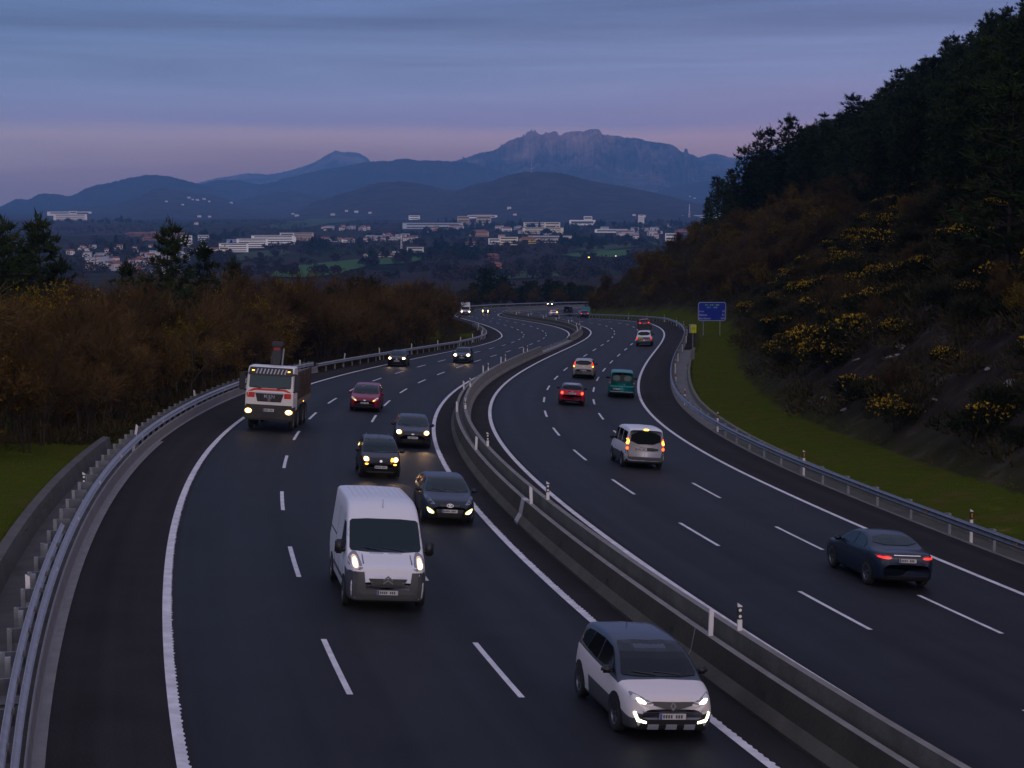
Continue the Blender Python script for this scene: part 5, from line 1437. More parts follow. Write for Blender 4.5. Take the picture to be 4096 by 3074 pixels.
# ---- white maintenance pick-up with chevrons and a folded message board
c = Car('pickup_truck', 'white pickup with red and yellow chevron tailgate and a message board on its roof', 'pickup', 'van', 5.1, 1.86, 1.82, white, group=G_OUT, wheel=.38, axles=(.18, .79), clear=.30, sill=.5,
        over=dict(top=[(0, .42), (.006, .48), (.03, .54), (.09, .58), (.215, .635), (.24, .655), (.33, .84), (.40, .945), (.47, .99), (.6, 1.0), (.85, .985), (.90, .95), (.935, .82), (.96, .66), (.97, .63), (.995, .62), (1, .58)], belt=[(0, .40), (.25, .60), (1, .60)], tum=.22, rw=[(.70, .93), (.78, .70)], ws=[(.8, .68), (.66, .925)]))
W2, H, L = c.W / 2, c.H, c.L
c.glazing(glass); c.mirrors(L / 2 - .30 * L, .68 * H, trim)
yel = mat('hi_vis_yellow', (.42, .44, .02), .5); chv = mat('chevron_red', (.20, .006, .03), .5)
c.patch('yellow_panel', [(.82 * W2, .42 * H), (.0 * W2, .48 * H), (-.0 * W2, .60 * H), (.78 * W2, .60 * H)][::-1], 'rear', yel, off=.006)
c.patch('blue_mark', [(-.14 * W2, .51 * H), (-.30 * W2, .51 * H), (-.30 * W2, .59 * H), (-.14 * W2, .59 * H)][::-1], 'rear', mat('pale_blue_mark', (.18, .2, .42), .5), off=.008)
for k in range(3):
    x0 = .10 + .27 * k
    for sg in (1, -1):
        q = [(sg * x0 * W2 - sg * .10 * W2, .50 * H), (sg * (x0 + .02) * W2, .50 * H), (sg * (x0 + .26) * W2, .36 * H), (sg * (x0 + .12) * W2, .36 * H)]
        c.patch('chevron', q, 'rear', chv, off=.010)
c.lamps('tail_light', lens_red, [(.80 * W2, .44 * H), (.96 * W2, .44 * H), (.96 * W2, .585 * H), (.80 * W2, .585 * H)], 'rear', inner=[(.82 * W2, .455 * H), (.94 * W2, .455 * H), (.94 * W2, .57 * H), (.82 * W2, .57 * H)], m_in=L_RED)
c.patch('bumper', [(-.96 * W2, .20 * H), (.96 * W2, .20 * H), (.96 * W2, .34 * H), (-.96 * W2, .34 * H)], 'rear', trim, off=.05)
c.plate('rear', .31 * H)
mb = MB(); mb.box((-.25, 0, H + .40), (.16, 1.75, .62), bev=.03); bd = mb.build('message_board', trim, c.root)
for sg in (1, -1):
    mb = MB(); mb.box((-.22, sg * .6, H + .05), (.08, .08, .30)); mb.build('board_bracket', trim, bd)
c.place(221.6, 10.35, back=True)

# ---- distant outgoing cars
def simple_rear(name, label, cat, kind, L, W, H, p, s, o, lamp=None, yaw=0, roof=None, ring=None):
    c = Car(name, label, cat, kind, L, W, H, p, roof=roof, group=G_OUT)
    W2 = c.W / 2
    c.glazing(glass); c.mirrors(L / 2 - .32 * L, .68 * H)
    z0 = .62 if kind != 'van' else .60
    c.lamps('tail_light', lens_red, [(.58 * W2, (z0 - .06) * H), (.90 * W2, (z0 - .06) * H), (.92 * W2, (z0 + .05) * H), (.62 * W2, (z0 + .05) * H)], 'rear', inner=[(.61 * W2, (z0 - .045) * H), (.88 * W2, (z0 - .045) * H), (.89 * W2, (z0 + .035) * H), (.64 * W2, (z0 + .035) * H)] if lamp else None, m_in=lamp)
    c.patch('bumper', [(-.9 * W2, .15 * H), (.9 * W2, .15 * H), (.86 * W2, .25 * H), (-.86 * W2, .25 * H)], 'rear', trim, off=.01)
    c.plate('rear', (z0 - .08) * H if kind != 'van' else .42 * H)
    c.lamps('headlight', lens, [(.55 * W2, .44 * H), (.85 * W2, .45 * H), (.90 * W2, .52 * H), (.66 * W2, .50 * H)], 'front')
    c.place(s, o, back=True, yaw=yaw)
    return c
simple_rear('hatchback_car', 'deep red hatchback with red tail lamps directly ahead of the pickup', 'car', 'hatch', 4.1, 1.74, 1.52, paint('deep_red_paint', (.20, .006, .02)), 279, 9.7, L_RED, yaw=R(0))
simple_rear('hatchback_car', 'slate blue car with red tail lamps entering the far right bend', 'car', 'mpv', 4.3, 1.82, 1.58, slate, 376, 11.2, L_RED, yaw=R(0))
c = simple_rear('hatchback_car', 'white hatchback signalling with an amber lamp at the far bend', 'car', 'hatch', 4.2, 1.78, 1.50, white, 404, 9.0, L_ORANGE, yaw=R(0))
c.patch('indicator', [(-.60 * c.W / 2, .64 * c.H), (-.90 * c.W / 2, .64 * c.H), (-.90 * c.W / 2, .76 * c.H), (-.62 * c.W / 2, .76 * c.H)], 'rear', L_YHOT, off=.03)
simple_rear('delivery_van', 'small black van disappearing round the far bend', 'van', 'van', 4.3, 1.84, 1.84, black, 503, 9.6, None)
# ------------------------------------------------------------------ vegetation
rng = np.random.default_rng(11)
def leafmat(name, c1, c2, vs=.8, rough=.85):
    """colour wanders from plant to plant and clump to clump"""
    m = bpy.data.materials.new(name); m.use_nodes = True; t = m.node_tree; b = t.nodes['Principled BSDF']
    b.inputs['Roughness'].default_value = rough; b.inputs['Specular IOR Level'].default_value = .03
    g = t.nodes.new('ShaderNodeNewGeometry'); n = t.nodes.new('ShaderNodeTexNoise'); n.inputs['Scale'].default_value = vs; n.inputs['Detail'].default_value = 4
    t.links.new(g.outputs['Position'], n.inputs['Vector'])
    oi = t.nodes.new('ShaderNodeObjectInfo')
    a = t.nodes.new('ShaderNodeMath'); a.operation = 'MULTIPLY_ADD'; a.inputs[1].default_value = .35; t.links.new(oi.outputs['Random'], a.inputs[0])
    s_ = t.nodes.new('ShaderNodeMath'); s_.operation = 'SUBTRACT'; s_.inputs[1].default_value = .175; t.links.new(n.outputs['Fac'], s_.inputs[0]); t.links.new(s_.outputs[0], a.inputs[2])
    r = t.nodes.new('ShaderNodeValToRGB'); r.color_ramp.elements[0].position = .32; r.color_ramp.elements[1].position = .68
    r.color_ramp.elements[0].color = c1 + (1,); r.color_ramp.elements[1].color = c2 + (1,)
    t.links.new(a.outputs[0], r.inputs[0]); t.links.new(r.outputs[0], b.inputs['Base Color'])
    return m
M_PINE = leafmat('pine_needles', (.011, .016, .007), (.030, .043, .016), .5)
M_BARK = leafmat('bark', (.020, .015, .012), (.060, .048, .042), 1.5)
M_TWIG = leafmat('bare_twigs', (.038, .023, .009), (.092, .056, .024), .35)
M_OCHRE = leafmat('ochre_leaves', (.095, .074, .004), (.220, .140, .008), .9)
M_RUST = leafmat('rust_leaves', (.050, .030, .006), (.100, .058, .012), .9)
M_GORSE = leafmat('gorse_foliage', (.010, .012, .006), (.030, .030, .014), .8)
M_BLOOM = leafmat('gorse_bloom', (.24, .14, .008), (.42, .26, .015), 1.5)
M_UNDER = leafmat('undergrowth_leaves', (.018, .016, .006), (.060, .046, .020), .6)
M_GRASS = leafmat('grass_blades', (.044, .050, .004), (.105, .092, .014), .4)

def blades(P, D, Lg, Wd, r=None):
    """one thin triangle per row: base at P, pointing along D"""
    r = r or rng
    n = len(P); D = D / (np.linalg.norm(D, axis=1, keepdims=True) + 1e-9)
    s = np.cross(D, r.normal(size=(n, 3))); s /= (np.linalg.norm(s, axis=1, keepdims=True) + 1e-9)
    w = (Wd * np.ones(n))[:, None] / 2
    V = np.stack([P - s * w, P + s * w, P + D * (Lg * np.ones(n))[:, None]], 1).reshape(-1, 3)
    return V, np.arange(3 * n).reshape(-1, 3)
def leaves(P, size, r=None):
    r = r or rng; n = len(P)
    a = r.normal(size=(n, 3)); a /= np.linalg.norm(a, axis=1, keepdims=True); b = np.cross(a, r.normal(size=(n, 3))); b /= np.linalg.norm(b, axis=1, keepdims=True)
    s = (size * np.ones(n))[:, None]
    V = np.stack([P - a * s, P + b * s * .7, P + a * s * .6 - b * s * .5], 1).reshape(-1, 3)
    return V, np.arange(3 * n).reshape(-1, 3)
def cat(parts):
    V = []; F = []; o = 0
    for v, f in parts:
        V.append(v); F.append(f + o); o += len(v)
    return np.vstack(V), np.vstack(F)
def limb(p0, p1, r0, r1, n=4):
    p0 = np.asarray(p0, float); p1 = np.asarray(p1, float); d = p1 - p0; d = d / (np.linalg.norm(d) + 1e-9)
    u = np.cross(d, [.3, .9, .2]); u /= np.linalg.norm(u); v = np.cross(d, u)
    a = np.linspace(0, 2 * np.pi, n, endpoint=False)
    ring = np.cos(a)[:, None] * u + np.sin(a)[:, None] * v
    V = np.vstack([p0 + ring * r0, p1 + ring * r1])
    F = []
    for i in range(n):
        j = (i + 1) % n; F += [(i, j, n + j), (i, n + j, n + i)]
    return V, np.array(F)
def tree_proto(name, crown, crown_m, trunk, trunk_m=None, extra=None):
    r = empty(name, (0, 0, 0))
    add_obj('trunk', np_mesh('trunk', *trunk, trunk_m or M_BARK), r)
    add_obj('crown', np_mesh('crown', *crown, crown_m), r)
    if extra: add_obj(extra[0], np_mesh(extra[0], *extra[1], extra[2]), r)
    return r
def make_pine(seed, h=12.0, spread=.25, base=.12, dens=1.0, broad=False, ex=.58):
    r = np.random.default_rng(seed); P = []; D = []; tr = []
    lean = r.normal(0, .02, 2)
    tr.append(limb((0, 0, -1.0), (lean[0] * h, lean[1] * h, h * .97), .022 * h * .55, .03, 6))
    nw = int(15 * (h / 12) ** .5)
    for k in range(nw):
        t = base + (1 - base) * (k + r.uniform(-.3, .3)) / nw
        t = min(max(t, base), .97)
        if broad: Lb = spread * h * (math.sin(math.pi * min(1, (t - base) / (1 - base) * .9 + .12)) ** .7)
        else: Lb = spread * h * ((1 - t) ** ex) * (.55 + .45 * min(1, (t - base) / .12)) + .35
        nb = r.integers(4, 7)
        for b in range(nb):
            a = 2 * math.pi * (b + r.uniform(-.3, .3)) / nb + k * 1.3; lb = Lb * r.uniform(.55, 1.2)
            rise = r.uniform(.05, .5) if not broad else r.uniform(-.05, .45)
            d = np.array([math.cos(a), math.sin(a), rise])
            o = np.array([lean[0] * h * t, lean[1] * h * t, h * t])
            tr.append(limb(o, o + d * lb * .9, .05, .015, 3))
            nt = max(3, int(lb / .38))
            for q in range(nt):
                f = (q + 1.0) / nt
                if f < .25: continue
                c = o + d * lb * f + r.normal(0, .12 + .10 * lb, 3) * np.array([1, 1, .6])
                m_ = int(14 * dens)
                P.append(np.repeat(c[None], m_, 0) + r.normal(0, .07, (m_, 3)))
                D.append(r.normal(0, 1, (m_, 3)) + d * .9 + np.array([0, 0, .55]))
    c = np.array([lean[0] * h, lean[1] * h, h * .97]); P.append(np.repeat(c[None], 30, 0) + r.normal(0, .12, (30, 3)) * np.array([1, 1, 3])); D.append(r.normal(0, .6, (30, 3)) + np.array([0, 0, 1.3]))
    P = np.vstack(P); D = np.vstack(D)
    crown = blades(P, D, r.uniform(.38, .75, len(P)), r.uniform(.10, .17, len(P)), r)
    return tree_proto('pine_tree', crown, M_PINE, cat(tr))
def make_bare(seed, h=7.0, stems=3, leaf=None, nleaf=0, spread=.42, tw=.035):
    r = np.random.default_rng(seed); tr = []; tp = []; td = []; tl = []
    def grow(p, d, ln, rad, depth):
        q = p + d * ln; tr.append(limb(p, q, rad, rad * .6, 4 if depth < 2 else 3))
        kids = 4 if depth < 2 else 5
        for k in range(kids):
            f = r.uniform(.35, 1.0); o = p + d * ln * f
            nd = d + r.normal(0, spread, 3); nd[2] += .12; nd /= np.linalg.norm(nd)
            if depth < 3: grow(o, nd, ln * r.uniform(.5, .72), rad * .5, depth + 1)
            else:
                tp.append(o); td.append(nd); tl.append(ln * r.uniform(.7, 1.2))
                tp.append(o); td.append(nd + r.normal(0, .5, 3)); tl.append(ln * r.uniform(.5, 1.0))
    for s_ in range(stems):
        a = r.uniform(0, 6.28); d = np.array([math.cos(a) * r.uniform(.03, .28), math.sin(a) * r.uniform(.03, .28), 1.0]); d /= np.linalg.norm(d)
        grow(np.array([math.cos(a) * .2, math.sin(a) * .2, -.5]), d, h * r.uniform(.42, .56), .012 * h * .8, 0)
    tp = np.array(tp); td = np.array(td); tl = np.array(tl)
    crown = blades(tp, td, tl * 1.15, tw, r)
    extra = None
    if leaf:
        i = r.integers(0, len(tp), nleaf); q = tp[i] + (td[i] / np.linalg.norm(td[i], axis=1, keepdims=True)) * (tl[i] * r.uniform(.2, 1.1, nleaf))[:, None]
        extra = ('leaves', leaves(q, r.uniform(.06, .13, nleaf), r), leaf)
    return tree_proto('bare_tree' if not leaf else 'ochre_tree' if leaf is M_OCHRE else 'rusty_tree', crown, M_TWIG, cat(tr), M_BARK, extra)
def make_bush(seed, rad=1.5, h=1.8, n=1500, bloom=0, m_=None, name='gorse_bush', ln=(.18, .38)):
    r = np.random.default_rng(seed)
    # several lobes, so that the outline is uneven
    lob = [(np.array([r.uniform(-.6, .6) * rad, r.uniform(-.6, .6) * rad, r.uniform(.25, .7) * h]), r.uniform(.45, .75)) for _ in range(7)]
    P = []; D = []
    for c, k in lob:
        d = r.normal(0, 1, (n // 7, 3)); d /= np.linalg.norm(d, axis=1, keepdims=True); d[:, 2] = np.abs(d[:, 2]) * .9 - .15
        rr_ = r.uniform(.35, 1.0, (len(d), 1)) ** .5
        P.append(c + d * rr_ * np.array([rad * k, rad * k, h * .5 * k * 1.3])); D.append(d + r.normal(0, .5, d.shape) + np.array([0, 0, .5]))
    P = np.vstack(P); D = np.vstack(D); P[:, 2] = np.maximum(P[:, 2], 0)
    e = empty(name, (0, 0, 0))
    st = cat([limb((r.normal(0, .1), r.normal(0, .1), -.4), c * np.array([.8, .8, .9]), .045, .015, 4) for c, k in lob])
    add_obj('stem', np_mesh('stem', *st, M_BARK), e)
    add_obj('foliage', np_mesh('foliage', *blades(P, D, r.uniform(*ln, len(P)), r.uniform(.05, .09, len(P)), r), m_ or M_GORSE), e)
    if bloom:
        top = P[:, 2] + .25 * np.hypot(P[:, 0], P[:, 1]) + r.normal(0, .25, len(P)); side = np.argsort(-top)[:bloom * 2]
        i = r.choice(side, bloom, replace=False); q = P[i] * 1.04 + np.array([0, 0, .14])
        add_obj('blossom', np_mesh('blossom', *leaves(q, r.uniform(.07, .13, bloom), r), M_BLOOM), e)
    return e
REST = []
class Stand:
    """hands out the first use of every prototype itself, later uses as copies"""
    def __init__(self, protos): self.p = protos; self.used = [False] * len(protos); self.n = 0
    def put(self, x, y, scale, label, cat_, group, i=None, dz=-.15, name=None, sq=1.0):
        if self.n >= 298: REST.append((x, y, scale)); return None
        i = int(rng.integers(len(self.p))) if i is None else i
        z = float(GZ(x, y)) + dz; rot = float(rng.uniform(0, 6.28)); sc = (scale * sq, scale * sq, scale)
        if not self.used[i]:
            o = self.p[i]; self.used[i] = True
            o.location = (x, y, z); o.rotation_euler = (0, 0, rot); o.scale = sc
        else: o = dup(self.p[i], (x, y, z), rot, sc)
        if name: o.name = name
        tag(o, label, cat_, group); self.n += 1
        return o
    def finish(self):
        for o, u in zip(self.p, self.used):
            if not u:
                for ch in list(o.children): bpy.data.objects.remove(ch)
                bpy.data.objects.remove(o)
def GZ(x, y): return ground_z(np.array([x]), np.array([y]))[0]
def so(s, o):
    p = rp(s, o); return float(p[0]), float(p[1])
def bearing(u, dist):
    """ground position on the bearing of column u, dist metres out"""
    a = (u - 1106) / 3814.2
    return a * dist, dist
pines = Stand([make_pine(s_, 12, spr, bs, dn) for s_, spr, bs, dn in ((1, .25, .10, 1.0), (2, .22, .14, 1.0), (3, .28, .10, .9), (4, .24, .2, 1.1), (5, .26, .08, 1.0))] + [make_pine(s_, 12, .24, .06, 1.0, ex=.88) for s_ in (6, 7)])
rounds = Stand([make_pine(s_, 9, .36, .22, 1.3, broad=True) for s_ in (21, 22, 23)])
bares = Stand([make_bare(40 + k, 7, stems=(2, 3, 4, 3, 2)[k]) for k in range(5)])
ochres = Stand([make_bare(60 + k, 6.2, stems=3, leaf=M_OCHRE, nleaf=2600, tw=.03) for k in range(3)])
rusts = Stand([make_bare(70 + k, 6.6, stems=3, leaf=M_RUST, nleaf=1900, tw=.03) for k in range(3)])
gorse = Stand([make_bush(80 + k, 1.6, 1.8, 1700, bloom=(0, 90, 260)[k % 3]) for k in range(6)])
scrub = Stand([make_bush(90 + k, 1.3, 1.1, 1000, m_=M_UNDER, name='scrub_bush', ln=(.15, .35)) for k in range(3)])

# ---- woodland left of the oncoming lanes
G_L = 'bare trees of the left thicket'
cand = []
for s_ in np.arange(76, 420, 2.35):
    for row in range(13):
        lo = 17.6 + (1.6 if s_ < 95 else 0) + max(0, 82 - s_) * .35
        o = -(lo + row * 2.7 + rng.uniform(-1.1, 1.1)); q = s_ + rng.uniform(-1.1, 1.1)
        x, y = so(q, o)
        if y < 40 or x / y < -.315 or x / y > .12: continue
        if y > 230 and 1106 + 3814.2 * x / y > 975: continue
        # the outside of each bend is open to view, the inside is nearly edge on
        keep = (1.0 if row < 3 else .62 if row < 6 else .42) * (1 if y < 150 else .8 if y < 230 else .55)
        # leave the bend's grass tip clear
        if 262 < s_ < 330 and row < 2: continue
        if rng.uniform() < keep: cand.append((x, y, row, q))
cand.sort(key=lambda c_: math.hypot(c_[0], c_[1]))
nb = no = nr_ = 0
rest = []
for x, y, row, q in cand:
    sc = rng.uniform(.76, 1.26) * (0.72 if row < 1 else .88 if row < 2 else 1.0) * (1.14 if y > 150 else 1.0)
    n1 = float(vnoise(np.array([x / 11]), np.array([y / 11]), 31)[0]); kind = rng.uniform() + n1 * .9 + (.45 if x / y < -.15 and row > 1 else .22 if row > 2 else -.02)
    if 1.02 < kind and no < 215: ochres.put(x, y, sc, 'leafy ochre tree among the bare trees left of the motorway', 'tree', 'ochre leaved trees of the left thicket'); no += 1
    elif kind > .80 and nr_ < 165: rusts.put(x, y, sc, 'rust leaved tree among the bare trees left of the motorway', 'tree', 'rust leaved trees of the left thicket'); nr_ += 1
    elif nb < 190: bares.put(x, y, sc, 'bare brown multi stemmed tree in the thicket left of the motorway', 'tree', G_L); nb += 1
    else: rest.append((x, y))
# open woodland farther left, seen over the first rows
for k in range(70):
    y = rng.uniform(120, 300); x = y * rng.uniform(-.315, -.13)
    d_ = road_frame([x], [y])[1][0]
    if d_ > -52: continue
    (ochres if rng.uniform() < .3 else rusts).put(x, y, rng.uniform(.8, 1.25), 'autumn leaved tree in the wood behind the left thicket', 'tree', 'autumn trees behind the left thicket')
def mound_mesh(name, pts, m_, n=120, rad=1.2, h=1.0, ln=(.2, .5), wd=.05, label=None, cat_='undergrowth'):
    """low tangled growth: many blades over many spots, one object"""
    P = []; D = []
    pts = np.array(pts); z = ground_z(pts[:, 0], pts[:, 1])
    for (x, y), zz in zip(pts, z):
        d = rng.normal(0, 1, (n, 3)); d /= np.linalg.norm(d, axis=1, keepdims=True); d[:, 2] = np.abs(d[:, 2])
        rr_ = rng.uniform(.1, 1, (n, 1)) ** .6
        P.append(np.array([x, y, zz - .1]) + d * rr_ * np.array([rad, rad, h])); D.append(d + rng.normal(0, .5, d.shape) + np.array([0, 0, .4]))
    P = np.vstack(P); D = np.vstack(D)
    o = add_obj(name, np_mesh(name, *blades(P, D, rng.uniform(*ln, len(P)), wd * rng.uniform(.7, 1.4, len(P))), m_))
    return tag(o, label, cat_, kind='stuff')
pts = []
for s_ in np.arange(70, 400, 1.5):
    for o in (16.9, 18.6, 20.5):
        if s_ < 92 and o < 17.2 + (92 - s_) * .3: continue
        if 268 < s_ < 322 and o < 20: continue
        pts.append(so(s_ + rng.uniform(-.7, .7), -(o + rng.uniform(-.6, .6) + max(0, 82 - s_) * .35)))
mound_mesh('undergrowth', pts, M_UNDER, 130, 1.3, 1.1, label='dark bramble undergrowth along foot of the left thicket')
pts = []
for k in range(1500):
    y = rng.uniform(75, 330); x = y * rng.uniform(-.33, .02)
    d_ = road_frame([x], [y])[1][0]
    if d_ < -22: pts.append((x, y))
mound_mesh('thicket', pts, M_TWIG, 70, 2.4, 5.2, (.5, 1.3), .035, 'tangle of bare brown branches filling the left wood', 'thicket')
# dark pines standing above the thicket
for u, dist, hgt, lab in ((10, 135, 11.4, 'tall dark pine at left edge of view, topmost of its clump'), (88, 138, 11.6, 'broad dark pine above the left thicket, tip standing clear'), (48, 141, 10.0, 'dark pine squeezed between two taller pines at far left'),
        (-20, 125, 10.5, 'dark pine cut by left edge of the picture'), (132, 137, 8.8, 'small dark pine top right of the left pine clump'), (372, 142, 11.0, 'slim dark pine standing alone over the town'), (452, 158, 10.0, 'brown tinged pine right of the lone slim pine'),
        (268, 150, 8.6, 'short dark pine top among bare branches below the town'), (505, 175, 9.2, 'low dark pine at right of brown tinged pine')):
    x, y = bearing(u, dist); pines.put(x, y, hgt / 12 * 1.2, lab, 'pine tree', 'pines above the left thicket', sq=.95, i=5 + int(rng.integers(2)))
for u, dist, hgt, lab in ((705, 265, 9.6, 'round headed dark tree left of a pair over the thicket'), (782, 262, 10.6, 'round headed dark tree with pointed top over the thicket'), (640, 255, 7.8, 'low dark round tree nearest the green field'), (600, 245, 7.4, 'low dark round tree at left end of the row'), (735, 272, 8.0, 'dark round tree half hidden between two taller ones'),
        (1050, 590, 13.0, 'tall dark umbrella pine standing over the far bend'), (1085, 600, 10.5, 'dark umbrella pine right of the tallest one at the far bend')):
    x, y = bearing(u, dist); rounds.put(x, y, hgt / 9, lab, 'tree', 'round dark trees')
for u, dist, hgt, lab in ((885, 250, 10.5, 'tall feathery brown tree rising above the thicket before the far bend'), (545, 170, 9.5, 'bare spreading tree against the green field'), (962, 300, 9.5, 'feathery brown tree beside the motorhome')):
    x, y = bearing(u, dist); bares.put(x, y, hgt / 7, lab, 'tree', 'tall feathery trees')
for k, (u, dist) in enumerate(((860, 255), (905, 262), (925, 280), (960, 290), (950, 330), (968, 352), (840, 240), (930, 310))):
    x, y = bearing(u, dist); rusts.put(x, y, rng.uniform(1.0, 1.35), 'tall rusty tree in the dense stand before the far bend', 'tree', 'rusty stand before the far bend')
# belt of dark trees beyond the far bend
for k in range(70):
    u = rng.uniform(985, 1290); dist = rng.uniform(575, 760); x, y = bearing(u, dist)
    if abs(road_frame([x], [y])[1][0]) < 19: continue
    st = rounds if rng.uniform() < .55 else rusts
    st.put(x, y, rng.uniform(.65, 1.05) * (1 if st is rounds else 1.1), 'dark tree in the belt behind the farthest guardrail' if st is rounds else 'brown tree in the belt behind the farthest guardrail', 'tree', 'dark trees behind the far bend' if st is rounds else 'brown trees behind the far bend')

# ---- the hill on the right
def hill_d(x, y):
    s, o, zr, dist = road_frame([x], [y]); return float(s[0]), float(o[0] - 14.9)
# pine wood on the upper slope
cand = []
for gx_ in np.arange(20, 175, 5.6):
    for gy_ in np.arange(95, 520, 5.6):
        x = gx_ + rng.uniform(-2.2, 2.2); y = gy_ + rng.uniform(-2.2, 2.2)
        a = x / y
        if a > .33 or a < .11: continue
        s_, d_ = hill_d(x, y)
        lim = np.interp(y, [100, 160, 230, 330, 420, 520], [20, 24, 26, 30, 31, 36]) + rng.uniform(-3, 3)
        if d_ < lim or d_ > 120: continue
        cand.append((x, y, d_))
cand.sort(key=lambda c_: math.hypot(c_[0], c_[1]) + c_[2] * .35)
restp = []
for k, (x, y, d_) in enumerate(cand):
    if k < 285: pines.put(x, y, rng.uniform(.68, 1.02), 'dark pine in the wood on the upper right hillside', 'pine tree', 'pines on the right hillside', sq=1.2)
    else: restp.append((x, y))
print('pine candidates', len(cand))
def merged_trees(name, pts, m_, label, cat_, h=(8, 12), n=420, k=.2):
    P = []; D = []; pts = np.array(pts); z = ground_z(pts[:, 0], pts[:, 1])
    for (x, y), zz in zip(pts, z):
        hh = rng.uniform(*h); t = rng.uniform(.08, 1, n) ** .8; a = rng.uniform(0, 6.28, n); rr_ = k * hh * (1 - t) ** .7 * rng.uniform(.2, 1.1, n) + .1
        P.append(np.stack([x + np.cos(a) * rr_, y + np.sin(a) * rr_, zz + t * hh], 1)); D.append(np.stack([np.cos(a), np.sin(a), np.full(n, .6)], 1) + rng.normal(0, .5, (n, 3)))
    P = np.vstack(P); D = np.vstack(D)
    o = add_obj(name, np_mesh(name, *blades(P, D, rng.uniform(.6, 1.3, len(P)), rng.uniform(.2, .4, len(P))), m_))
    return tag(o, label, cat_, kind='stuff')
if restp: merged_trees('pine_wood', restp, M_PINE, 'dense dark pine wood higher and deeper on the right hillside', 'wood')
# the clump of pines that breaks the skyline above the spur
for u, dist, hgt, lab in ((1612, 372, 15.0, 'tall pine closing the left end of the skyline wood'), (1640, 380, 15.5, 'tall pine second along the left end of the skyline'), (1665, 365, 16.0, 'tall ragged pine on the skyline above the direction sign'), (1700, 360, 16.5, 'tall ragged pine where the skyline begins to climb'), (1595, 400, 10.5, 'shorter pine stepping down from the skyline wood'), (1578, 405, 8.0, 'small pine at lowest end of the skyline wood'), (1730, 352, 16.0, 'tall skyline pine right of the ragged pair'), (1465, 420, 8.0, 'lone dark pine on the spur above the far road')):
    x, y = bearing(u, dist); pines.put(x, y, hgt / 12, lab, 'pine tree', 'skyline pines', sq=.95, i=(int(rng.integers(5)) if u > 1500 else 5))
# gorse, scrub and bare brush on the cutting
ng = ns = nbr = nw = 0
cand = []
for gx_ in np.arange(10, 120, 2.7):
    for gy_ in np.arange(56, 480, 2.9):
        x = gx_ + rng.uniform(-1.2, 1.2); y = gy_ + rng.uniform(-1.2, 1.2); a = x / y
        if a > .33 or a < .03: continue
        s_, d_ = hill_d(x, y); top = np.interp(y, [100, 160, 230, 330, 420, 520], [23, 27, 29, 33, 36, 60])
        if d_ < 7.6 or d_ > top: continue
        if d_ < 11 and rng.uniform() < .35 and y < 130: continue
        cand.append((x, y, d_))
cand.sort(key=lambda c_: math.hypot(c_[0], c_[1]))
gs_i = 0
scr = []
for x, y, d_ in cand:
    n1 = float(vnoise(np.array([x / 8]), np.array([y / 8]), 51)[0]); u_ = rng.uniform()
    far = y > 240
    if not far and u_ + n1 < .62 and ng < 296:
        b_ = 2 if n1 > .12 and rng.uniform() < .8 else (1 if rng.uniform() < .35 else 0)
        i = b_ + 3 * int(rng.integers(2))
        gorse.put(x, y, rng.uniform(.7, 1.25), ('dark gorse bush heavy with yellow flowers' if b_ == 2 else 'dark gorse bush with a few yellow flowers' if b_ == 1 else 'dark flowerless gorse bush') + ' on the right cutting', 'bush', 'gorse bushes on the right cutting, ' + ('heavy flowers', 'few flowers', 'no flowers')[2 - b_], i=i); ng += 1
    elif u_ < .50 and nbr < 200:
        st = rusts if rng.uniform() < .14 else ochres if rng.uniform() < .22 else bares
        lab = {id(bares): 'bare brown sapling on the right cutting', id(rusts): 'rust leaved sapling on the right cutting', id(ochres): 'ochre leaved sapling on the right cutting'}[id(st)]
        st.put(x, y, rng.uniform(.38, .62) if not far else rng.uniform(.55, .95), lab, 'sapling', lab.split(' on')[0] + 's of the right cutting', name='sapling'); nbr += 1
    else: scr.append((x, y))
for x, y, d_ in cand:
    scr.append((x + float(rng.uniform(-1.5, 1.5)), y + float(rng.uniform(-1.5, 1.5))))
mound_mesh('scrub', scr, M_UNDER, 190, 1.9, 1.15, (.22, .6), .085, 'brown scrub and bracken covering the right cutting', 'scrub')
# the big flowering gorse above the grass strip
for k, (u, v_, sc) in enumerate(((1775, 775, 1.5), (1820, 770, 1.6), (1795, 800, 1.35))):
    d_ = pxdir(u, v_); tt = np.arange(60, 200, .5); P_ = d_[None] * tt[:, None]; zz = ground_z(P_[:, 0], P_[:, 1]); i0 = int(np.argmax(P_[:, 2] < zz))
    gorse.put(P_[i0, 0], P_[i0, 1], sc, 'large gorse bush covered in golden flowers above the grass strip', 'bush', 'golden gorse clump above the grass strip', i=2 + 3 * (k % 2))
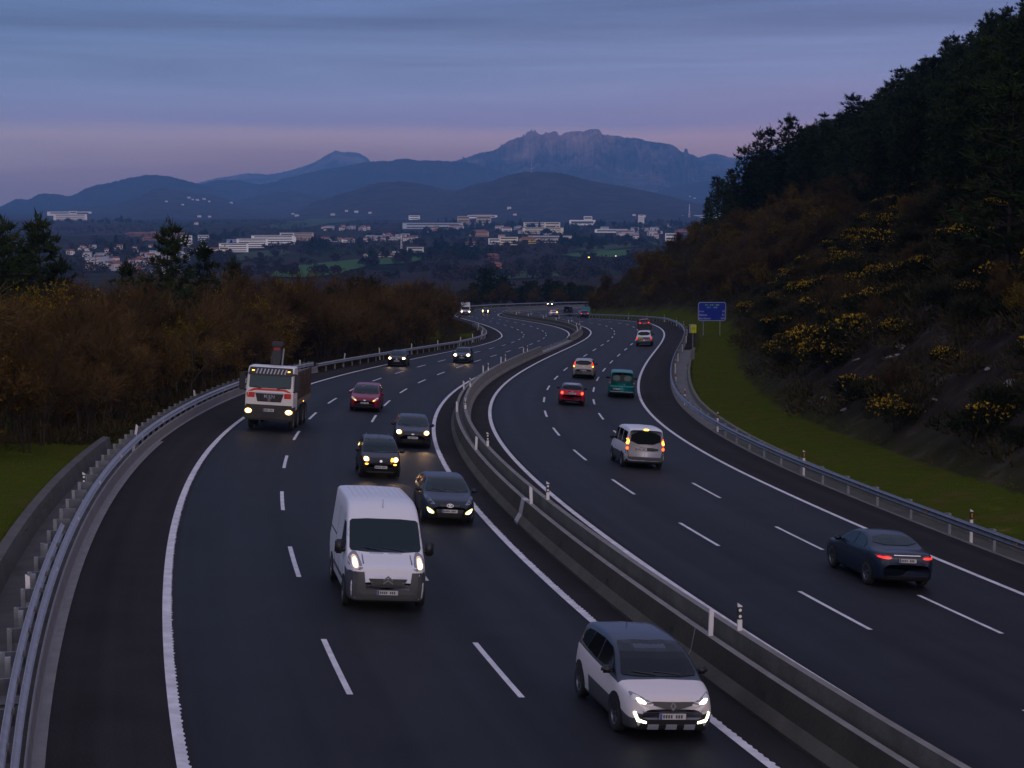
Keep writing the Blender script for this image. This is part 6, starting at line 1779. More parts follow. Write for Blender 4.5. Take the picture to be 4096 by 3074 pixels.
# pale stones lying on the cutting's foot
stone = mat('pale_stone', (.10, .085, .080), .9, col2=(.22, .19, .19), vscale=3)
def stone_mesh(seed):
    r = np.random.default_rng(seed); bm = bmesh.new(); bmesh.ops.create_icosphere(bm, subdivisions=2, radius=1.0)
    for v in bm.verts: v.co *= 1 + .5 * float(vnoise(np.array([v.co.x * 1.7 + seed]), np.array([v.co.y * 1.7 + v.co.z]), seed)[0]); v.co.z *= .45
    me = bpy.data.meshes.new('stone'); bm.to_mesh(me); bm.free(); me.materials.append(stone); return me
SM = [stone_mesh(k) for k in range(3)]
for k in range(26):
    s_ = rng.uniform(70, 185); d_ = rng.uniform(7.4, 13); x, y = so(s_, 14.9 + d_)
    o = add_obj('stone', SM[k % 3]); sc_ = rng.uniform(.14, .36); o.location = (x, y, float(GZ(x, y)) + .04); o.scale = (sc_ * 1.6, sc_, sc_); o.rotation_euler = (.3, .2, rng.uniform(0, 6))
    tag(o, 'pale stone lying on bare soil at the foot of the right cutting', 'stone', 'stones at the foot of the right cutting')
# saplings and brush on the spur behind the far road
for k in range(120):
    y = rng.uniform(340, 560); a = rng.uniform(.025, .135); x = a * y; s_, d_ = hill_d(x, y)
    if d_ < 3.5 or d_ > 75: continue
    st = (ochres, rusts, bares)[int(rng.integers(3))]
    st.put(x, y, rng.uniform(.6, 1.05), 'brown tree on the low spur above the far road', 'tree', 'brown trees on the spur')
# grass
pts = []
for s_ in np.arange(30, 92, .55):
    for o in np.arange(16.9, 24, .75):
        if o > 17.4 + (92 - s_) * .3: continue
        pts.append(so(s_ + rng.uniform(-.3, .3), -(o + rng.uniform(-.3, .3))))
for s_ in np.arange(52, 235, .75):
    for o in np.arange(16.8, 21.6, .8): pts.append(so(s_ + rng.uniform(-.4, .4), o + rng.uniform(-.3, .3)))
mound_mesh('grass', pts, M_GRASS, 22, .5, .06, (.07, .22), .035, 'rough mown grass on the verges', 'grass')
if REST:
    mound_mesh('brushwood', [(a_, b_) for a_, b_, c_ in REST], M_TWIG, 220, 1.8, 4.2, (.5, 1.2), .035, 'brown brushwood between the separate trees', 'brushwood')
print('REST', len(REST))
for st in (pines, rounds, bares, ochres, rusts, gorse, scrub): st.finish()
print('veg', nb, no, nr_, 'rest', len(rest), 'gorse', ng, 'sap', nbr, 'scrub', len(scr), [(s_.n) for s_ in (pines, rounds, bares, ochres, rusts, gorse)])
# ------------------------------------------------------------------ hills and mountains across the valley
def hill_material(name, stops, rock=None, scale=.004, rock_scale=.011):
    m = bpy.data.materials.new(name); m.use_nodes = True; t = m.node_tree; b = t.nodes['Principled BSDF']
    b.inputs['Roughness'].default_value = 1.0; b.inputs['Specular IOR Level'].default_value = .05
    g = t.nodes.new('ShaderNodeNewGeometry')
    def noise(sc, det=8, ro=.62):
        n = t.nodes.new('ShaderNodeTexNoise'); n.inputs['Scale'].default_value = sc; n.inputs['Detail'].default_value = det; n.inputs['Roughness'].default_value = ro
        t.links.new(g.outputs['Position'], n.inputs['Vector']); return n.outputs['Fac']
    r = t.nodes.new('ShaderNodeValToRGB'); cr = r.color_ramp
    while len(cr.elements) < len(stops): cr.elements.new(.5)
    for e, (p, c) in zip(cr.elements, stops): e.position = p; e.color = c + (1,)
    t.links.new(noise(scale), r.inputs[0]); out = r.outputs[0]
    if rock:
        at = t.nodes.new('ShaderNodeAttribute'); at.attribute_name = 'cover'
        sp = t.nodes.new('ShaderNodeSeparateColor'); t.links.new(at.outputs['Color'], sp.inputs[0])
        mr = t.nodes.new('ShaderNodeMath'); mr.operation = 'MULTIPLY_ADD'; mr.inputs[1].default_value = 1.6; mr.inputs[2].default_value = -.8; t.links.new(noise(rock_scale, 8, .7), mr.inputs[0])
        ad = t.nodes.new('ShaderNodeMath'); ad.operation = 'ADD'; ad.use_clamp = True; t.links.new(sp.outputs[0], ad.inputs[0]); t.links.new(mr.outputs[0], ad.inputs[1])
        mx = t.nodes.new('ShaderNodeMix'); mx.data_type = 'RGBA'; mx.inputs[7].default_value = rock + (1,); t.links.new(ad.outputs[0], mx.inputs[0]); t.links.new(out, mx.inputs[6]); out = mx.outputs[2]
    t.links.new(out, b.inputs['Base Color'])
    bp = t.nodes.new('ShaderNodeBump'); bp.inputs['Strength'].default_value = .6; bp.inputs['Distance'].default_value = 30.0
    t.links.new(noise(scale * 6, 6), bp.inputs['Height']); t.links.new(bp.outputs[0], b.inputs['Normal'])
    return m
WOOD = [(.30, (0.0076, 0.0109, 0.0084)), (.44, (0.0168, 0.0130, 0.0126)), (.54, (0.0244, 0.0185, 0.0176)), (.64, (0.0168, 0.0231, 0.0118)), (.74, (0.0252, 0.0357, 0.0147))]
M_HILL = hill_material('hill_cover', WOOD, scale=.0035)
M_WOODHILL = hill_material('wooded_hill_cover', [(.30, (.016, .012, .013)), (.5, (.034, .023, .025)), (.62, (.052, .036, .036)), (.76, (.030, .042, .020))], scale=.011)
M_MOUNT = hill_material('mountain_cover', [(.30, (0.0126, 0.0151, 0.0143)), (.5, (0.0218, 0.0210, 0.0176)), (.7, (0.0336, 0.0294, 0.0218))], rock=(.46, .27, .22), scale=.0016, rock_scale=.0035)
BVHS = []
def ridge(name, pts, r_foot, r_ridge, z_foot=-70., rough=.08, mat_=None, rock=False, label=None, gul=0.0, seed=0, step=2.2, shape=1.0, bump=5.0):
    """a hill whose crest runs through the surveyed bearings at its own distance, with real depth before and behind"""
    us = np.arange(pts[0][0], pts[-1][0] + .1, step); vs = pchip([p[0] for p in pts], [p[1] for p in pts])(us) if len(pts) > 2 else np.interp(us, *zip(*pts))
    nt = 60 if rock else 46
    ts = np.concatenate([np.linspace(0, 1, nt), [1.06, 1.15, 1.25, 1.3]])
    V = np.zeros((len(ts), len(us), 3)); cov = np.zeros((len(ts), len(us)))
    for j, (u, v) in enumerate(zip(us, vs)):
        d_ = pxdir(u, v); hr = math.hypot(d_[0], d_[1]); zr = d_[2] / hr * r_ridge; cx, cy = d_[0] / hr, d_[1] / hr
        for i, t in enumerate(ts):
            rr_ = r_foot + (r_ridge - r_foot) * t
            if t <= 1: f = (t ** shape) * (1 - .25 * math.sin(math.pi * t)) if not rock else t ** 1.25
            else: f = 1 - (t - 1) * 1.6
            V[i, j] = (cx * rr_, cy * rr_, z_foot + (zr - z_foot) * f)
    x, y = V[..., 0], V[..., 1]; T = ts[:, None] * np.ones_like(x); amp = (V[..., 2].max() - z_foot)
    w = np.clip(T * (1.02 - T) * 4, 0, 1) * (T < 1.01)
    az = np.arctan2(x, y)
    n = vnoise(az * 90 + seed, T * 3, seed) + .5 * vnoise(az * 210, T * 6 + 9, seed + 1) + .25 * vnoise(az * 500, T * 12, seed + 2)
    V[..., 2] += n * amp * rough * w
    crest = np.exp(-((T - 1) / .04) ** 2)
    V[..., 2] += (vnoise(az * 900, T * 0, seed + 4) + .7 * vnoise(az * 2300, T * 0, seed + 5)) * bump * crest
    if gul:
        gg = np.abs(vnoise(az * 160 + .35 * T, T * 1.5, seed + 7)) + .5 * np.abs(vnoise(az * 420, T * 3, seed + 8)) + .25 * np.abs(vnoise(az * 1000, T * 6, seed + 9))
        V[..., 2] -= (gg - .25) * amp * gul * np.clip((T - .35) / .4, 0, 1) * (T < .995)
        cov = sstep(.55, .95, T + .35 * vnoise(az * 70, T * 2, 77)) * .55 * (1 - sstep(.015, .04, np.abs(az - .028)) * .8)
    a, b_ = V.shape[:2]
    i = np.arange(a - 1)[:, None] * b_; j = np.arange(b_ - 1)[None, :]
    F = np.stack([i + j, i + j + 1, i + b_ + j + 1, i + b_ + j], -1).reshape(-1, 4)
    me = np_mesh(name, V.reshape(-1, 3), F, mat_ or M_HILL, smooth=True)
    if rock:
        ca = me.color_attributes.new('cover', 'FLOAT_COLOR', 'POINT'); c_ = np.zeros((a * b_, 4), np.float32); c_[:, 0] = cov.ravel(); c_[:, 3] = 1; ca.data.foreach_set('color', c_.ravel())
    o = tag(add_obj(name, me), label, kind='structure')
    BVHS.append(BVHTree.FromPolygons([tuple(p) for p in V.reshape(-1, 3)], F.tolist()))
    return o
ridge('mountain', [(360, 430), (444, 391), (496, 381), (540, 375), (581, 377), (601, 374), (642, 364), (683, 349), (700, 338), (711, 332), (725, 326), (740, 329), (756, 329), (770, 330), (785, 336), (795, 343), (800, 349), (860, 372), (940, 400)], 12500, 15800, -62, .05, M_MOUNT, True, 'distant cone shaped mountain', gul=.05, seed=3, bump=6)
ridge('mountain', [(1420, 420), (1470, 365), (1505, 342), (1525, 336), (1544, 332), (1569, 338), (1586, 341), (1611, 336), (1644, 329), (1700, 318), (1790, 330), (1900, 380)], 12000, 14500, -62, .06, M_MOUNT, True, 'distant blue ridge beside the hillside pines', gul=.05, seed=5)
ridge('mountain', [(900, 400), (945, 362), (980, 349), (1013, 339), (1038, 331), (1071, 323), (1086, 313), (1100, 304), (1117, 298), (1132, 294), (1146, 290), (1159, 286), (1165, 291), (1172, 291), (1179, 289), (1190, 286), (1198, 283), (1204, 287), (1208, 293), (1217, 289), (1232, 285), (1246, 283), (1257, 284), (1266, 282), (1276, 279), (1286, 279), (1295, 281), (1301, 290), (1316, 293), (1337, 294), (1349, 298), (1378, 299), (1388, 302), (1395, 305), (1437, 310), (1450, 313), (1457, 316), (1474, 329), (1495, 334), (1520, 348), (1570, 366), (1660, 400)], 9900, 13200, -64, .05, M_MOUNT, True, 'craggy rock topped mountain dominating the skyline', gul=.30, seed=8, step=1.1, bump=5)
ridge('hill', [(1340, 452), (1437, 408), (1482, 398), (1524, 392), (1586, 383), (1628, 375), (1700, 365), (1800, 370)], 8800, 10600, -64, .07, M_HILL, False, 'pale ridge low on the right', seed=12)
ridge('hill', [(330, 440), (420, 402), (485, 389), (520, 391), (560, 398), (620, 385), (680, 370), (756, 357), (797, 350), (839, 348), (872, 343), (910, 347), (955, 348), (1000, 350), (1060, 364), (1130, 384), (1200, 402), (1290, 440)], 8700, 11400, -64, .09, M_HILL, False, 'long wooded ridge before the mountains', seed=14)
ridge('hill', [(-120, 452), (-60, 447), (0, 446), (20, 437), (44, 429), (58, 431), (92, 419), (116, 419), (150, 424), (171, 415), (198, 403), (239, 395), (290, 383), (328, 378), (362, 381), (393, 388), (415, 394), (470, 410), (540, 440)], 8300, 10300, -64, .07, M_HILL, False, 'blue hill closing the left horizon', seed=17)
ridge('hill', [(420, 462), (470, 446), (520, 432), (560, 424), (598, 417), (630, 415), (660, 418), (720, 428), (790, 452)], 7300, 9200, -64, .08, M_WOODHILL, False, 'dark shoulder hill left of the wooded knoll', seed=19)
ridge('hill', [(120, 468), (171, 445), (239, 443), (273, 433), (300, 424), (314, 418), (328, 411), (342, 408), (355, 407), (376, 411), (410, 415), (444, 420), (496, 432), (547, 450), (600, 468)], 6200, 8200, -64, .08, M_WOODHILL, False, 'dark rounded hill with scattered farmhouses', seed=23)
ridge('hill', [(480, 476), (560, 468), (620, 461), (680, 437), (712, 427), (740, 418), (770, 410), (800, 399), (835, 394), (870, 393), (900, 396), (930, 402), (965, 410), (1000, 414), (1060, 430), (1140, 462)], 5600, 7200, -63, .07, M_WOODHILL, False, 'flat topped wooded knoll', seed=27, bump=3)
ridge('hill', [(860, 474), (930, 440), (985, 413), (1030, 398), (1060, 392), (1080, 385), (1100, 378), (1130, 373), (1165, 371), (1190, 373), (1210, 374), (1235, 380), (1260, 387), (1295, 394), (1330, 400), (1400, 414), (1450, 425), (1510, 440), (1560, 452), (1640, 468), (1720, 474)], 5300, 6900, -63, .07, M_WOODHILL, False, 'broad wooded hill with the mast on top', seed=31, bump=3)
ridge('hill', [(-160, 492), (-60, 488), (0, 484), (30, 477), (55, 475), (90, 480), (150, 482), (220, 479), (280, 481), (340, 490), (420, 497)], 3300, 4300, -63, .07, M_WOODHILL, False, 'low brown wooded rise at far left', seed=37, bump=3)

# ------------------------------------------------------------------ ground under a surveyed bearing
_gm = GROUND.data
BVHS.append(BVHTree.FromPolygons([v.co.copy() for v in _gm.vertices], [tuple(p.vertices) for p in _gm.polygons]))
def spot(u, v, hint=None):
    d_ = Vector(pxdir(u, v)).normalized(); best = None
    for b_ in BVHS:
        h = b_.ray_cast(d_ * 900 if hint is None else d_ * hint, d_)
        if h[0] is not None and (best is None or h[0].length < best.length): best = h[0]
    return best
PX = 1 / 3814.2

# ---- fields
def field(outline, m_, label):
    P_ = [spot(u, v) for u, v in outline]
    if any(p is None for p in P_): return
    xy = np.array([(p.x, p.y) for p in P_]); lo, hi = xy.min(0), xy.max(0); st = max((hi - lo).max() / 34, 8)
    bnd = []
    for i in range(len(xy)):
        a, b_ = xy[i], xy[(i + 1) % len(xy)]; q = max(1, int(np.hypot(*(b_ - a)) / st)); bnd += [a + (b_ - a) * t / q for t in range(q)]
    n = len(bnd)
    def ins(x, y):
        c = False
        for i in range(n):
            x1, y1 = bnd[i]; x2, y2 = bnd[(i + 1) % n]
            if (y1 > y) != (y2 > y) and x < (x2 - x1) * (y - y1) / (y2 - y1) + x1: c = not c
        return c
    inner = [(x, y) for x in np.arange(lo[0], hi[0], st) for y in np.arange(lo[1], hi[1], st) if ins(x, y) and min((x - b_[0]) ** 2 + (y - b_[1]) ** 2 for b_ in bnd) > (st * .4) ** 2]
    res = delaunay_2d_cdt([Vector(p) for p in bnd] + [Vector(p) for p in inner], [], [list(range(n))], 1, 1e-4)
    mb = MB(); z = ground_z(np.array([p.x for p in res[0]]), np.array([p.y for p in res[0]]))
    mb.add([(p.x, p.y, zz + 1.2) for p, zz in zip(res[0], z)], [list(f) for f in res[2]])
    tag(mb.build('field', m_, smooth=True), label, kind='structure')
meadow = mat('meadow_grass', (.026, .072, .012), .95, col2=(.038, .090, .016), vscale=.02, spec=.1)
dull_meadow = mat('dull_meadow', (.024, .038, .012), .95, col2=(.036, .046, .018), vscale=.02, spec=.1)
field([(585, 600), (596, 586), (620, 578), (700, 570), (770, 563), (860, 558), (900, 556), (905, 566), (860, 572), (800, 574), (760, 585), (720, 597), (650, 603)], meadow, 'bright green meadow left of centre')
field([(775, 566), (830, 560), (900, 553), (925, 560), (880, 571), (800, 575)], meadow, 'bright green meadow beside the farm')
field([(1208, 553), (1290, 545), (1360, 541), (1364, 553), (1320, 558), (1260, 558)], meadow, 'bright green meadow right of centre')
field([(1240, 542), (1330, 530), (1480, 518), (1560, 508), (1570, 520), (1440, 530), (1300, 545)], dull_meadow, 'dull green slope behind the right meadow')
field([(490, 560), (530, 548), (600, 540), (630, 547), (590, 556), (520, 566)], dull_meadow, 'dull green slope under the white blocks')
field([(960, 600), (1040, 585), (1120, 580), (1200, 588), (1210, 600), (1100, 606)], dull_meadow, 'dull green field by the red farmhouse')
field([(560, 492), (680, 470), (760, 462), (800, 470), (700, 486), (620, 498)], dull_meadow, 'far green pastures below the flat topped knoll')

# ---- buildings
win_dark = mat('window_glass', (.03, .035, .045), .3)
roof_tile = mat('roof_tile', (.16, .055, .040), .85, var=.25, vscale=.6); roof_flat = mat('flat_roof', (.20, .21, .25), .8); roof_blue = mat('glass_roof', (.06, .10, .20), .4)
def wallm(c):
    c = tuple(min(.82, q * 1.18) for q in c)
    return mat('render_%02d_%02d_%02d' % tuple(int(q * 99) for q in c), c, .8, var=.08, vscale=.3)
WHITE_W, CREAM_W, GREY_W, BRICK_W, YELLOW_W = (.68, .66, .66), (.62, .54, .42), (.34, .34, .37), (.22, .085, .065), (.50, .34, .10)
def block(u, v, wpx, hpx, storeys, wall, label, roof='flat', deep=.5, name='building', cat_='building', turn=0.0, arches=0, group=None, lit=None, hint=None, cols=0):
    """a building standing where the bearing u, v meets the ground, wpx by hpx survey units in the view"""
    p = spot(u, v, hint)
    if p is None: return None
    d = p.length; w = wpx * PX * d; h = hpx * PX * d; dp = max(6, w * deep)
    az = math.atan2(p.x, p.y)
    r = empty(name, (p.x, p.y, p.z), label, cat_, group); r.rotation_euler = (0, 0, -az + turn)
    wm = wallm(wall)
    if roof == 'flat': hw = h
    else: hw = h * .68
    mb = MB(); mb.box((0, dp / 2, hw / 2 - 2), (w, dp, hw + 4)); wl_ = mb.build('wall', wm, r)
    if roof == 'flat':
        mb = MB(); mb.box((0, dp / 2, hw + .25), (w + .6, dp + .6, .5)); mb.build('roof', roof_flat, r)
    elif roof == 'blue':
        mb = MB(); mb.prism([(-.5, hw), (dp + .5, hw), (dp + .5, hw + (h - hw)), (dp * .5, h)], 'x', -w / 2, w / 2); mb.build('roof', roof_blue, r)
    else:
        mb = MB(); e = .6
        vs = [(-w / 2 - e, -e, hw), (w / 2 + e, -e, hw), (w / 2 + e, dp + e, hw), (-w / 2 - e, dp + e, hw), (-w / 2 + min(w, dp) * .42, dp / 2, h), (w / 2 - min(w, dp) * .42, dp / 2, h)]
        mb.add(vs, [(0, 1, 5, 4), (1, 2, 5), (2, 3, 4, 5), (3, 0, 4), (3, 2, 1, 0)]); mb.build('roof', roof_tile, r)
    for k in range(storeys):
        zc = hw * (k + .55) / storeys; hh = hw / storeys * .42
        if cols:
            for q in range(cols):
                mb = MB(); mb.box((-w * .46 + w * .92 * (q + .5) / cols, -.06, zc), (w * .92 / cols * .6, .14, hh)); mb.build('window', win_dark, r)
        else:
            mb = MB(); mb.box((0, -.06, zc), (w * .86, .14, hh)); mb.build('window', win_dark, r)
    return r
B = block
for a in (
 (505, 545, 62, 18, 4, WHITE_W, 'long white stepped block with ribbon windows, front left of the campus', 'flat'),
 (545, 536, 66, 19, 4, WHITE_W, 'long white block second from the left of the campus', 'flat'),
 (590, 530, 92, 20, 4, WHITE_W, 'longest white block in the middle of the campus', 'flat'),
 (620, 522, 30, 18, 3, WHITE_W, 'white cube block at top of the campus', 'flat'),
 (612, 527, 54, 14, 2, WHITE_W, 'white block on dark stilts at right end of campus', 'flat'),
 (484, 549, 20, 15, 2, CREAM_W, 'cream cube standing before the long white campus blocks', 'flat'),
 (655, 521, 44, 17, 5, (.42, .30, .25), 'brown four storey apartment block with a pale roof', 'flat'),
 (520, 530, 60, 12, 1, GREY_W, 'grey hall with blue roof behind the white campus', 'blue'),
 (702, 522, 26, 10, 2, WHITE_W, 'first of three white row houses with red roof', 'tile'), (727, 523, 27, 10, 2, WHITE_W, 'second of three white row houses with red roof', 'tile'), (753, 524, 27, 10, 2, WHITE_W, 'third of three white row houses with red roof', 'tile'),
 (403, 530, 24, 20, 3, WHITE_W, 'tall white apartment house behind the lone slim pine', 'flat'), (440, 523, 24, 14, 3, (.5, .5, .52), 'twin grey white apartment house', 'flat'), (420, 545, 22, 9, 2, WHITE_W, 'low white house left of the campus', 'tile'),
 (1173, 506, 88, 13, 3, CREAM_W, 'wide cream terraced block right of centre', 'flat'), (1155, 494, 48, 13, 3, CREAM_W, 'cream block stacked behind the wide terraced block', 'flat'), (1192, 493, 36, 12, 2, CREAM_W, 'cream square block on top of terraced pair', 'flat'),
 (1258, 487, 56, 11, 1, WHITE_W, 'white domed hall on the skyline of the town', 'flat'), (1270, 484, 18, 16, 2, WHITE_W, 'white stepped tower block beside the domed hall', 'flat'),
 (1188, 525, 94, 14, 2, (.50, .44, .42), 'long pale hall with a row of square openings', 'flat'),
 (1140, 527, 36, 15, 2, YELLOW_W, 'ochre yellow house with red roof', 'tile'), (1099, 530, 40, 17, 3, CREAM_W, 'cream villa with terraces', 'flat'), (1074, 529, 38, 13, 2, WHITE_W, 'white cube villa with ribbon window', 'flat'), (1018, 533, 24, 12, 2, (.55, .48, .46), 'pale house with flat brown roof', 'tile'),
 (1063, 561, 30, 13, 2, (.18, .07, .055), 'dark red house set among trees', 'tile'), (1067, 580, 32, 14, 2, (.46, .17, .085), 'orange red farmhouse nearest to the motorway', 'tile'), (897, 546, 36, 11, 2, (.52, .48, .48), 'pale two storey house above the round dark trees', 'flat'),
 (830, 556, 44, 11, 1, (.36, .26, .24), 'long brown farm building on the meadow edge', 'tile'), (858, 552, 20, 8, 1, WHITE_W, 'small white farm shed beside the brown farm building', 'flat'), (790, 556, 9, 8, 1, WHITE_W, 'tiny white gable house left of the farm', 'tile'),
 (935, 495, 130, 12, 2, (.34, .37, .42), 'long grey industrial hall at left of the centre', 'flat'), (955, 506, 48, 12, 2, (.34, .18, .15), 'red roofed cluster house under the grey hall', 'tile'),
 (1001, 488, 26, 20, 3, (.34, .27, .20), 'old stone church left tower', 'flat'), (1045, 488, 32, 20, 3, (.34, .27, .20), 'old stone church with twin towers', 'flat'), (1020, 491, 40, 10, 1, (.36, .28, .22), 'stone nave between the old towers', 'tile'), (1035, 511, 42, 14, 2, (.42, .24, .18), 'salmon house with broad red roof', 'tile'), (985, 497, 34, 11, 2, CREAM_W, 'cream house left of the church', 'tile'), (1095, 500, 22, 10, 2, WHITE_W, 'white gable house right of the church', 'tile'), (895, 475, 24, 9, 2, WHITE_W, 'small white block on the slope over the grey hall', 'flat'), (1042, 471, 64, 8, 1, WHITE_W, 'row of white farm buildings below the wooded hill', 'tile'),
 (1320, 503, 70, 7, 1, WHITE_W, 'very long low white shed on the right', 'flat'), (1352, 507, 38, 9, 2, (.44, .30, .28), 'pinkish low block beside the long white shed', 'flat'), (1385, 487, 13, 22, 5, WHITE_W, 'slim white tower block on the right', 'flat'), (1449, 527, 24, 22, 3, WHITE_W, 'white three storey house beside the spur pine', 'flat'), (1473, 508, 30, 12, 1, (.34, .14, .12), 'red roofed house among the dark trees at right', 'tile'), (1420, 505, 22, 7, 1, WHITE_W, 'small white house among trees at right', 'tile'),
 (1520, 471, 120, 5, 1, (.52, .52, .55), 'long pale warehouse under the radio tower', 'flat'), (1555, 463, 20, 6, 1, WHITE_W, 'small white shed right of the radio tower', 'flat')):
    B(*a)
B(150, 464, 90, 6, 1, (.58, .50, .46), 'top terrace of the big pale hospital at far left', 'flat', deep=.4); B(152, 476, 68, 12, 3, (.62, .52, .45), 'main block of the big pale hospital at far left', 'flat', deep=.5); B(158, 470, 16, 13, 2, (.60, .54, .52), 'stair tower on the pale hospital at far left', 'flat')
# red brick estate on the ridge behind the lone pine
for k, (u, v, w) in enumerate(((300, 511, 56), (345, 510, 60), (385, 512, 50), (330, 521, 44), (372, 523, 46))):
    B(u, v, w, 9, 2, (.20, .075, .06), ('longest', 'middle', 'right', 'front left', 'front right')[k] + ' brick terrace of the red estate at left', 'tile')
# small houses: one of each kind, then copies
def house_proto(kind):
    r = empty('house', (0, 0, 0)); w, d, h = ((9, 8, 5), (13, 8, 5.5), (8, 7, 7))[kind]
    mb = MB(); mb.box((0, d / 2, h / 2 - 1.5), (w, d, h + 3)); mb.build('wall', wallm(((.56, .53, .53), (.50, .46, .44), (.42, .38, .38))[kind]), r)
    mb = MB(); e = .5
    mb.add([(-w / 2 - e, -e, h), (w / 2 + e, -e, h), (w / 2 + e, d + e, h), (-w / 2 - e, d + e, h), (-w / 2 - e, d / 2, h + 2.2), (w / 2 + e, d / 2, h + 2.2)], [(0, 1, 5, 4), (1, 2, 5), (2, 3, 4, 5), (3, 0, 4), (3, 2, 1, 0)]); mb.build('roof', (roof_tile, roof_flat, roof_tile)[kind], r)
    for q in (-.25, .25):
        mb = MB(); mb.box((q * w, -.06, h * .5), (w * .22, .14, 1.4)); mb.build('window', win_dark, r)
    mb = MB(); mb.box((0, -.06, 1.0), (1.0, .12, 2.1)); mb.build('door', win_dark, r)
    return r
HP = [house_proto(k) for k in range(3)]; hp_used = [0, 0, 0]
def house(u, v, k, sc, label, group, hint=None):
    p = spot(u, v, hint)
    if p is None: return
    az = math.atan2(p.x, p.y); rot = -az + float(rng.uniform(-.5, .5))
    if not hp_used[k]: o = HP[k]; hp_used[k] = 1; o.location = p; o.rotation_euler = (0, 0, rot); o.scale = (sc, sc, sc)
    else: o = dup(HP[k], p, rot, sc)
    tag(o, label, 'house', group)
for k in range(74):
    v = rng.uniform(536, 592); u = rng.uniform(150, 470) if v < 560 else rng.uniform(190, 400)
    house(u, v, int(rng.choice([0, 0, 1, 2])), rng.uniform(.55, .95), 'small pale house in the hillside estate at left', 'houses of the left hillside estate')
for k in range(40):
    u = 790 + k * 7.0 + rng.uniform(-2, 2) if k < 16 else rng.uniform(830, 900) if k < 26 else rng.uniform(690, 800)
    v = rng.uniform(518, 524) if k < 16 else rng.uniform(512, 520) if k < 26 else rng.uniform(494, 499)
    house(u, v, (0, 1, 2)[k % 3], rng.uniform(.75, 1.15), 'small red roofed terrace house in the middle of town', 'terrace houses in the middle of town')
for k in range(34):
    u = rng.uniform(900, 1500); v = rng.uniform(489, 518)
    house(u, v, int(rng.integers(3)), rng.uniform(.8, 1.3), 'small house scattered among trees of the town', 'houses scattered in the town')
for k, (u, v) in enumerate(((360, 437), (408, 429), (416, 433), (427, 434), (395, 444), (440, 432), (452, 437), (500, 440), (452, 470), (431, 470), (425, 486), (640, 468), (632, 464), (718, 466), (748, 458), (770, 460), (800, 462), (1100, 452), (1113, 466), (1390, 470), (1370, 467), (1500, 430), (1490, 426), (1560, 447))):
    house(u, v, k % 2, 1.0, 'tiny white farmhouse on the far hillsides', 'farmhouses on the far hillsides', hint=None)
# masts
def mast(u, v, hpx, label, cat_, stripes):
    p = spot(u, v)
    if p is None: return
    h = hpx * PX * p.length; r = empty('mast', tuple(p), label, cat_); n = 6; a0 = h * .05
    wm_, rm_ = wallm((.62, .60, .62)), mat('mast_red', (.30, .05, .05), .6)
    for k in range(n):
        z0, z1 = h * k / n, h * (k + 1) / n; w0, w1 = a0 * (1 - .75 * k / n), a0 * (1 - .75 * (k + 1) / n); mb = MB()
        for sx, sy in ((1, 1), (1, -1), (-1, 1), (-1, -1)): mb.tube((sx * w0, sy * w0, z0 - 2 * (k == 0)), (sx * w1, sy * w1, z1), a0 * .16, n=4)
        for sx, sy, tx, ty in ((1, 1, -1, 1), (-1, 1, -1, -1), (-1, -1, 1, -1), (1, -1, 1, 1)): mb.tube((sx * w0, sy * w0, z0), (tx * w1, ty * w1, z1), a0 * .10, n=4)
        mb.build('section', rm_ if stripes and k % 2 else wm_, r)
    mb = MB(); mb.tube((0, 0, h), (0, 0, h * 1.08), a0 * .12, n=5); mb.build('tip', wm_, r)
mast(1148, 373, 21, 'red and white lattice mast on top of the broad wooded hill', 'mast', True)
mast(1489, 470, 28, 'slender white radio tower over the pale warehouse at right', 'tower', False)
mast(867, 546, 38, 'grey lattice pylon among the trees right of the terrace houses', 'pylon', False)
# a few lamps already lit in town
for u, v, s_, lab in ((586, 527, 2.6, 'yellow lit lamp by the white campus'), (1272, 571, 1.4, 'single yellow street lamp in the dark valley'), (241, 541, 1.6, 'yellow lit lamp in the hillside estate'), (1548, 470, 1.6, 'white lit lamp beside the long warehouse'), (608, 526, 1.2, 'small white lit lamp at the campus end'), (1330, 568, .9, 'faint white street lamp in the valley, left of two'), (1404, 565, .9, 'faint white street lamp in the valley, right of two')):
    p = spot(u, v)
    if p is None: continue
    r = empty('street_lamp', tuple(p), lab, 'lamp'); mb = MB(); mb.tube((0, 0, -1), (0, 0, 7), .12, n=6); mb.build('pole', steel_dull, r)
    mb = MB(); mb.box((0, -.4, 7), (s_ * 1.2, 1.2, s_ * .8), bev=.1); mb.build('lamp_head', mat('town_lamp_' + ('white' if 'white' in lab.split(' campus')[0].split(' by')[0] else 'yellow'), (.9, .8, .5), .4, emit=(1, .9, .7) if 'white lit' in lab or 'faint' in lab else (1, .72, .06), es=2.2), r)

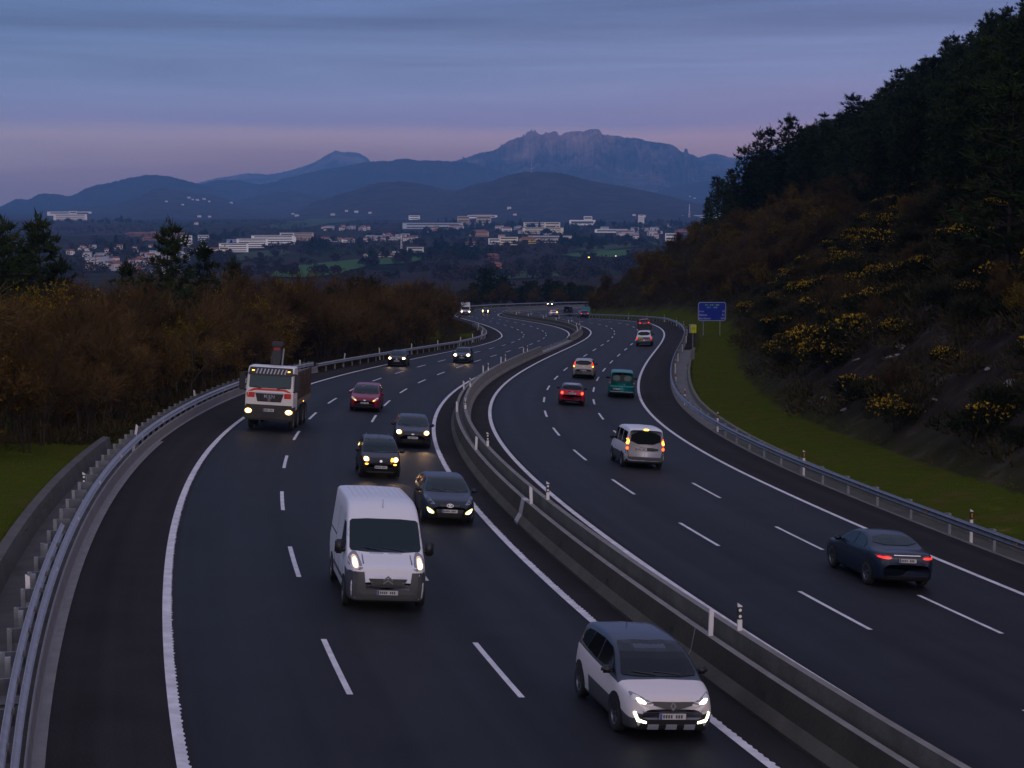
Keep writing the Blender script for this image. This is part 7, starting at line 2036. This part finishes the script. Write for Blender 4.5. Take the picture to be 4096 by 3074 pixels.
# ---- trees of the valley: low crowns of a few hundred leaf clumps, copied
def crown_proto(seed, m_, h, conifer=False):
    r = np.random.default_rng(seed); n = 420; e = empty('valley_tree', (0, 0, 0))
    d = r.normal(0, 1, (n, 3)); d /= np.linalg.norm(d, axis=1, keepdims=True); lob = r.normal(0, .28, (6, 3)); c = lob[r.integers(0, 6, n)] * np.array([1, 1, .6])
    P = (c + d * (r.uniform(.4, 1, (n, 1)) ** .5) * .42) * h * .62 + np.array([0, 0, h * .55])
    if conifer:
        t = r.uniform(.1, 1, n); a = r.uniform(0, 6.28, n); q = (1 - t) ** .8 * h * .24 * r.uniform(.5, 1.1, n); P = np.stack([np.cos(a) * q, np.sin(a) * q, t * h], 1)
    add_obj('trunk', np_mesh('trunk', *limb((0, 0, -1.5), (0, 0, h * .6), h * .03, h * .012, 5), M_BARK), e)
    add_obj('crown', np_mesh('crown', *leaves(P, r.uniform(.05, .10, n) * h, r), m_), e)
    return e
M_VDARK = leafmat('valley_evergreen', (.006, .012, .009), (.013, .022, .014), .02)
M_VBARE = leafmat('valley_bare_wood', (.019, .0135, .0135), (.032, .023, .022), .02)
vdark = Stand([crown_proto(201, M_VDARK, 10), crown_proto(202, M_VDARK, 10), crown_proto(203, M_VDARK, 11, True)])
vbare = Stand([crown_proto(211, M_VBARE, 10), crown_proto(212, M_VBARE, 10)])
for o_ in vbare.p: o_.name = 'bare_valley_tree'
def vput(st, u, v, sc, label, group):
    p = spot(u, v)
    if p is None: return
    i = int(rng.integers(len(st.p)))
    if st.used[i]: o = dup(st.p[i], p, float(rng.uniform(0, 6)), (sc * 1.25, sc * 1.25, sc))
    else: o = st.p[i]; st.used[i] = True; o.location = p; o.scale = (sc * 1.25, sc * 1.25, sc)
    tag(o, label, 'tree', group)
DARK_SPOTS = [(1020, 487, 60, 6, 22), (1085, 492, 100, 7, 34), (990, 505, 60, 8, 18), (930, 512, 70, 6, 14), (960, 545, 60, 14, 16), (1000, 555, 50, 12, 14), (1210, 506, 40, 8, 10), (1350, 495, 110, 8, 30), (1440, 490, 90, 8, 22), (1230, 530, 60, 8, 16), (1290, 525, 120, 10, 22), (880, 560, 60, 8, 10), (690, 540, 60, 10, 12), (460, 515, 60, 6, 10), (240, 480, 100, 6, 14), (340, 540, 150, 20, 20)]
for u0, v0, du, dv, n in DARK_SPOTS:
    for k in range(n): vput(vdark, u0 + rng.normal(0, du / 2), v0 + rng.normal(0, dv / 2), rng.uniform(.8, 1.6), 'dark evergreen tree in the valley', 'dark evergreen trees of the valley')
for k in range(285): 
    v = rng.uniform(500, 606); vput(vbare, rng.uniform(440, 1500), v, rng.uniform(.6, 1.25), 'bare brown tree in the valley', 'bare trees of the valley')
# the mass of far woodland
P = []; D = []; mi = []
for k in range(5200):
    v = 480 + 130 * rng.uniform() ** 1.3; u = rng.uniform(-60, 1640)
    n1 = float(vnoise(np.array([u / 60]), np.array([v / 10]), 91)[0])
    if n1 < -.03 or any((abs(u - a) < b_ and abs(v - c_) < e_) for a, b_, c_, e_ in ((745, 165, 580, 24), (1286, 80, 550, 9), (850, 75, 563, 9))): continue
    p = spot(u, v)
    if p is None or p.length < 1150: continue
    h = rng.uniform(5, 10); m_ = 16; d = rng.normal(0, 1, (m_, 3)); d /= np.linalg.norm(d, axis=1, keepdims=True)
    P.append(np.array(p) + np.array([0, 0, h * .5]) + d * rng.uniform(.4, 1, (m_, 1)) * h * np.array([.6, .6, .5])); mi.append(np.full(m_, int(rng.uniform() < .28)))
P = np.vstack(P); mi = np.concatenate(mi)
tag(add_obj('woodland', np_mesh('woodland', *leaves(P, rng.uniform(1.0, 2.2, len(P))), [M_VBARE, M_VDARK], mi=mi)), 'far brown woodland filling the valley', 'woodland', kind='stuff')
vdark.finish(); vbare.finish()
# ------------------------------------------------------------------ haze: the evening air between here and the mountains
hz = MB(); hz.box((0, 0, 225), (34400, 34400, 640))
hm = bpy.data.materials.new('evening_air'); hm.use_nodes = True
ht = hm.node_tree
for n in list(ht.nodes): ht.nodes.remove(n)
ho = ht.nodes.new('ShaderNodeOutputMaterial'); hv = ht.nodes.new('ShaderNodeVolumePrincipled')
hv.inputs['Color'].default_value = (.20, .46, 1.0, 1)
hv.inputs['Density'].default_value = HAZE
hv.inputs['Anisotropy'].default_value = -0.3
ht.links.new(hv.outputs[0], ho.inputs['Volume'])
tag(hz.build('haze', hm), 'pale blue evening haze filling the valley', 'haze', kind='stuff')
